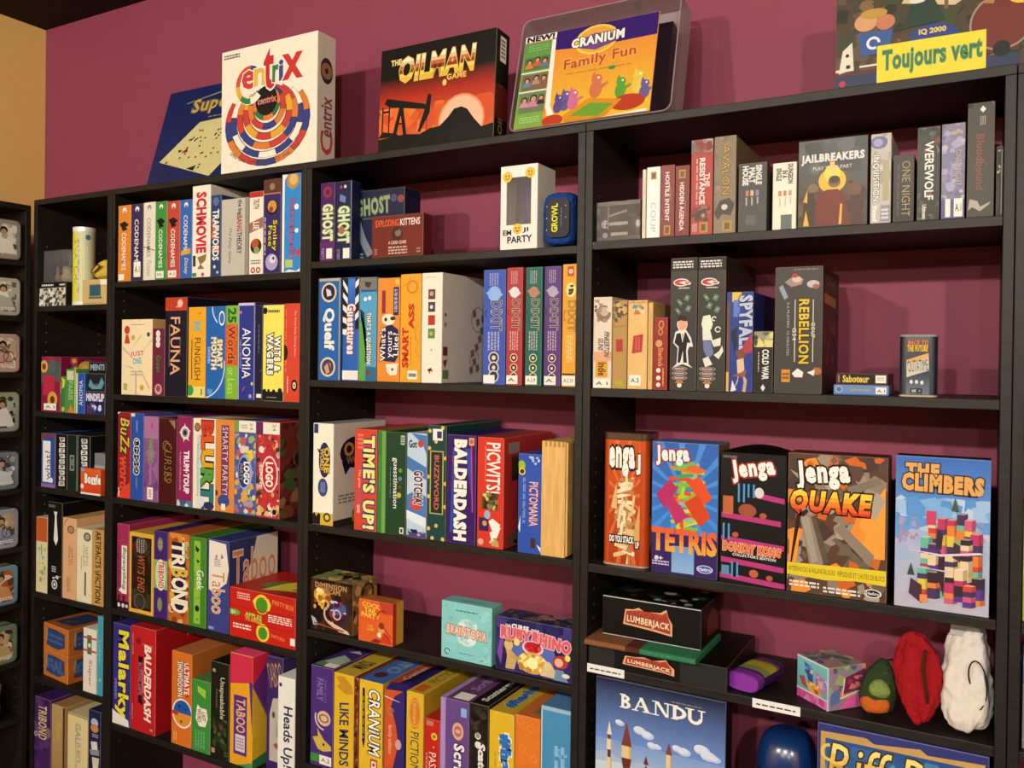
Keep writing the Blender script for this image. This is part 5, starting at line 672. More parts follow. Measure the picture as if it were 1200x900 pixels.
def arch_box():
    x, y, z, w, h = (2.3656,-0.2740,1.0673,0.1265,0.2614); d = .085; h2 = h + .006
    m = MB(); prof = [(-w / 2, 0), (w / 2, 0), (w / 2, h - .002)] + [(w / 2 - w * i / 8, h - .002 + (h2 - h + .006) * math.sin(PI * i / 8)) for i in range(1, 8)] + [(-w / 2, h - .002)]
    ht = [(px, (pz if pz < h else h - .002 + (pz - h + .002) * 0)) for px, pz in prof]
    r = MB(); loft(r, [[(px, 0, pz) for px, pz in ht], [(px, d * .5, pz) for px, pz in prof], [(px, d, pz) for px, pz in prof]], hexrgb('1a1718'))
    root = r.build('game_box', CARD, loc=(x, y, z)); tag(root, 'tall black block tower box with pink bars and orange title', 'board game')
    cm = []
    for v, a, b in ((.63, .5, .98), (.46, .02, .93), (.28, .02, .98), (.12, .02, .98), (-.0, .0, 1)):   # plain coloured bars
        cm += [P('b03a76', (a, v + .035), (b, v), (b, v + .04), (a, v + .075))]
    for u, v0, v1 in ((.27, .62, .76), (.42, .66, .76), (.04, .33, .45), (.18, .05, .16)):
        cm += [R(u, v0, u + .11, v1, '4f94c4'), R(u + .03, v0, u + .08, v1, '1a1718')]
    cm += [R(.04, .52, .2, .66, 'b8643c'), E(.42, .56, .14, '9a5238', .05), E(.66, .53, .055, 'b0583c', .022), E(.6, .7, .07, 'd8d0cc', .04), E(.24, .37, .05, 'b0583c', .02), E(.53, .09, .07, 'b8603c', .03), E(.77, .07, .05, 'b0583c', .02), R(.03, .06, .15, .13, '5a8aa8')]
    cm += JG(.18, .79, .82, .95, 9) + [T('DONKEY KONG', .05, .24, .93, .3, 'dc6c3c', o='e8b89a', b=.06, rot=-2), T("COLLECTOR'S EDITION", .2, .205, .86, .225, 'e8e4dc', b=.02, rot=-2), FP(.03, .95, .25, .97, '8a8480', 2)]
    decorate(root, (('front', cm),), w, d, h)
arch_box()
QK = ['8a7a68', '6c5c4c', 'a89884', '5a4438', 'c8642c', 'e08c34', '4a3830', '9a8a78']
G((2.5201,-0.2740,1.0673,0.1760,0.2665), .07, '5a4030', 'wide brown block tower box with tumbling stone bricks and yellow tape', [Sc(0, 0, 1, 1, QK, 130, .09, 21), P('ec9c40', (.62, .42), (.98, .8), (.98, .3), (.8, .3)), P('e88c34', (.6, .4), (.7, .56), (.8, .45), (.72, .32)), P('e8963c', (.02, .4), (.14, .46), (.1, .22), (.02, .2)), P('8c8072', (.12, .58), (.24, .56), (.38, .22), (.24, .2)), P('a09484', (.14, .56), (.22, .55), (.32, .24), (.26, .22)), P('5c5044', (.24, .56), (.3, .54), (.44, .24), (.38, .22)), P('8a7c6c', (.48, .48), (.56, .52), (.88, .32), (.84, .24)), P('6a5e50', (.46, .4), (.5, .42), (.84, .24), (.8, .2)), P('a89c8c', (.8, .66), (.9, .76), (.98, .7), (.88, .56)), P('7c7062', (.6, .78), (.92, .86), (.94, .82), (.64, .72)), P('4a3c34', (.04, .97), (.3, .86), (.2, .82), (.02, .88)), P('968a7a', (.3, .98), (.44, .98), (.4, .9))] + JG(.1, .76, .62, .95, 5, oc='2a1c18') + [T('QUAKE', .04, .57, .84, .73, ('bands', ['d0401c', 'e0602a', 'e88424', 'f0a830', 'f0cc40']), o='3a1c14', b=.06, sh=.15), P('d8c42e', (.0, .21), (1, .225), (1, .12), (.7, .13), (.4, .11), (0, .125)), T('AFTERSHOCKS & FALLING BLOCKS · RÉPLIQUES ET CHUTES DE BLOCS', .02, .145, .98, .195, '3a3018', b=.0), FP(.03, .04, .34, .09, 'e0dcd4', 2), FP(.38, .02, .75, .07, 'e0dcd4', 2), E(.87, .06, .085, 'e4e0d8', .03), E(.87, .06, .07, '2c2420', .024), T('Hasbro', .81, .05, .93, .07, 'e4e0d8'), P('9a8c7a', (.72, .1), (.78, .12), (.8, .06), (.74, .04))], tc='5a2c28', sc='3a2a24')
CB = ['c8483c', 'd8c04a', '5a3c84', '6ab49c', 'b83c64', 'e0803c', '3a2c34', 'e0c8a0', 'c85c78', '4a3a5c']
def cubes():
    rg = random.Random(6); q = []
    def col(u, v0, v1, w, back=False):
        v = v0
        while v < v1:
            h = .034 * rg.choice((1, 1, 2)); cc = rg.choice(CB if not back else ['a88ca8', 'c0909c', '9c98c0'])
            q.append(R(u, v, u + w, v + h, cc)); q.append(P(mixc(hexrgb(cc), (.03, .02, .05), .45), (u + w, v), (u + w * 1.5, v + .01), (u + w * 1.5, v + h + .01), (u + w, v + h)))
            if v + h >= v1: q.append(P(mixc(hexrgb(cc), (.8, .75, .6), .3), (u, v + h), (u + w, v + h), (u + w * 1.5, v + h + .01), (u + w * .5, v + h + .014)))
            v += h
    for u, v0, v1 in ((.36, .3, .56), (.46, .33, .6), (.56, .36, .57), (.66, .3, .61), (.74, .3, .56)): col(u, v0, v1, .075)
    for u, v0, v1 in ((.28, .2, .46), (.8, .18, .5), (.36, .16, .4), (.7, .14, .46)): col(u, v0, v1, .085)
    for u, v0, v1 in ((.44, .1, .3), (.25, .1, .26), (.54, .06, .36), (.64, .08, .22), (.82, .07, .2), (.36, .08, .2), (.73, .05, .17)): col(u, v0, v1, .09)
    q += [P('3c2c3c', (.44, .44), (.5, .4), (.52, .5), (.46, .54)), P('3c2c34', (.46, .24), (.53, .1), (.54, .34), (.48, .4)), P('4a3040', (.62, .36), (.7, .34), (.7, .44), (.63, .46))]
    return q
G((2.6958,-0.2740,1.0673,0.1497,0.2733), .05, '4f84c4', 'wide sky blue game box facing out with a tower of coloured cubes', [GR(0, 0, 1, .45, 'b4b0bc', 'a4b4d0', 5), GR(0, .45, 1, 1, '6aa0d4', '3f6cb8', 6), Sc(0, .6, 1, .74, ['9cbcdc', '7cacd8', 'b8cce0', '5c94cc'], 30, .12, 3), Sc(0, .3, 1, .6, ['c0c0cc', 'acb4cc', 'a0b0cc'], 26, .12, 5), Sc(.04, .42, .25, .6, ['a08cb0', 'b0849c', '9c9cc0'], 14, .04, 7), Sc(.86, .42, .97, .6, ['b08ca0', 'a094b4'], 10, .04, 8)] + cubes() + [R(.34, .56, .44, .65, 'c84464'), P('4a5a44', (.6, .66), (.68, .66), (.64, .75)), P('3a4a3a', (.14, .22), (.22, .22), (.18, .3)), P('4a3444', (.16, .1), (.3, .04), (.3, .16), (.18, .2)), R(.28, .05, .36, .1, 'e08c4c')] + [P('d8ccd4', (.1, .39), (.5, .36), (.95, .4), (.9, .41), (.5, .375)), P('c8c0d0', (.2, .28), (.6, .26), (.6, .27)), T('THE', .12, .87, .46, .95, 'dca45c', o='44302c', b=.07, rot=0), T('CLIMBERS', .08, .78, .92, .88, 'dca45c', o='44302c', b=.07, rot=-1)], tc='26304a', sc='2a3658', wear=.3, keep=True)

# fourth shelf
def lumber(pos, d, col, label, lid):
    x, y, z, w, h = pos
    u0, u1 = (.22, .72) if lid else (.26, .64)
    lo = [P('d8a878', (u0, .34), (u0 + .02, .72), (u0 + .1, .74), (u0 + .16, .8), (u0 + .22, .72), (u1 - .12, .76), (u1 - .06, .86), (u1 - .04, .68), (u1 + .0, .52), (u1, .22), (u0 + .3, .28)), P('a83c30', (u0 + .02, .38), (u0 + .03, .68), (u0 + .16, .74), (u1 - .1, .72), (u1 - .06, .8), (u1 - .02, .5), (u1 - .02, .27), (u0 + .3, .33))]
    lo += [T('CLICK CLACK', u0 + .06, .56, u1 - .1, .68, '7c2420', o='c0604c', b=.03, rot=-2), T('LUMBERJACK', u0 + .04, .35, u1 - .03, .55, 'e8c8a0', o='6c2420', b=.05, rot=-3)]
    if not lid: lo = [R(.2, .02, .68, .98, '181614')] + lo
    return G(pos, d, col, label, lo + ([R(0, .965, 1, .985, 'c8ccc8'), R(0, .01, 1, .03, 'b8bcb8')] if lid else []), side=[P('6a3a24', (.3, .2), (.3, .6), (.55, .85), (.9, .5), (.85, .15))] if lid else (), top=[Sc(.05, .05, .95, .95, ['1c2a20', '2a4030', '12100e', '3a3028', '8c9494'], 34, .06, 3)] if lid else (), tc='14120f', sc='1c1512' if lid else '22211f', wear=.08, keep=True)
_b = (2.1718,-0.2800,0.8490,0.2983,0.0497)
_B = lumber((_b[0], -.279, _b[2], _b[3], .0475), .24, '2c2c2b', 'wide dark grey game box at the bottom of the lumber stack', False)
_a = (2.1488,-0.2400,0.8490,0.2185,0.1397)
def game_mat():
    z = _b[2] + .0475; r = bpy.data.objects.new('folded_game_mat', None); COL.objects.link(r); r.location = (2.145, -.300, z + .0005)
    tag(r, 'folded brown and green felt mat between the two lumber game boxes', 'mat')
    def seg(nm, x0, x1, c):
        m = MB(); prof = [(0 + .0065 * (1 - math.sin(PI * (i / 10))) , .0125 * (.5 - .5 * math.cos(PI * i / 10))) for i in range(11)]
        ring = [(.19, 0)] + prof + [(.19, .0125)]
        loft(m, [[(x0, a, b) for a, b in ring][::-1], [(x1, a, b) for a, b in ring][::-1]], hexrgb(c)); m.build(nm, FLEECE, r)
    seg('brown_section', -.124, -.032, '8a5c3c'); seg('dark_section', -.0318, .0, '5c3428'); seg('green_section', .0002, .118, '3c7c58')
game_mat()
lumber((_a[0], -.245, _b[2] + .0475 + .0135, _a[3], .0855), .15, '191715', 'black lumber game box with red jagged badge on top of the stack', True)
def purple_case():
    r = bpy.data.objects.new('plastic_dice_case', None); COL.objects.link(r); r.location = (2.345, -.262, SZ['D4'] + .0008); r.rotation_euler = (0, 0, math.radians(-14))
    tag(r, 'small rounded purple plastic case with a yellow label', 'case')
    def body(nm, y0, y1, c, k=1.0):
        m = MB(); n = 16; rings = []
        for yy, s in ((y0, .9), (y0 + .004, 1), (y1 - .002, 1), (y1, .97)):
            rings.append([(.035 * k * s * math.copysign(abs(math.cos(a)) ** .6, math.cos(a)), yy, .019 + .0185 * k * s * math.copysign(abs(math.sin(a)) ** .7, math.sin(a))) for a in (2 * PI * i / n for i in range(n))][::-1])
        loft(m, rings, hexrgb(c)); return m.build(nm, PLASTIC, r, smooth=False)
    body('cap', 0, .028, '84379a'); b = body('case_body', .0285, .12, '46265a', .97)
    m = MB(); n = 12
    def pt(a, yy): return (.0348 * math.copysign(abs(math.cos(a)) ** .6, math.cos(a)), yy, .019 + .0188 * math.copysign(abs(math.sin(a)) ** .7, math.sin(a)))
    for (y0, y1, c) in ((.034, .058, '7a8a4a'), (.058, .09, 'b09c34'), (.09, .1, '6a5a4a')):
        for i in range(n):
            a0, a1 = math.radians(20 + 140 * i / n), math.radians(20 + 140 * (i + 1) / n)
            m.poly([pt(a0, y0), pt(a0, y1), pt(a1, y1), pt(a1, y0)], hexrgb(c))
    m.build('paper_label', CARD, r)
purple_case()
def photo_cube():
    w = .088; h = .082
    pos = (2.478, -.2455, SZ['D4'] + .0004, w, h); P1 = ['4a6ab0', 'c880a0', 'd8b04a', '7ab8b0', 'b04a5a', 'dcc8c8', '8a4a8a']
    frm = [GR(0, .22, 1, 1, '5aa8a4', '7cc0c0', 3)] + [P(c, *p) for c, p in (('3c5aa0', [(.22, .9), (.5, .82), (.52, .45), (.36, .5)]), ('b878a8', [(.55, .8), (.95, .66), (.95, .3), (.72, .42)]), ('d8ac48', [(.3, .45), (.62, .5), (.8, .24), (.42, .24)]), ('a8484c', [(.06, .5), (.22, .55), (.36, .28), (.16, .32)]))]
    frm += [Sc(.25, .5, .5, .82, ['8a9cd0', 'd8b894', '3c4a84'], 10, .06, 3), Sc(.6, .4, .95, .7, ['d8a890', '9a5a94', 'e0c8d0', '7a8ac8'], 14, .07, 4), Sc(.35, .26, .75, .48, ['d88a5a', 'ecc458', 'b8543c'], 10, .06, 6), R(0, 0, 1, .22, 'c85a94'), Sc(0, 0, 1, .2, ['d47aa8', 'b84c88'], 12, .1, 3), R(0, .21, 1, .235, 'e4dce0'), R(0, .96, 1, 1, 'dcd8dc'), R(.96, 0, 1, 1, 'd4d8e8')]
    sd = [Sc(0, .25, 1, 1, ['5a7a5c', '7a8a5a', '4a4a5c', 'a8744c'], 22, .14, 5), P('5c2440', (.38, .35), (.4, .72), (.98, .9), (.98, .45)), Sc(.5, .45, .9, .75, ['a8604c', '7a3450'], 8, .09, 3), P('4a5c84', (.05, .1), (.3, .2), (.28, .5), (.05, .4)), P('b84c80', (.3, .02), (.98, .05), (.98, .4), (.5, .25)), P('d8d0c4', (.36, .3), (.38, .32), (.44, .72), (.4, .72)), P('d8d0c4', (.3, .28), (.98, .44), (.98, .42), (.3, .25))]
    r = G(pos, w, '4fa0a0', 'tilted cardboard cube covered in small colourful portrait panels', frm, side=sd, top=[Sc(0, 0, 1, 1, ['7a5a5a', '5a4a5c', '8a7a64', '4a5a5a', 'a88c70'], 40, .12, 8)], sc='6a5a6a', tc='6a5450', rot=(0, 0, math.radians(-40)), wear=.3)
photo_cube()
def cloth(name, label, cat, loc, rings, cols, mat=FLEECE, seed=1, fold=.004, sub=2, rot=0):
    """soft closed shape from elliptical rings (cx, cy, z, rx, ry), creased along its height"""
    m = MB(); n = 26; rg = random.Random(seed); ph = [rg.uniform(0, 6) for _ in range(4)]; out = []
    for j, (cx, cy, z, rx, ry) in enumerate(rings):
        rr = []
        for i in range(n):
            a = 2 * PI * i / n; k = 1 + fold / max(rx, .01) * (math.sin(3 * a + ph[0] + j * .35) + .7 * math.sin(5 * a + ph[1] - j * .5) + .5 * math.sin(9 * a + ph[2] + j * .8))
            rr.append((cx + rx * k * math.cos(a), cy + ry * k * math.sin(a), z))
        out.append(rr)
    loft(m, out, None, cols=[hexrgb(c) for c in cols] if isinstance(cols, list) else [hexrgb(cols)] * (len(rings) - 1))
    o = m.build(name, mat, smooth=True, loc=loc); s = o.modifiers.new('sub', 'SUBSURF'); s.levels = sub; s.render_levels = 3
    tx = bpy.data.textures.new('crease', 'CLOUDS'); tx.noise_scale = .028; dm = o.modifiers.new('crease', 'DISPLACE'); dm.texture = tx; dm.strength = .004 + fold * 2.2; dm.texture_coords = 'LOCAL'
    if label: tag(o, label, cat)
    if rot: o.rotation_euler = (0, 0, rot)
    return o
Z4 = SZ['D4'] + .0004
g = cloth('drawstring_pouch', 'small green felt pouch with an orange front flap', 'pouch', (2.590, -.225, Z4), [(0, -.01, .0045, .018, .02), (0, -.012, .012, .029, .03), (0, -.006, .03, .033, .034), (.002, 0, .05, .032, .032), (.004, .006, .07, .027, .028), (.006, .012, .088, .016, .02), (.008, .016, .097, .005, .008)], '36422a', seed=3, fold=.001)
f = cloth('front_flap', None, None, (0, 0, 0), [(-.001, -.022, .006, .012, .008), (-.001, -.028, .012, .024, .015), (-.001, -.028, .026, .027, .016), (0, -.024, .038, .022, .012), (0, -.018, .046, .01, .006)], 'c4602c', seed=4, fold=.0005); f.parent = g; f['label'] = 'orange felt flap'
f = cloth('side_patch', None, None, (0, 0, 0), [(.008, -.028, .037, .008, .005), (.008, -.03, .046, .02, .011), (.008, -.026, .06, .018, .01), (.008, -.02, .07, .006, .006)], '7c8c4a', seed=5, fold=.0005); f.parent = g; f['label'] = 'lighter green patch'
m = MB(); rings = []
for i in range(13):
    t = i / 12; c = Vector((.006 + .03 * t, .012 + .02 * t, .09 + .006 * math.sin(PI * t))); rings.append([(c.x, c.y + .003 * math.cos(2 * PI * j / 6), c.z + .0016 * math.sin(2 * PI * j / 6)) for j in range(6)])
loft(m, rings, hexrgb('262a20')); m.build('cord', FLEECE, g)
rp = cloth('drawstring_pouch', 'red cloth pouch standing between green pouch and white bag', 'pouch', (2.659, -.215, Z4), [(.010, -.042, .006, .006, .008), (.008, -.036, .016, .014, .016), (.003, -.02, .042, .034, .032), (0, -.006, .07, .043, .037), (.0, .002, .105, .042, .034), (-.002, .004, .13, .034, .028), (-.004, .006, .148, .020, .018), (-.006, .006, .156, .008, .008)], '9c2226', seed=7, fold=.0042)
m = MB(); rings = []
for i in range(15):
    t = i / 14; c = Vector((.014 + .004 * math.sin(6 * t), -.05 + .035 * abs(t - .45), .012 + .125 * t)); rings.append([(c.x + .003 * math.cos(2 * PI * j / 6), c.y + .0035 * math.sin(2 * PI * j / 6), c.z) for j in range(6)])
loft(m, rings, hexrgb('4c2a20')); m.build('seam_piping', FLEECE, rp)
wb = cloth('cloth_bag', 'crumpled white cloth bag with a black cord at the bookcase side', 'bag', (2.738, -.205, Z4), [(.0, -.035, .0045, .016, .018), (.0, -.03, .02, .034, .032), (0, -.022, .05, .042, .04), (.001, -.014, .085, .041, .042), (.002, -.008, .12, .039, .040), (.003, -.002, .15, .034, .034), (.005, .004, .17, .024, .026), (.006, .006, .183, .017, .019)], 'dcd2c4', seed=9, fold=.0045, mat=base_mat('cotton_cloth', .9, .15, noise=(60, .9, 1.03), bump=(220, .3, .002)))
m = MB(); m.box(-.028, .022, .002, .0035, .0, .026, hexrgb('b0aaa0')); t = m.build('sewn_tag', MATTE, wb, loc=(0, -.02, .166)); t.rotation_euler = (math.radians(-25), math.radians(5), 0)
m = MB(); rings = []
for i in range(31):
    t = i / 30; a = -1.2 + 5.2 * t; c = Vector((.016 + .017 * math.cos(a) * (1 - .3 * t), -.058 + .012 * t + .004 * math.cos(a), .085 + .034 * math.sin(a) + .03 * t)); rings.append([(c.x + .0013 * math.cos(2 * PI * j / 6), c.y - .001, c.z + .0013 * math.sin(2 * PI * j / 6)) for j in range(6)])
loft(m, rings, hexrgb('1c1a1a')); m.build('cord', PLASTIC, wb)
# labels on the shelf edge (parts of the bookcase)
for x0, x1, zc, tl in ((.02, .105, Z4 - .006, -3), (.372, .462, Z4 - .009, 0)):
    a, l, s = MB(), MB(), MB(); wl = x1 - x0
    s.box(0, wl, -.0006, 0, -.009, .009, hexrgb('e8e6e0')); q = s.build('shelf_label', MATTE, bc4, loc=(x0, -.2795, zc))
    draw(((0, -.0006, -.009), (1, 0, 0), (0, 0, 1), (0, -1, 0), wl, .018), [FP(.08, .3, .9, .6, '4a4846', 1)], a, l, MB()); l.build('printed_lettering', MATTE, q)

# fifth shelf (cut by the frame)
def serif_word():
    c = 'f0ece0'; q = []
    def stem(x, w=.022): return [R(x, .83, x + w, .915, c), R(x - .012, .91, x + w + .012, .918, c), R(x - .012, .827, x + w + .012, .835, c)]
    def dstem(x, w=.022, y=0): return [R(x, .83 + y, x + w, .915 + y, c), R(x - .012, .91 + y, x + w + .012, .918 + y, c), R(x - .012, .827 + y, x + w + .012, .835 + y, c)]
    x = .21
    q += dstem(x); q += [RING(x + .02, .892, .02, .046, -90, 90, c, .56), RING(x + .02, .851, .026, .054, -90, 90, c, .56)]
    x = .315; q += [P(c, (x - .002, .832), (x + .014, .832), (x + .06, .918), (x + .046, .918)), P(c, (x + .036, .918), (x + .062, .918), (x + .118, .832), (x + .084, .832)), R(x + .022, .856, x + .085, .864, c), R(x - .02, .827, x + .03, .834, c), R(x + .064, .827, x + .135, .834, c)]
    x = .475; q += [R(x, .83, x + .012, .915, c), R(x - .022, .911, x + .03, .918, c), R(x - .022, .827, x + .032, .834, c), P(c, (x - .004, .918), (x + .028, .918), (x + .105, .828), (x + .08, .828)), R(x + .092, .828, x + .104, .915, c), R(x + .07, .911, x + .126, .918, c)]
    x = .612; q += dstem(x, .026); q += [RING(x + .02, .8725, .05, .082, -90, 90, c, .56)]
    x = .725; q += [R(x, .86, x + .027, .915, c), R(x - .02, .911, x + .046, .918, c), R(x + .093, .86, x + .107, .915, c), R(x + .072, .911, x + .128, .918, c), RING(x + .0535, .862, .027, .0535, 180, 360, c, .85)]
    return q
_p = (2.1777,-0.2700,0.5004,0.2814,0.3242)
SKY = [GR(0, .25, 1, .6, 'b8ccd8', '7f9ccc', 5), GR(0, .6, 1, 1, '6c8cc8', '242438', 7), P('a8b8d0', (0, .5), (.1, .52), (.25, .47), (.4, .5), (.6, .42), (1, .36), (1, .2), (0, .2)), P('c4d4d8', (0, .44), (.2, .46), (.5, .42), (1, .28), (1, 0), (0, 0))]
CL = [x for u, v, r in ((.2, .72, .035), (.36, .7, .05), (.42, .68, .05), (.46, .62, .04), (.5, .62, .03), (.65, .64, .04), (.7, .63, .05), (.83, .67, .06), (.88, .64, .06), (.93, .63, .04)) for x in (E(u, v, r, 'b8c8e0', r * .5), E(u - .01, v + .008, r * .8, 'd4dcea', r * .4))]
def turret(u, v0, segs, k=1.0):
    q = []; v = v0
    for kind, w, h, c in segs:
        w *= k
        if kind == 'r': q.append(R(u - w, v, u + w, v + h, c)); q.append(R(u + w * .5, v, u + w, v + h, mixc(hexrgb(c), (.1, .05, .03), .35)))
        elif kind == 't': q.append(P(c, (u - w, v), (u + w, v), (u, v + h)))
        elif kind == 'e': q.append(E(u, v + h / 2, w, c, h / 2))
        elif kind == 'u': q.append(P(c, (u - w, v + h), (u + w, v + h), (u + w * .7, v + h * .3), (u, v), (u - w * .7, v + h * .3)))
        v += h
    return q
TW = turret(.115, .4, [('r', .02, .08, 'dcc8a0'), ('r', .013, .05, '5c3430'), ('r', .02, .07, 'e4d4b0'), ('r', .012, .03, '6a3c34'), ('t', .02, .09, 'e4d8c0')]) + turret(.255, 0, [('r', .04, .28, 'd8b888'), ('e', .06, .13, 'dcc090'), ('u', .04, .09, '6a3430'), ('r', .038, .08, 'e0c488'), ('t', .042, .16, '7a4038')]) + turret(.41, .14, [('r', .006, .2, '5c4a44'), ('t', .035, .08, '6a3838'), ('t', .03, .07, '6a3838'), ('t', .02, .06, '6a3838')]) + turret(.35, .0, [('r', .03, .18, 'd8bc8c'), ('t', .045, .1, '7a4038')]) + turret(.585, .0, [('r', .035, .36, 'd4bc98'), ('r', .018, .14, '5c3038'), ('r', .02, .09, 'e0c890'), ('t', .026, .08, '7a4840')]) + turret(.55, .0, [('r', .014, .34, 'c8b090'), ('r', .008, .12, '6a3c34')]) + turret(.81, .0, [('r', .04, .3, 'dcc48c'), ('r', .028, .06, 'e4cc94'), ('t', .032, .08, '7a4038')]) + turret(.875, .0, [('r', .004, .44, '5a5a70')])
G(_p, .05, '3c4a70', 'large boxed stacking game with wooden towers against blue sky, under the lumber stack', SKY + CL + TW + [FP(.6, .93, .82, .94, '9a8c74', 1)] + serif_word(), sc='16161c', wear=.12, keep=True)
def dome():
    m = MB(); rings = []
    for j in range(13):
        t = j / 12 * PI / 2; r = math.cos(t) ** .55; rings.append([(.0605 * r * math.copysign(abs(math.cos(a)) ** .85, math.cos(a)), .062 * r * math.sin(a), .19 + .078 * math.sin(t)) for a in (2 * PI * i / 32 for i in range(32))])
    rings = [[(x, y, 0) for x, y, z in rings[0]], [(x, y, .1) for x, y, z in rings[0]]] + rings
    r = bpy.data.objects.new('domed_container', None); COL.objects.link(r); r.location = (2.424, -.195, SZ['D5'] + .0006); tag(r, 'glossy dark blue dome topped container beside the stacking game', 'container')
    loft(m, rings[2:], hexrgb('1d3462')); m.build('domed_lid', PLASTIC, r, smooth=True)
    m = MB(); loft(m, [[(x * .97, y * .97, z) for x, y, z in rings[0]], [(x * .97, y * .97, .189) for x, y, z in rings[0]]], hexrgb('162a50')); m.build('container_body', PLASTIC, r, smooth=False)
dome()
_p = (2.6342,-0.2760,0.5004,0.2816,0.3264)
G(_p, .06, '3a4a86', 'blue and gold boxed game with curling gold title in the lowest corner', [R(0, 0, 1, 1, '383c74'), P('c09a58', (.02, 0), (.02, .955), (.3, .965), (.35, .94), (.62, .965), (.66, .94), (.98, .955), (.98, 0)), GR(.05, 0, .95, .92, '58a0a8', '30508c', 6), Sc(.05, .5, .95, .9, ['3c6498', '4880a4', '2c4c88', '5c98a8'], 30, .1, 4), T('Riff Raff', .06, .66, .96, .9, ('bands', ['8a6430', 'c8a050', 'e0c060', 'ecdc80']), o='4c341c', b=.0, sh=.2, ow=.03), RING(.08, .84, .04, .06, 90, 300, 'dcc060'), Sc(.1, .0, .9, .6, ['a87840', '7c5430', '4c7c90', '6a94a0', 'c89c58'], 60, .06, 6)], tc='2a2c58', sc='22244a')

# ================================================================ narrow bookcase
GA = 'game boxes in the narrow corner bookcase'
def pebble_box():
    x, y, z, w, h = (0.0897,-0.2700,1.6667,0.1409,0.0786)
    r = chamfer_box(w, .09, h, (hexrgb('14120f'), hexrgb('14120f'), hexrgb('14120f'))).build('game_box', CARD, loc=(x, y, z))
    tag(r, 'pebble patterned black banded box under a clear cover with figures', 'board game')
    decorate(r, (('front', [R(0, 0, 1, .76, 'b8ae94'), Sc(0, .0, 1, .74, ['e8e2cc', '3a362c', 'd8d2bc', 'c8c0a4', '4a463a'], 120, .06, 3), FP(.1, .81, .55, .94, 'd8d4cc', 1), FP(.78, .81, .98, .94, 'd8d4cc', 1)]),), w, .09, h)
    m = MB(); hh = .105; loft(m, [[(a, .045 + b, h + .0005) for a, b in rrect(w - .008, .075, .01)], [(a, .045 + b, h + hh) for a, b in rrect(w - .008, .075, .01)]], (1, 1, 1)); m.build('clear_cover', CLEAR, r)
    for px, c in ((-.02, 'b07a5c'), (.015, 'c8b08c')):
        m = MB(); revolve(m, [(.012, h + .001), (.014, h + .02), (.006, h + .03), (.009, h + .04), (.008, h + .05), (.002, h + .056)], hexrgb(c), 12, px, .045); m.build('figure', PLASTIC, r, smooth=True)
pebble_box()
def tube_game():
    m = MB(); revolve(m, [(.032, .002), (.032, .318)], hexrgb('d8cc50'), 32); r = bpy.data.objects.new('cardboard_tube', None); COL.objects.link(r)
    x = (0.1931,-0.2600,1.6667,0.0922,0.2539); r.location = (x[0], -.228, x[2]); tag(r, 'tall pale yellow cardboard tube standing in the corner bookcase', 'tube')
    H = x[4]; R0 = .0335
    def band(nm, a0, a1, z0, z1, c, rr=R0, mat=CARD):
        b = MB(); n = 24
        for i in range(n):
            p, q = math.radians(a0 + (a1 - a0) * i / n), math.radians(a0 + (a1 - a0) * (i + 1) / n)
            b.poly([(rr * math.cos(p), rr * math.sin(p), z0), (rr * math.cos(q), rr * math.sin(q), z0), (rr * math.cos(q), rr * math.sin(q), z1), (rr * math.cos(p), rr * math.sin(p), z1)], hexrgb(c))
        return b.build(nm, mat, r)
    band('tube_wall', -330, 30, 0, H - .012, 'd4d2a4'); band('printed_artwork', 228, 288, .004, H - .02, 'ddd23c', R0 + .0002); band('printed_artwork', 292, 302, .004, H - .02, 'c8c890', R0 + .0002)
    b = MB(); revolve(b, [(R0 + .001, H - .014), (R0 + .001, H), (R0 - .002, H + .001)], hexrgb('e0ddc8'), 32); b.build('end_cap', PLASTIC, r)
    b = MB(); revolve(b, [(R0 + .001, 0), (R0 + .001, .012)], hexrgb('e0ddc8'), 32); b.build('end_cap', PLASTIC, r)
    b = MB(); vs, fs, bb = glyphs('SNATCH-IT', .0, 0); L = bb[2] - bb[0]; Hh = bb[3] - bb[1]; q = []
    for px, py in vs:
        a = (px - bb[0]) / L; t = (py - bb[1]) / Hh; ang = math.radians(266 + 34 * t); q.append(((R0 + .0006) * math.cos(ang), (R0 + .0006) * math.sin(ang), H * .84 - a * H * .68))
    b.mesh(q, fs, hexrgb('7c8a4a')); b.build('printed_lettering', CARD, r)
    b = MB(); pts = [((R0 + .0006) * math.cos(math.radians(345 + 14 * math.cos(t))), (R0 + .0006) * math.sin(math.radians(345 + 14 * math.cos(t))), H * .87 + .009 * math.sin(t)) for t in (2 * PI * i / 14 for i in range(14))]; b.poly(pts, hexrgb('4a7484')); b.build('printed_dot', CARD, r)
tube_game()
_t = (0.2691,-0.2500,1.6667,0.1374,0.0821)
G((_t[0] + .012, _t[1], _t[2], _t[3], _t[4]), .14, 'cdb070', 'tan box with a dark teal square under the yellow pouch', [R(.3, .34, .72, .8, '3f6a74'), FP(.34, .38, .68, .76, '2c4450', 4), R(.28, .25, .76, .32, '4c5a50'), K(.7, .78, 1, .98), FP(.1, .05, .8, .1, 'a08850', 1)])
po = cloth('zip_pouch', 'yellow banana shaped zip pouch lying on the tan box', 'pouch', (_t[0] + .006, -.20, _t[2] + _t[4]), [(0, 0, .0035, .02, .03), (0, 0, .012, .042, .04), (0, 0, .03, .046, .042), (.004, 0, .05, .038, .036), (.01, 0, .064, .022, .022), (.012, 0, .068, .008, .008)], 'd4b848', seed=11, fold=.0012)
m = MB()
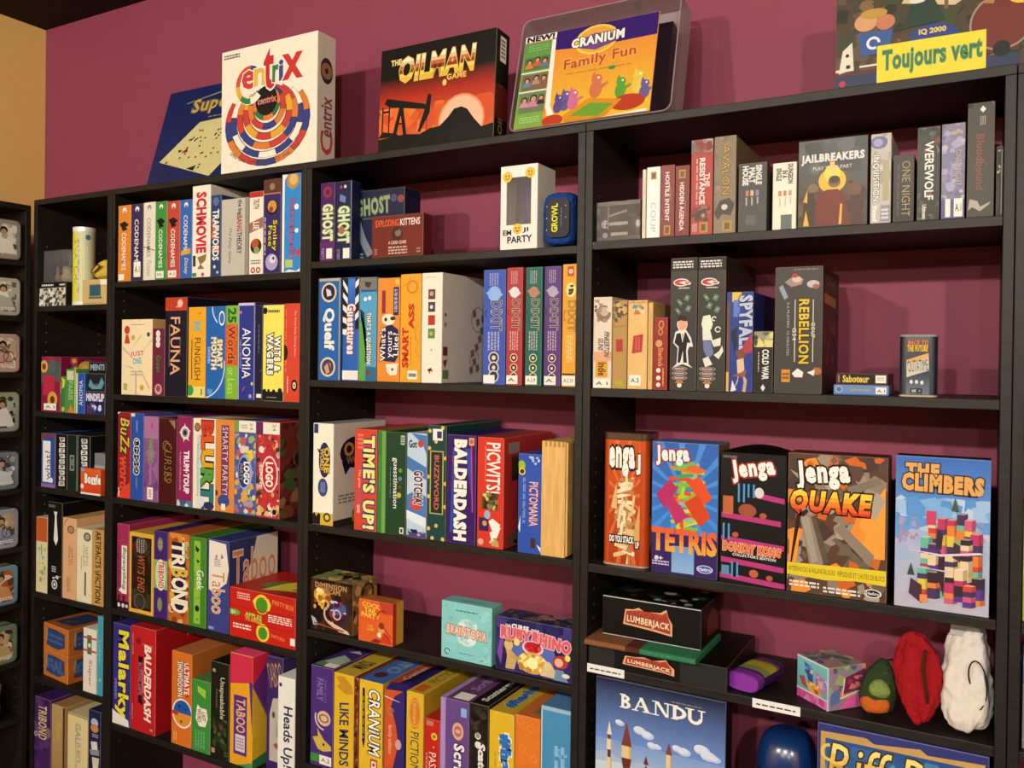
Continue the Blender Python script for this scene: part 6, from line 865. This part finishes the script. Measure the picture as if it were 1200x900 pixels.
for (a, b, c) in ((1, .0, '6a4c1c'), (.62, .0006, 'cdb050')): m.poly([(.004 + .024 * a * math.cos(2 * PI * i / 20) * 1 + .006 * math.sin(2 * PI * i / 20), -.0475 - b, .034 + .012 * a * math.sin(2 * PI * i / 20) + .008 * math.cos(2 * PI * i / 20)) for i in range(20)], hexrgb(c))
m.build('printed_oval', FLEECE, po)

FLW = ['8a2040', 'a02a4a', 'c8803a', '5a5a4a', '7a1c3c', '3f5a5a']
def flowers(seed, n=9):
    rg = random.Random(seed); q = []
    for i in range(n):
        u, v, r = rg.uniform(.08, .92), rg.uniform(.08, .95), rg.uniform(.05, .1); q += [E(u, v, r * 1.2, rg.choice(['5a4a4c', 'a83048', 'c88a3a', '4a5a54'])), E(u, v, r * .6, rg.choice(['d8a84a', '8a2040', 'c84a5a']))]
    return q
G((0.0910,-0.2740,1.3186,0.1031,0.1810), .25, '8a2244', 'maroon pink floral game box, tallest on its shelf', [Sc(0, 0, 1, 1, FLW, 16, .3, 3), R(.1, .3, .7, .66, 'b83048')] + [E(.15, .82, .2, 'd8a84a'), E(.15, .82, .1, '7a3a2a'), E(.6, .22, .26, 'd8a03c'), E(.6, .22, .12, '6a2a24'), E(.6, .82, .2, '5c5c5c'), K(.15, .03, .8, .15, 'A.1')], side=flowers(5, 12), sc='6a1c38', group=GA)
G((0.1586,-0.2740,1.3186,0.0249,0.1178), .16, '3a7a3a', 'very slim green card box with a yellow figure in the corner bookcase', [P('d8c83a', (.1, .98), (.9, .9), (.7, .7), (.2, .66), (.3, .8)), E(.5, .1, .3, 'c8c040')], group=GA)
G((0.1983,-0.2740,1.3186,0.0499,0.1420), .2, '4f8c3e', 'slim leaf green game box with pale lettering', [R(.1, .75, .8, .96, 'c8d0a0'), V('PAIRIS', .25, .3, .7, .72, 'a8c48a', b=.01), P('d87a3a', (.2, .0), (.5, .2), (.9, .0)), R(.9, 0, 1, 1, 'd8d060')], group=GA)
G((0.2478,-0.2740,1.3186,0.0429,0.1305), .2, '2c52a0', 'slim blue game box with white edge and upward capitals', [R(0, 0, .18, 1, 'dcd8cc'), T('ANOMIA', .35, .2, .8, .82, 'dce0e4', rot=90, b=0)], group=GA)
_m = (0.3221,-0.2740,1.3186,0.0964,0.0726)
G((_m[0], _m[1], _m[2], _m[3], _m[4]), .14, '2a2850', 'violet small box at the foot of the three small boxes', [T('MINDFLIP', .05, .6, .95, .9, 'e0dce4', b=.05), Sc(.1, .05, .9, .5, ['4a4a8a', '6a3a6a', '24244a', 'd8d8e8'], 18, .1, 4)], group=GA)
G((_m[0], _m[1] + .002, _m[2] + _m[4] + .0004, _m[3] - .004, .056), .14, '24262a', 'black small box with a teal shape, middle of the three small boxes', [P('5c9aa0', (.1, .3), (.2, .7), (.4, .35), (.65, .4), (.8, .8), (.95, .5), (.8, .15), (.3, .12)), P('7a3a44', (.3, .4), (.6, .5), (.6, .3))], group=GA)
G((_m[0] + .004, _m[1] + .004, _m[2] + _m[4] + .057, _m[3] - .012, .036), .12, '1a1a1c', 'flat black small box topmost of the three small boxes', [T('MENTI', .1, .3, .9, .8, '9ab0c0', b=.03)], group=GA)
G((0.0802,-0.2740,1.0686,0.0739,0.1784), .22, '2f4f9c', 'blue game box with a broad white panel reading upward', [R(.12, .1, .68, .86, 'ece8dc'), T('what?', .3, .14, .66, .68, '3a3c50', rot=90, b=0), R(0, .86, .12, 1, 'b03a34'), R(0, 0, 1, .07, '8a6a9a'), R(0, .92, 1, 1, '7a3a4a'), E(.75, .14, .12, 'ece8dc')], group=GA)
TL = lambda seed: [x for i in range(9) for x in (P('e4e0d4', (.3 + .06 * ((i * seed) % 3), .06 + i * .1), (.8 + .03 * ((i * seed) % 2), .07 + i * .1), (.78, .145 + i * .1), (.32, .14 + i * .1)), V('BANAGRAMS'[8 - i], .42, .08 + i * .1, .7, .13 + i * .1, '24221e', b=.03))]
G((0.1512,-0.2740,1.0686,0.0621,0.1799), .22, '1c1c1a', 'black game box with stacked cream letter tiles, beside the white panel box', [R(0, 0, .06, 1, '8a3a30')] + TL(1), group=GA)
G((0.2082,-0.2740,1.0686,0.0457,0.1802), .22, '1c2a20', 'dark green black game box with a small framed label', [R(.25, .36, .75, .64, '8a8c80'), R(.35, .39, .65, .61, '2a3a2e'), FP(.4, .45, .62, .56, 'a8a89a', 1, True)], group=GA)
G((0.2668,-0.2740,1.0686,0.0656,0.1806), .18, '1e1e1d', 'black game box with stacked cream letter tiles, behind the orange box', [R(0, 0, .1, 1, '5a6a5c')] + TL(2), group=GA)
G((0.3318,-0.2940,1.0686,0.0980,0.0823), .019, 'cf4c22', 'small orange letter game box at the shelf front', [GR(0, 0, 1, 1, 'c83c20', 'd8642a', 4), T('Boggle', .22, .34, 1.0, .78, 'f0eadc', o='8a2c1c', b=.06), R(0, 0, 1, .08, 'e4dccc'), E(.08, .3, .08, 'e8dcc0'), R(.02, .88, .2, 1, '8a9ac0')], group=GA)
_g = (0.3274,-0.2600,1.0686,0.0514,0.1264)
G(_g, .1, '7a7c80', 'grey and orange small box behind the letter game box', [R(0, .0, 1, .55, 'c87a34'), R(0, .55, 1, .7, 'a89c98')], group=GA)
G((0.0493,-0.2740,0.7172,0.0601,0.2497), .2, 'ddd0a0', 'cream game box with an orange top half, first on its shelf', [R(0, .68, 1, 1, 'bf5a2c'), Sc(.1, .1, .9, .6, ['8ab8b0', 'd8c88c', 'b8c4a0', 'a8a45c'], 20, .16, 5), FP(.4, .5, .6, .64, '7a8a5c', 1, True)], group=GA)
G((0.1210,-0.2740,0.7172,0.0770,0.3064), .2, '171513', 'black game box with a white necktie printed on it', [P('e4e0d4', (.42, .9), (.66, .9), (.6, .85), (.72, .6), (.58, .54), (.42, .6), (.5, .85)), FP(.3, .25, .6, .32, 'c8c4b8', 3), E(.5, .12, .2, 'd8d4c8'), E(.5, .12, .14, '171513'), E(.5, .12, .08, 'd8d4c8'), R(.05, .94, .5, .97, '5a5a54'), Sc(.2, .18, .9, .22, ['d8d4c8'], 6, .08, 2)], group=GA)
G((0.1980,-0.2740,0.7172,0.0700,0.2625), .24, 'dca878', 'peach game box with a drawn whisk and small brown title', [E(.6, .86, .26, '6a5040', .05), E(.6, .86, .18, 'b08a68', .035), RING(.45, .9, .3, .34, 100, 180, '6a5040'), T('urban\nmyth', .42, .42, .8, .66, '7a4a30', rot=90, b=.0), P('c09468', (.3, .08), (.6, .1), (.6, .28), (.3, .26))], tc='a87c4c', group=GA)
G((0.2741,-0.2740,0.7172,0.0758,0.2349), .22, 'e4d8b0', 'cream game box with a drawn whisk and black bar', [E(.7, .9, .24, '5a5248', .06), E(.7, .9, .15, 'a89c84', .04), T('urban\nmyth', .4, .5, .8, .78, '8a8064', rot=90, b=.0), R(.55, .1, .64, .42, '3a342c'), FP(.3, .44, .36, .62, '6a6454', 1, True)], group=GA)
G((0.3423,-0.2740,0.7172,0.0545,0.2401), .22, 'c09450', 'tan game box with black upward slanted capitals', [V('ARTIFACTS', .3, .5, .78, .98, '2c241c', b=.02), V('FICTION', .3, .04, .78, .42, '2c241c', b=.02), P('8a6a3c', (.1, .45), (.9, .48), (.5, .42))], group=GA)
def tile_cubes():
    for k in range(2):
        x, y = .0, 0
        tl = [P('34466e', (.12, .2), (.16, .84), (.5, .86), (.86, .8), (.88, .3), (.6, .14), (.3, .16)), P('8c8a74', (.1, .5), (.14, .86), (.18, .84), (.16, .3)), T('GAL', .18, .3, .82, .7, '50628c', b=.08) if k == 0 else FP(.2, .3, .8, .7, '50628c', 2)]
        G((.112, -.262, SZ['A5'] + .0004 + k * .0885, .158, .088), .16, 'c4702c', ('upper' if k else 'lower') + ' orange edged cube box with blue tile faces in the stacked pair', tl, side=tl, top=[P('34405c', (.15, .15), (.2, .85), (.85, .85), (.8, .2)), P('6a4a3c', (.3, .3), (.6, .5), (.5, .2))], sc='b0602a', tc='b0602a', rot=(0, 0, math.radians(-6)), name='cube_box', keep=True)
tile_cubes()
G((0.3083,-0.2740,0.4363,0.0689,0.2028), .2, 'e2dcc8', 'white game box with green emblem and red ribbon lines', [R(.3, .6, .62, .9, '3a7a4c'), E(.46, .74, .1, 'e2dcc8'), R(0, .84, 1, .87, 'b8484a'), R(0, .64, 1, .67, 'b8484a'), V('Super', .36, .1, .66, .52, 'b06a64', b=.01), R(.96, 0, 1, 1, 'a8a494')], group=GA)
G((0.3579,-0.2740,0.4363,0.0248,0.2499), .2, '3f9cae', 'slim teal game box beside the white one in the corner bookcase', [FP(.3, .4, .6, .7, '8ac8d0', 1, True), E(.5, .2, .2, 'd8a878')], group=GA)
G((0.0635,-0.2740,0.1204,0.0886,0.2482), .24, '4a2a5c', 'purple game box with gilt vertical title, lowest shelf', [Sc(0, 0, 1, 1, ['5a3a6a', '6a4a5c', '3a2050', '8a6a6a'], 22, .2, 4), V('TRIBOND', .25, .45, .75, .9, 'd8c09a', b=.02, o='4a1c24'), RING(.1, .5, .05, .1, 0, 360, 'c8a0b8')], tc='3a2452', group=GA)
G((0.1483,-0.2740,0.1204,0.0691,0.2411), .24, 'b0905c', 'tan brown game box with small gilt script, lowest shelf', [GR(0, 0, 1, 1, 'a88450', 'b8985f', 4), V('Rome', .3, .55, .75, .78, 'd8a458', b=0, sh=.3), R(.85, 0, 1, 1, '4a2c1c')], tc='5c4228', group=GA)
G((0.2485,-0.2740,0.1204,0.1016,0.2322), .24, 'e0cc90', 'cream game box with grey engraved vertical title, lowest shelf', [V('GALILEO', .4, .35, .66, .88, '9a9080', b=.0, o='c8bc94'), R(.4, .1, .5, .6, 'c8b888'), R(0, .98, 1, 1, '8c7c50')], tc='8a7c5c', group=GA)
G((0.3348,-0.2740,0.1204,0.0602,0.2643), .2, '2a2846', 'navy game box with small stacked round pictures, lowest shelf', [E(.5, .86, .3, 'a8b8d0', .05), E(.5, .79, .32, 'c88a4a', .05), P('d8d4c8', (.2, .62), (.7, .64), (.8, .52), (.3, .5)), P('8a8c94', (.1, .52), (.9, .55), (.9, .48), (.2, .46)), P('d8ccb0', (.3, .44), (.9, .45), (.8, .3), (.4, .3)), FP(.3, .68, .8, .73, 'a8a4c0', 2)], group=GA)

# ================================================================ tins on the side wall shelves
TZ = [1.815, 1.632, 1.447, 1.253, 1.064, .872, .686, .494]
TP = [(['c8bca4', 'f4ecdc', '5a544c', 'b8ae9c', 'f0e8d8', 'd8d0c0'], 'beige', 'a09888'), (['e8e0cc', 'b8b8ac', '6a645c', 'f4ecd8', 'd8d0c0'], 'silver', 'c0b8a4'), (['ecdcc0', 'd8a89c', '7a6458', 'f4e8d4', 'd0b898'], 'rosy', 'c8a498'), (['4a5a3c', 'e8e8dc', 'a8b4a0', '2e3428', 'c8c0a0'], 'mossy', '9aa08c'), (['6c7478', 'd8dcdc', '3c4446', '949c98', 'b0a890'], 'slate', '788084'), (['e0cca8', '8898b8', 'b89c78', '5c4c3c', 'c4ac8c'], 'sandy', '98a4b4'), (['3c78a8', 'd8a068', 'e8d8b8', 'b85c34', '5c4434'], 'seaside blue', '6c94a8'), (['5c7448', 'c4b078', '3c2c24', 'a86c34', 'e0dcc8'], 'leaf green', '6c8464')]
names8 = ['topmost', 'second from the top', 'third from the top', 'fourth from the top', 'fifth from the top', 'sixth from the top', 'seventh from the top', 'lowest']
for i, z in enumerate(TZ):
    w = .14; h = (.127, .121, .124, .128, .122, .128, .128, .126)[i]; pc, nm, rim = TP[i]
    r = bpy.data.objects.new('picture_tin', None); COL.objects.link(r); r.location = (-.008, -.39, z + .0006); r.rotation_euler = (0, 0, PI / 2)
    tag(r, '%s toned picture tin on the side wall shelves, %s' % (nm, names8[i]), 'tin', 'picture tins on the side wall shelves')
    m = MB(); rr = rrect(w, h, .016)[::-1]
    loft(m, [[(a, .001, h / 2 + b) for a, b in rr], [(a, .05, h / 2 + b) for a, b in rr]][::1], hexrgb('b8ae9c')); m.build('tin_body', TINM, r)
    m = MB(); r2 = rrect(w + .002, h, .017)[::-1]; loft(m, [[(a * .94, -.003, h / 2 + b * .94) for a, b in r2], [(a, -.001, h / 2 + b) for a, b in r2], [(a, .012, h / 2 + b) for a, b in r2]], hexrgb(rim)); ld = m.build('lid', TINM, r)
    a, l, s = MB(), MB(), MB(); ww, hh = w * .93, h * .92
    draw(((-ww / 2, -.003, h / 2 - hh / 2), (1, 0, 0), (0, 0, 1), (0, -1, 0), ww, hh), [Sc(.07, .07, .93, .93, pc, 70, .12, 30 + i), E(.6, .74, .1, '2e2620'), E(.6, .7, .07, 'c49c7c'), P(pc[1], (.3, .12), (.9, .12), (.8, .45), (.5, .55), (.35, .4))] + ([RING(.55, .45, .18, .2, 0, 360, '5c4c3c'), RING(.75, .4, .12, .14, 0, 360, '5c4c3c')] if i in (2, 5) else []) + [FP(.5, .1, .9, .2, 'ece8dc', 2)], a, l, s, 1)
    a.build('printed_artwork', TINM, ld); l.build('printed_lettering', CARD, ld)
    m = MB(); loft(m, [[(a * .99, .0502, h / 2 + b * .99) for a, b in rr], [(a * .9, .053, h / 2 + b * .9) for a, b in rr]], hexrgb('8a8274')); m.build('back_panel', TINM, r)
r = bpy.data.objects.new('round_tin', None); COL.objects.link(r); r.location = (-.06, -.40, .3073); tag(r, 'round tin with green, white and dark stripes on the bottom side wall shelf', 'tin')
m = MB(); revolve(m, [(.048, .002, hexrgb('6a7a4c')), (.05, .004, hexrgb('1c2030')), (.05, .03, hexrgb('d8d4c8')), (.05, .05, hexrgb('2a3040')), (.05, .065, hexrgb('8aa048')), (.05, .085, hexrgb('c8b850')), (.05, .098)], hexrgb('8aa048'), 32); m.build('tin_body', TINM, r, smooth=False)
m = MB(); revolve(m, [(.052, .0985), (.052, .112), (.049, .114), (.045, .111)], hexrgb('b8b070'), 32); m.build('lid', TINM, r)

# ================================================================ last bookcase, mostly outside the frame
G((2.818 + .11, -.262, SZ['E3'] + .0004, .215, .205), .05, 'c4d42e', 'lime green game box in the bookcase cut by the picture edge', [R(.05, .08, .3, .9, 'd8e040'), R(.32, .3, .36, .8, '9cb424')])
G((2.818 + .085, -.262, SZ['E4'] + .0004, .16, .112), .06, '9a948c', 'grey box with pink patches beneath the blue one in the edge bookcase', [FP(.04, .5, .5, .9, '3a3838', 3), P('c85a4c', (.02, .05), (.4, .1), (.3, .4))])
G((2.818 + .08, -.262, SZ['E4'] + .1132, .15, .05), .06, '3c7cb4', 'blue box with white swirl on top of the grey one in the edge bookcase', [P('d8e0e4', (.02, .2), (.4, .6), (.8, .3), (.5, .1))])

# ================================================================ on top of the bookcases
TOPZ = 2.0206
# white box with the ring design
def rings():
    q = []; cc = ['c0403a', '3a7040', '35407c', 'd8a034', 'd07838', 'e8e0cc']; rg = random.Random(12)
    for j, (r0, r1, cu, cv, s0, s1, k) in enumerate(((.385, .445, .49, .375, -215, 35, .76), (.325, .383, .49, .395, -220, 45, .77), (.262, .322, .495, .42, -225, 60, .79), (.2, .26, .5, .45, -230, 70, .82), (.145, .197, .495, .485, -240, 80, .86), (.1, .143, .49, .52, -250, 90, .92))):
        q.append(RING(cu, cv, r0 - .008, r1 + .002, s0, s1, '4a3428', k)); n = 9 - j // 2; 
        for i in range(n):
            a0, a1 = s0 + (s1 - s0) * i / n, s0 + (s1 - s0) * (i + 1) / n
            q.append(RING(cu, cv, r0, r1, a0, a1 - .8, cc[(i * (2 + j % 2) + j * 5) % 6], k))
    q += [E(.49, .54, .115, '241c1c'), T('centrix', .4, .52, .59, .57, 'c8806a', b=.03, rot=2)]
    return q
ttl = [RING(.31, .69, .1, .155, 50, 320, 'ece4d0')] + [RING(.31, .69, .105, .15, a, b_, k_) for a, b_, k_ in ((85, 180, 'c8503a'), (60, 85, '3a4080'), (180, 225, 'd8a838'), (225, 275, '3c7a44'), (275, 315, 'e8e0cc'))]
for ch, u0, v0, u1, v1, c in (('e', .235, .665, .36, .80, 'c04038'), ('n', .365, .675, .47, .80, 'd8b04a'), ('t', .465, .64, .56, .92, 'bc3432'), ('r', .555, .68, .62, .80, '3c7a48'), ('i', .625, .68, .655, .83, '3a4a88'), ('x', .67, .68, .84, .86, 'c03a34')):
    ttl.append(T(ch, u0, v0, u1, v1, c, o='ece4d0', b=.03, ow=.03))
G((1.045, -.268, TOPZ, .356, .346), .072, 'e9dfc8', 'large white game box with rainbow ring design standing on the bookcase top', rings() + ttl + [FP(.03, .93, .2, .97, '6a6458', 2), P('e9dfc8', (.0, 0), (.01, 0), (.01, .01))] + [T(w_, u, v, u + .08, v + .025, '5a5044', rot=a, b=0) for w_, u, v, a in (('SPIN', .1, .13, -35), ('CLIMB', .19, .085, -22), ('JUMP', .3, .055, -8), ('WHIRL', .42, .045, 2), ('TO', .56, .055, 12), ('THE', .66, .08, 22), ('TOP', .76, .13, 34))],
  side=[E(.5, .72, .34, '2c2420', .1), RING(.5, .72, .1, .3, 0, 360, '7a5a40'), T('C', .2, .08, .85, .25, '9a3c30', rot=90, b=.02), T('entrix', .25, .22, .8, .52, '6a3a34', rot=90, b=.02)], sc='b8b0a0', tc='d8d0bc', wear=.15)
# leaning blue box
def leaning(px, w, h, d, y0, ang, col, label, front, **k):
    return G((px, y0, TOPZ + d * math.sin(math.radians(ang)), w, h), d, col, label, front, rot=(-math.radians(ang), 0, 0), **k)
crn = [R(0, 0, 1, 1, '232a56'), P('8a8a6c', (.22, .86), (.98, .98), (.98, .965), (.22, .85)), T('Super', .30, .72, .74, .88, 'c8a43c', o='5c5a5c', b=.02, sh=.1, rot=2), FP(.5, .67, .8, .69, '8a8468', 1), P('cfc588', (.08, .3), (.42, .64), (.98, .66), (.98, .46), (.66, .1)), FP(.05, .02, .22, .05, 'c8c0b0', 1), T('Two Complete Games', .28, .03, .7, .06, 'c8c0b0', b=0)]
rg = random.Random(3)
for i in range(46):
    a, b = rg.random(), rg.random(); u = .16 + .3 * a + .42 * b; v = .29 + .3 * a - .13 * b
    crn.append(P('2e2a20', (u, v), (u + .018, v + .006), (u + .018, v + .02), (u, v + .014)))
crn += [P('8c2c24', (.3, .36), (.36, .4), (.37, .36)), P('2c2a24', (.4, .2), (.5, .22), (.48, .17)), P('8a6a2c', (.14, .29), (.18, .3), (.17, .27))]
leaning(.59, .44, .372, .035, -.14, 16, '232a56', 'dark blue game box leaning on the wall behind the white one', crn, sc='1c2040', tc='1c2040')
# black oil game
oil = [GR(0, 0, 1, .5, 'd8683a', 'a83020', 6), GR(0, .5, 1, .7, 'a83020', '1c1514', 7), R(0, .7, 1, 1, '17130f'), Sc(0, .15, 1, .42, ['c8502a', 'd8682c', 'b84428', 'd87834', 'cc5a2a'], 40, .08, 4), E(.73, .2, .195, 'dc8a5c'), E(.73, .2, .18, 'ecb490'),
       P('120f0d', (0, 0), (0, .13), (.12, .14), (.25, .15), (.38, .13), (.46, .17), (.55, .18), (.62, .25), (.67, .32), (.73, .33), (.78, .3), (.84, .2), (.9, .12), (1, .14), (1, 0)),
       P('15110f', (.05, .47), (.07, .52), (.42, .41), (.42, .36), (.1, .43)), P('15110f', (.41, .34), (.44, .5), (.47, .49), (.46, .32), (.38, .15), (.36, .16)), P('15110f', (.13, .14), (.19, .43), (.22, .43), (.165, .14)), P('15110f', (.19, .43), (.22, .43), (.26, .14), (.23, .14)), R(.03, .14, .042, .44, '15110f'), R(.09, .14, .102, .44, '15110f'), R(.03, .38, .1, .4, '15110f'), R(.15, .25, .24, .265, '15110f'), P('15110f', (0, .14), (.04, .2), (.16, .17), (.2, .14)), R(.435, .14, .44, .32, '15110f'),
       T('OILMAN', .18, .66, .83, .88, ('bands', ['dcae3c', 'e8c85c', '8a3a24', 'b8683c', 'e0b48c', 'f0e4c8']), o='d8b850', b=.03, sh=.15, ow=.035), T('THE', .1, .83, .19, .88, 'ecdc98', b=.03, o='8a6a2c'), T('GAME', .6, .6, .76, .65, 'e0bc5c', b=.03, o='8a4a24'), E(.58, .58, .018, 'ecc46c', .03)]
G((1.586, -.258, TOPZ + .0028, .338, .262), .062, '17130f', 'black game box with an oil pump silhouette at sunset', oil, side=[R(.3, .72, .75, .95, 'c4bcb0'), FP(.36, .75, .68, .93, '3a3632', 5), T('OILMAN', .3, .06, .6, .5, '6c5a34', rot=90, b=.03), P('4a1c18', (0, .2), (1, .2), (1, .5), (0, .5))], sc='1c1413', tc='241c18', rot=(-math.radians(2.5), 0, 0))
# clear case with a board inside
def clear_case():
    w, h, d = .345, .25, .072
    root = bpy.data.objects.new('clear_game_case', None); COL.objects.link(root); root.location = (1.965, -.228, TOPZ + .0185); root.rotation_euler = (-math.radians(14), 0, math.radians(0))
    tag(root, 'clear plastic carry case with a colourful family game leaflet on the bookcase top', 'game case')
    MILK = base_mat('milky_plastic', .3, .5, .2, col='a89c98', noise=(20, .9, 1.05), alpha=.55)
    m = MB(); rr = rrect(w + .05, h + .045, .02)[::-1]; ri = rrect(w + .044, h + .039, .018)[::-1]
    cz = (h + .045) / 2
    loft(m, [[(a + .01, 0, cz + b) for a, b in rr], [(a + .01, d, cz + b) for a, b in rr]], (1, 1, 1), cap=False)
    loft(m, [[(a + .01, d, cz + b) for a, b in ri], [(a + .01, .0, cz + b) for a, b in ri]], (1, 1, 1), cap=False)
    for yy in (0, d):
        n = len(rr)
        for i in range(n): m.poly([(rr[i][0] + .01, yy, cz + rr[i][1]), (rr[(i + 1) % n][0] + .01, yy, cz + rr[(i + 1) % n][1]), (ri[(i + 1) % n][0] + .01, yy, cz + ri[(i + 1) % n][1]), (ri[i][0] + .01, yy, cz + ri[i][1])], (1, 1, 1))
    m.build('case_rim', MILK, root)
    m = MB(); m.box(-w / 2 - .01, w / 2 + .03, d - .003, d - .001, .004, h + .04); m.build('case_back', MILK, root)
    for px in (-.09, .09):
        m = MB(); m.box(px - .006, px + .006, .02, .05, h + .0455, h + .058); m.build('hinge_tab', MILK, root)
    m = MB(); m.box(-w / 2, w / 2 + .018, .006, d - .006, .006, h * .88, hexrgb('241c20')); m.build('inner_tray', PLASTIC, root)
    r = chamfer_box(w * .97, .003, h * .97, (hexrgb('d88c34'),) * 3).build('leaflet', CARD, root); r.location = (-.008, .001, .006)
    kid = lambda u, v, s, c: [E(u, v, .022 * s, '2a1c16', .03 * s), E(u, v - .006, .015 * s, 'c89474', .022 * s), P(c, (u - .035 * s, v - .07 * s), (u + .035 * s, v - .07 * s), (u + .02 * s, v - .025 * s), (u - .02 * s, v - .025 * s))]
    def beast(u, v, c, s=1): return [E(u, v, .035 * s, c, .07 * s), E(u, v + .08 * s, .03 * s, c, .04 * s), E(u + .01 * s, v + .09 * s, .007 * s, 'ece8dc'), P(c, (u - .03 * s, v + .1 * s), (u - .02 * s, v + .15 * s), (u - .005 * s, v + .11 * s)), P(c, (u + .03 * s, v), (u + .07 * s, v + .04 * s), (u + .06 * s, v + .05 * s), (u + .025 * s, v + .03 * s))]
    fr = [GR(.24, 0, 1, .8, 'e0b832', 'dc8a3c', 6), P('3a2468', (.22, 1), (1, 1), (1, .77), (.6, .76), (.22, .8)), GR(0, 0, .22, .92, '7ca84c', '5c9048', 3), R(.0, .93, .25, 1, 'e8e4dc'), T('NEW!', .02, .935, .23, .99, '241c28', b=.05), R(.02, .62, .22, .76, '5c7048'), R(.02, .4, .22, .57, '7c6450'), R(.02, .16, .22, .37, '6c7c54')]
    fr += kid(.06, .71, 1, 'd07a3c') + kid(.12, .73, 1, 'c8603c') + kid(.18, .71, 1, '5a7a8c') + kid(.06, .51, 1, '5c8a9c') + kid(.13, .53, 1, 'b08a78') + kid(.19, .52, 1, '8a5c3c') + kid(.06, .3, 1.1, 'c88ca0') + kid(.13, .31, 1.3, 'c87ca0') + kid(.19, .31, 1, '3c3434')
    fr += [R(0, .585, .23, .6, 'e4dfd0'), R(0, .38, .23, .395, 'e4dfd0'), P('ece6d8', (.22, .92), (.25, .92), (.27, .2), (.34, 0), (.28, 0), (.23, .2)), FP(.04, .05, .2, .12, 'a8c078', 3), FP(.04, .82, .2, .9, '86ac6c', 3)]
    fr += [E(.56, .83, .16, 'e8c850', .155), E(.56, .83, .14, 'dca044', .135), P('6c4a80', (.4, .78), (.46, .86), (.55, .9), (.7, .86), (.72, .78), (.56, .72)), T('CRANIUM', .38, .79, .76, .88, 'f0ecdc', o='4a3454', b=.05, rot=2), T('Family Fun', .34, .55, .86, .68, 'b04a34', b=.02, o='e0a850', rot=3), FP(.36, .5, .84, .52, 'b88430', 1)]
    fr += beast(.38, .2, '6c5c8c', 1.1) + beast(.44, .2, 'c86a8c', 1.1) + beast(.6, .3, 'c8704c', 1.3) + beast(.78, .25, '5a9a3c', 1.1) + beast(.33, .18, '5c4c84', 1) + beast(.9, .28, 'd8c050', 1.2) + beast(.95, .2, '6a5c94', 1)
    fr += [E(.84, .12, .12, 'b0402c', .08), P('cf8a2c', (.36, .06), (.56, .22), (.8, .16), (.68, .0), (.4, 0)), P('6a9a34', (.43, .06), (.57, .17), (.74, .13), (.64, .02)), E(.3, .04, .08, 'b8402c', .06), E(.7, .5, .025, '4a8a4c', .02), P('e8e4dc', (.6, .0), (.98, .03), (.98, .0))]
    decorate(r, (('front', fr),), w * .97, .003, h * .97)
clear_case()
# puzzle box at the end
pz = [Sc(0, 0, 1, 1, ['4a3a28', '3c4424', '2a2c1c', '5c4a34', '7a5c3c', '34402c'], 120, .06, 8), Sc(0, .75, 1, 1, ['c8b888', '5a7a3c', '8a6a44', 'b0a070', '7c5434'], 40, .06, 9), P('c8b48c', (.34, .6), (.5, .98), (.75, .98), (.7, .6), (.6, .52)), R(.55, .5, .57, .9, '6a5a44'), P('6a5a44', (.56, .7), (.64, .88), (.65, .87), (.57, .68)), P('6a5a44', (.56, .72), (.48, .85), (.49, .86), (.565, .74)), R(.13, .24, .28, .4, '34548c'), P('34548c', (.12, .42), (.3, .42), (.28, .24), (.14, .24)), T('♻', .17, .27, .25, .37, 'd8dce0', b=.02) if False else RING(.2, .33, .022, .036, 0, 300, 'd8dce0'), E(.16, .5, .06, 'c8946c', .07), E(.2, .56, .07, 'b08a3c', .04), E(.26, .48, .05, 'b87450', .06), E(.42, .68, .05, 'a85434', .06), E(.43, .66, .035, 'c8946c', .04), P('26382a', (.34, .4), (.4, .62), (.5, .6), (.56, .42)), E(.42, .6, .04, 'd8d0c0', .02), P('d8d0bc', (.02, .12), (.04, .3), (.09, .36), (.1, .15)), E(.065, .26, .01, '2a2420'), E(.07, .17, .012, '2a2420'), P('5c2c24', (.0, .12), (.9, .16), (.9, .12), (0, .08)), R(0, 0, .9, .1, '2a3450'), R(0, .135, .1, .155, 'd8d0bc'), R(.13, .15, .25, .165, 'd8d0bc'), E(.04, .04, .018, 'b02c44'), E(.82, .34, .15, '6a2c24', .2), RING(.82, .34, .14, .15, 0, 360, '8c8474'), E(.82, .14, .04, '181614', .06), P('b88c3c', (.68, .6), (.72, .8), (.8, .78), (.78, .62)), P('a07850', (.72, .5), (.8, .56), (.78, .48)), E(.5, .31, .12, '2c3c78', .1), T('IQ 2000', .43, .33, .56, .375, 'd8c060', b=.04), R(.22, .0, .75, .3, 'e0cc32'), T('Toujours vert', .25, .06, .73, .25, '3c7444', o='9cb068', b=.035, ow=.03)]
for i in range(24): a = 2 * PI * i / 24; pz.append(P('dcb438', (.91, .55), (.91 + .075 * math.cos(a), .55 + .1 * math.sin(a)), (.91 + .075 * math.cos(a + .3), .55 + .1 * math.sin(a + .3))))
pz += [E(.91, .55, .06, 'dcb438', .08), FP(.87, .5, .95, .6, '6a5424', 4)]
G((2.505 + .165, -.266, TOPZ, .33, .235), .05, '463a2a', 'busy illustrated puzzle box with a yellow title strip, last on the bookcase tops', pz, sc='3a3024')
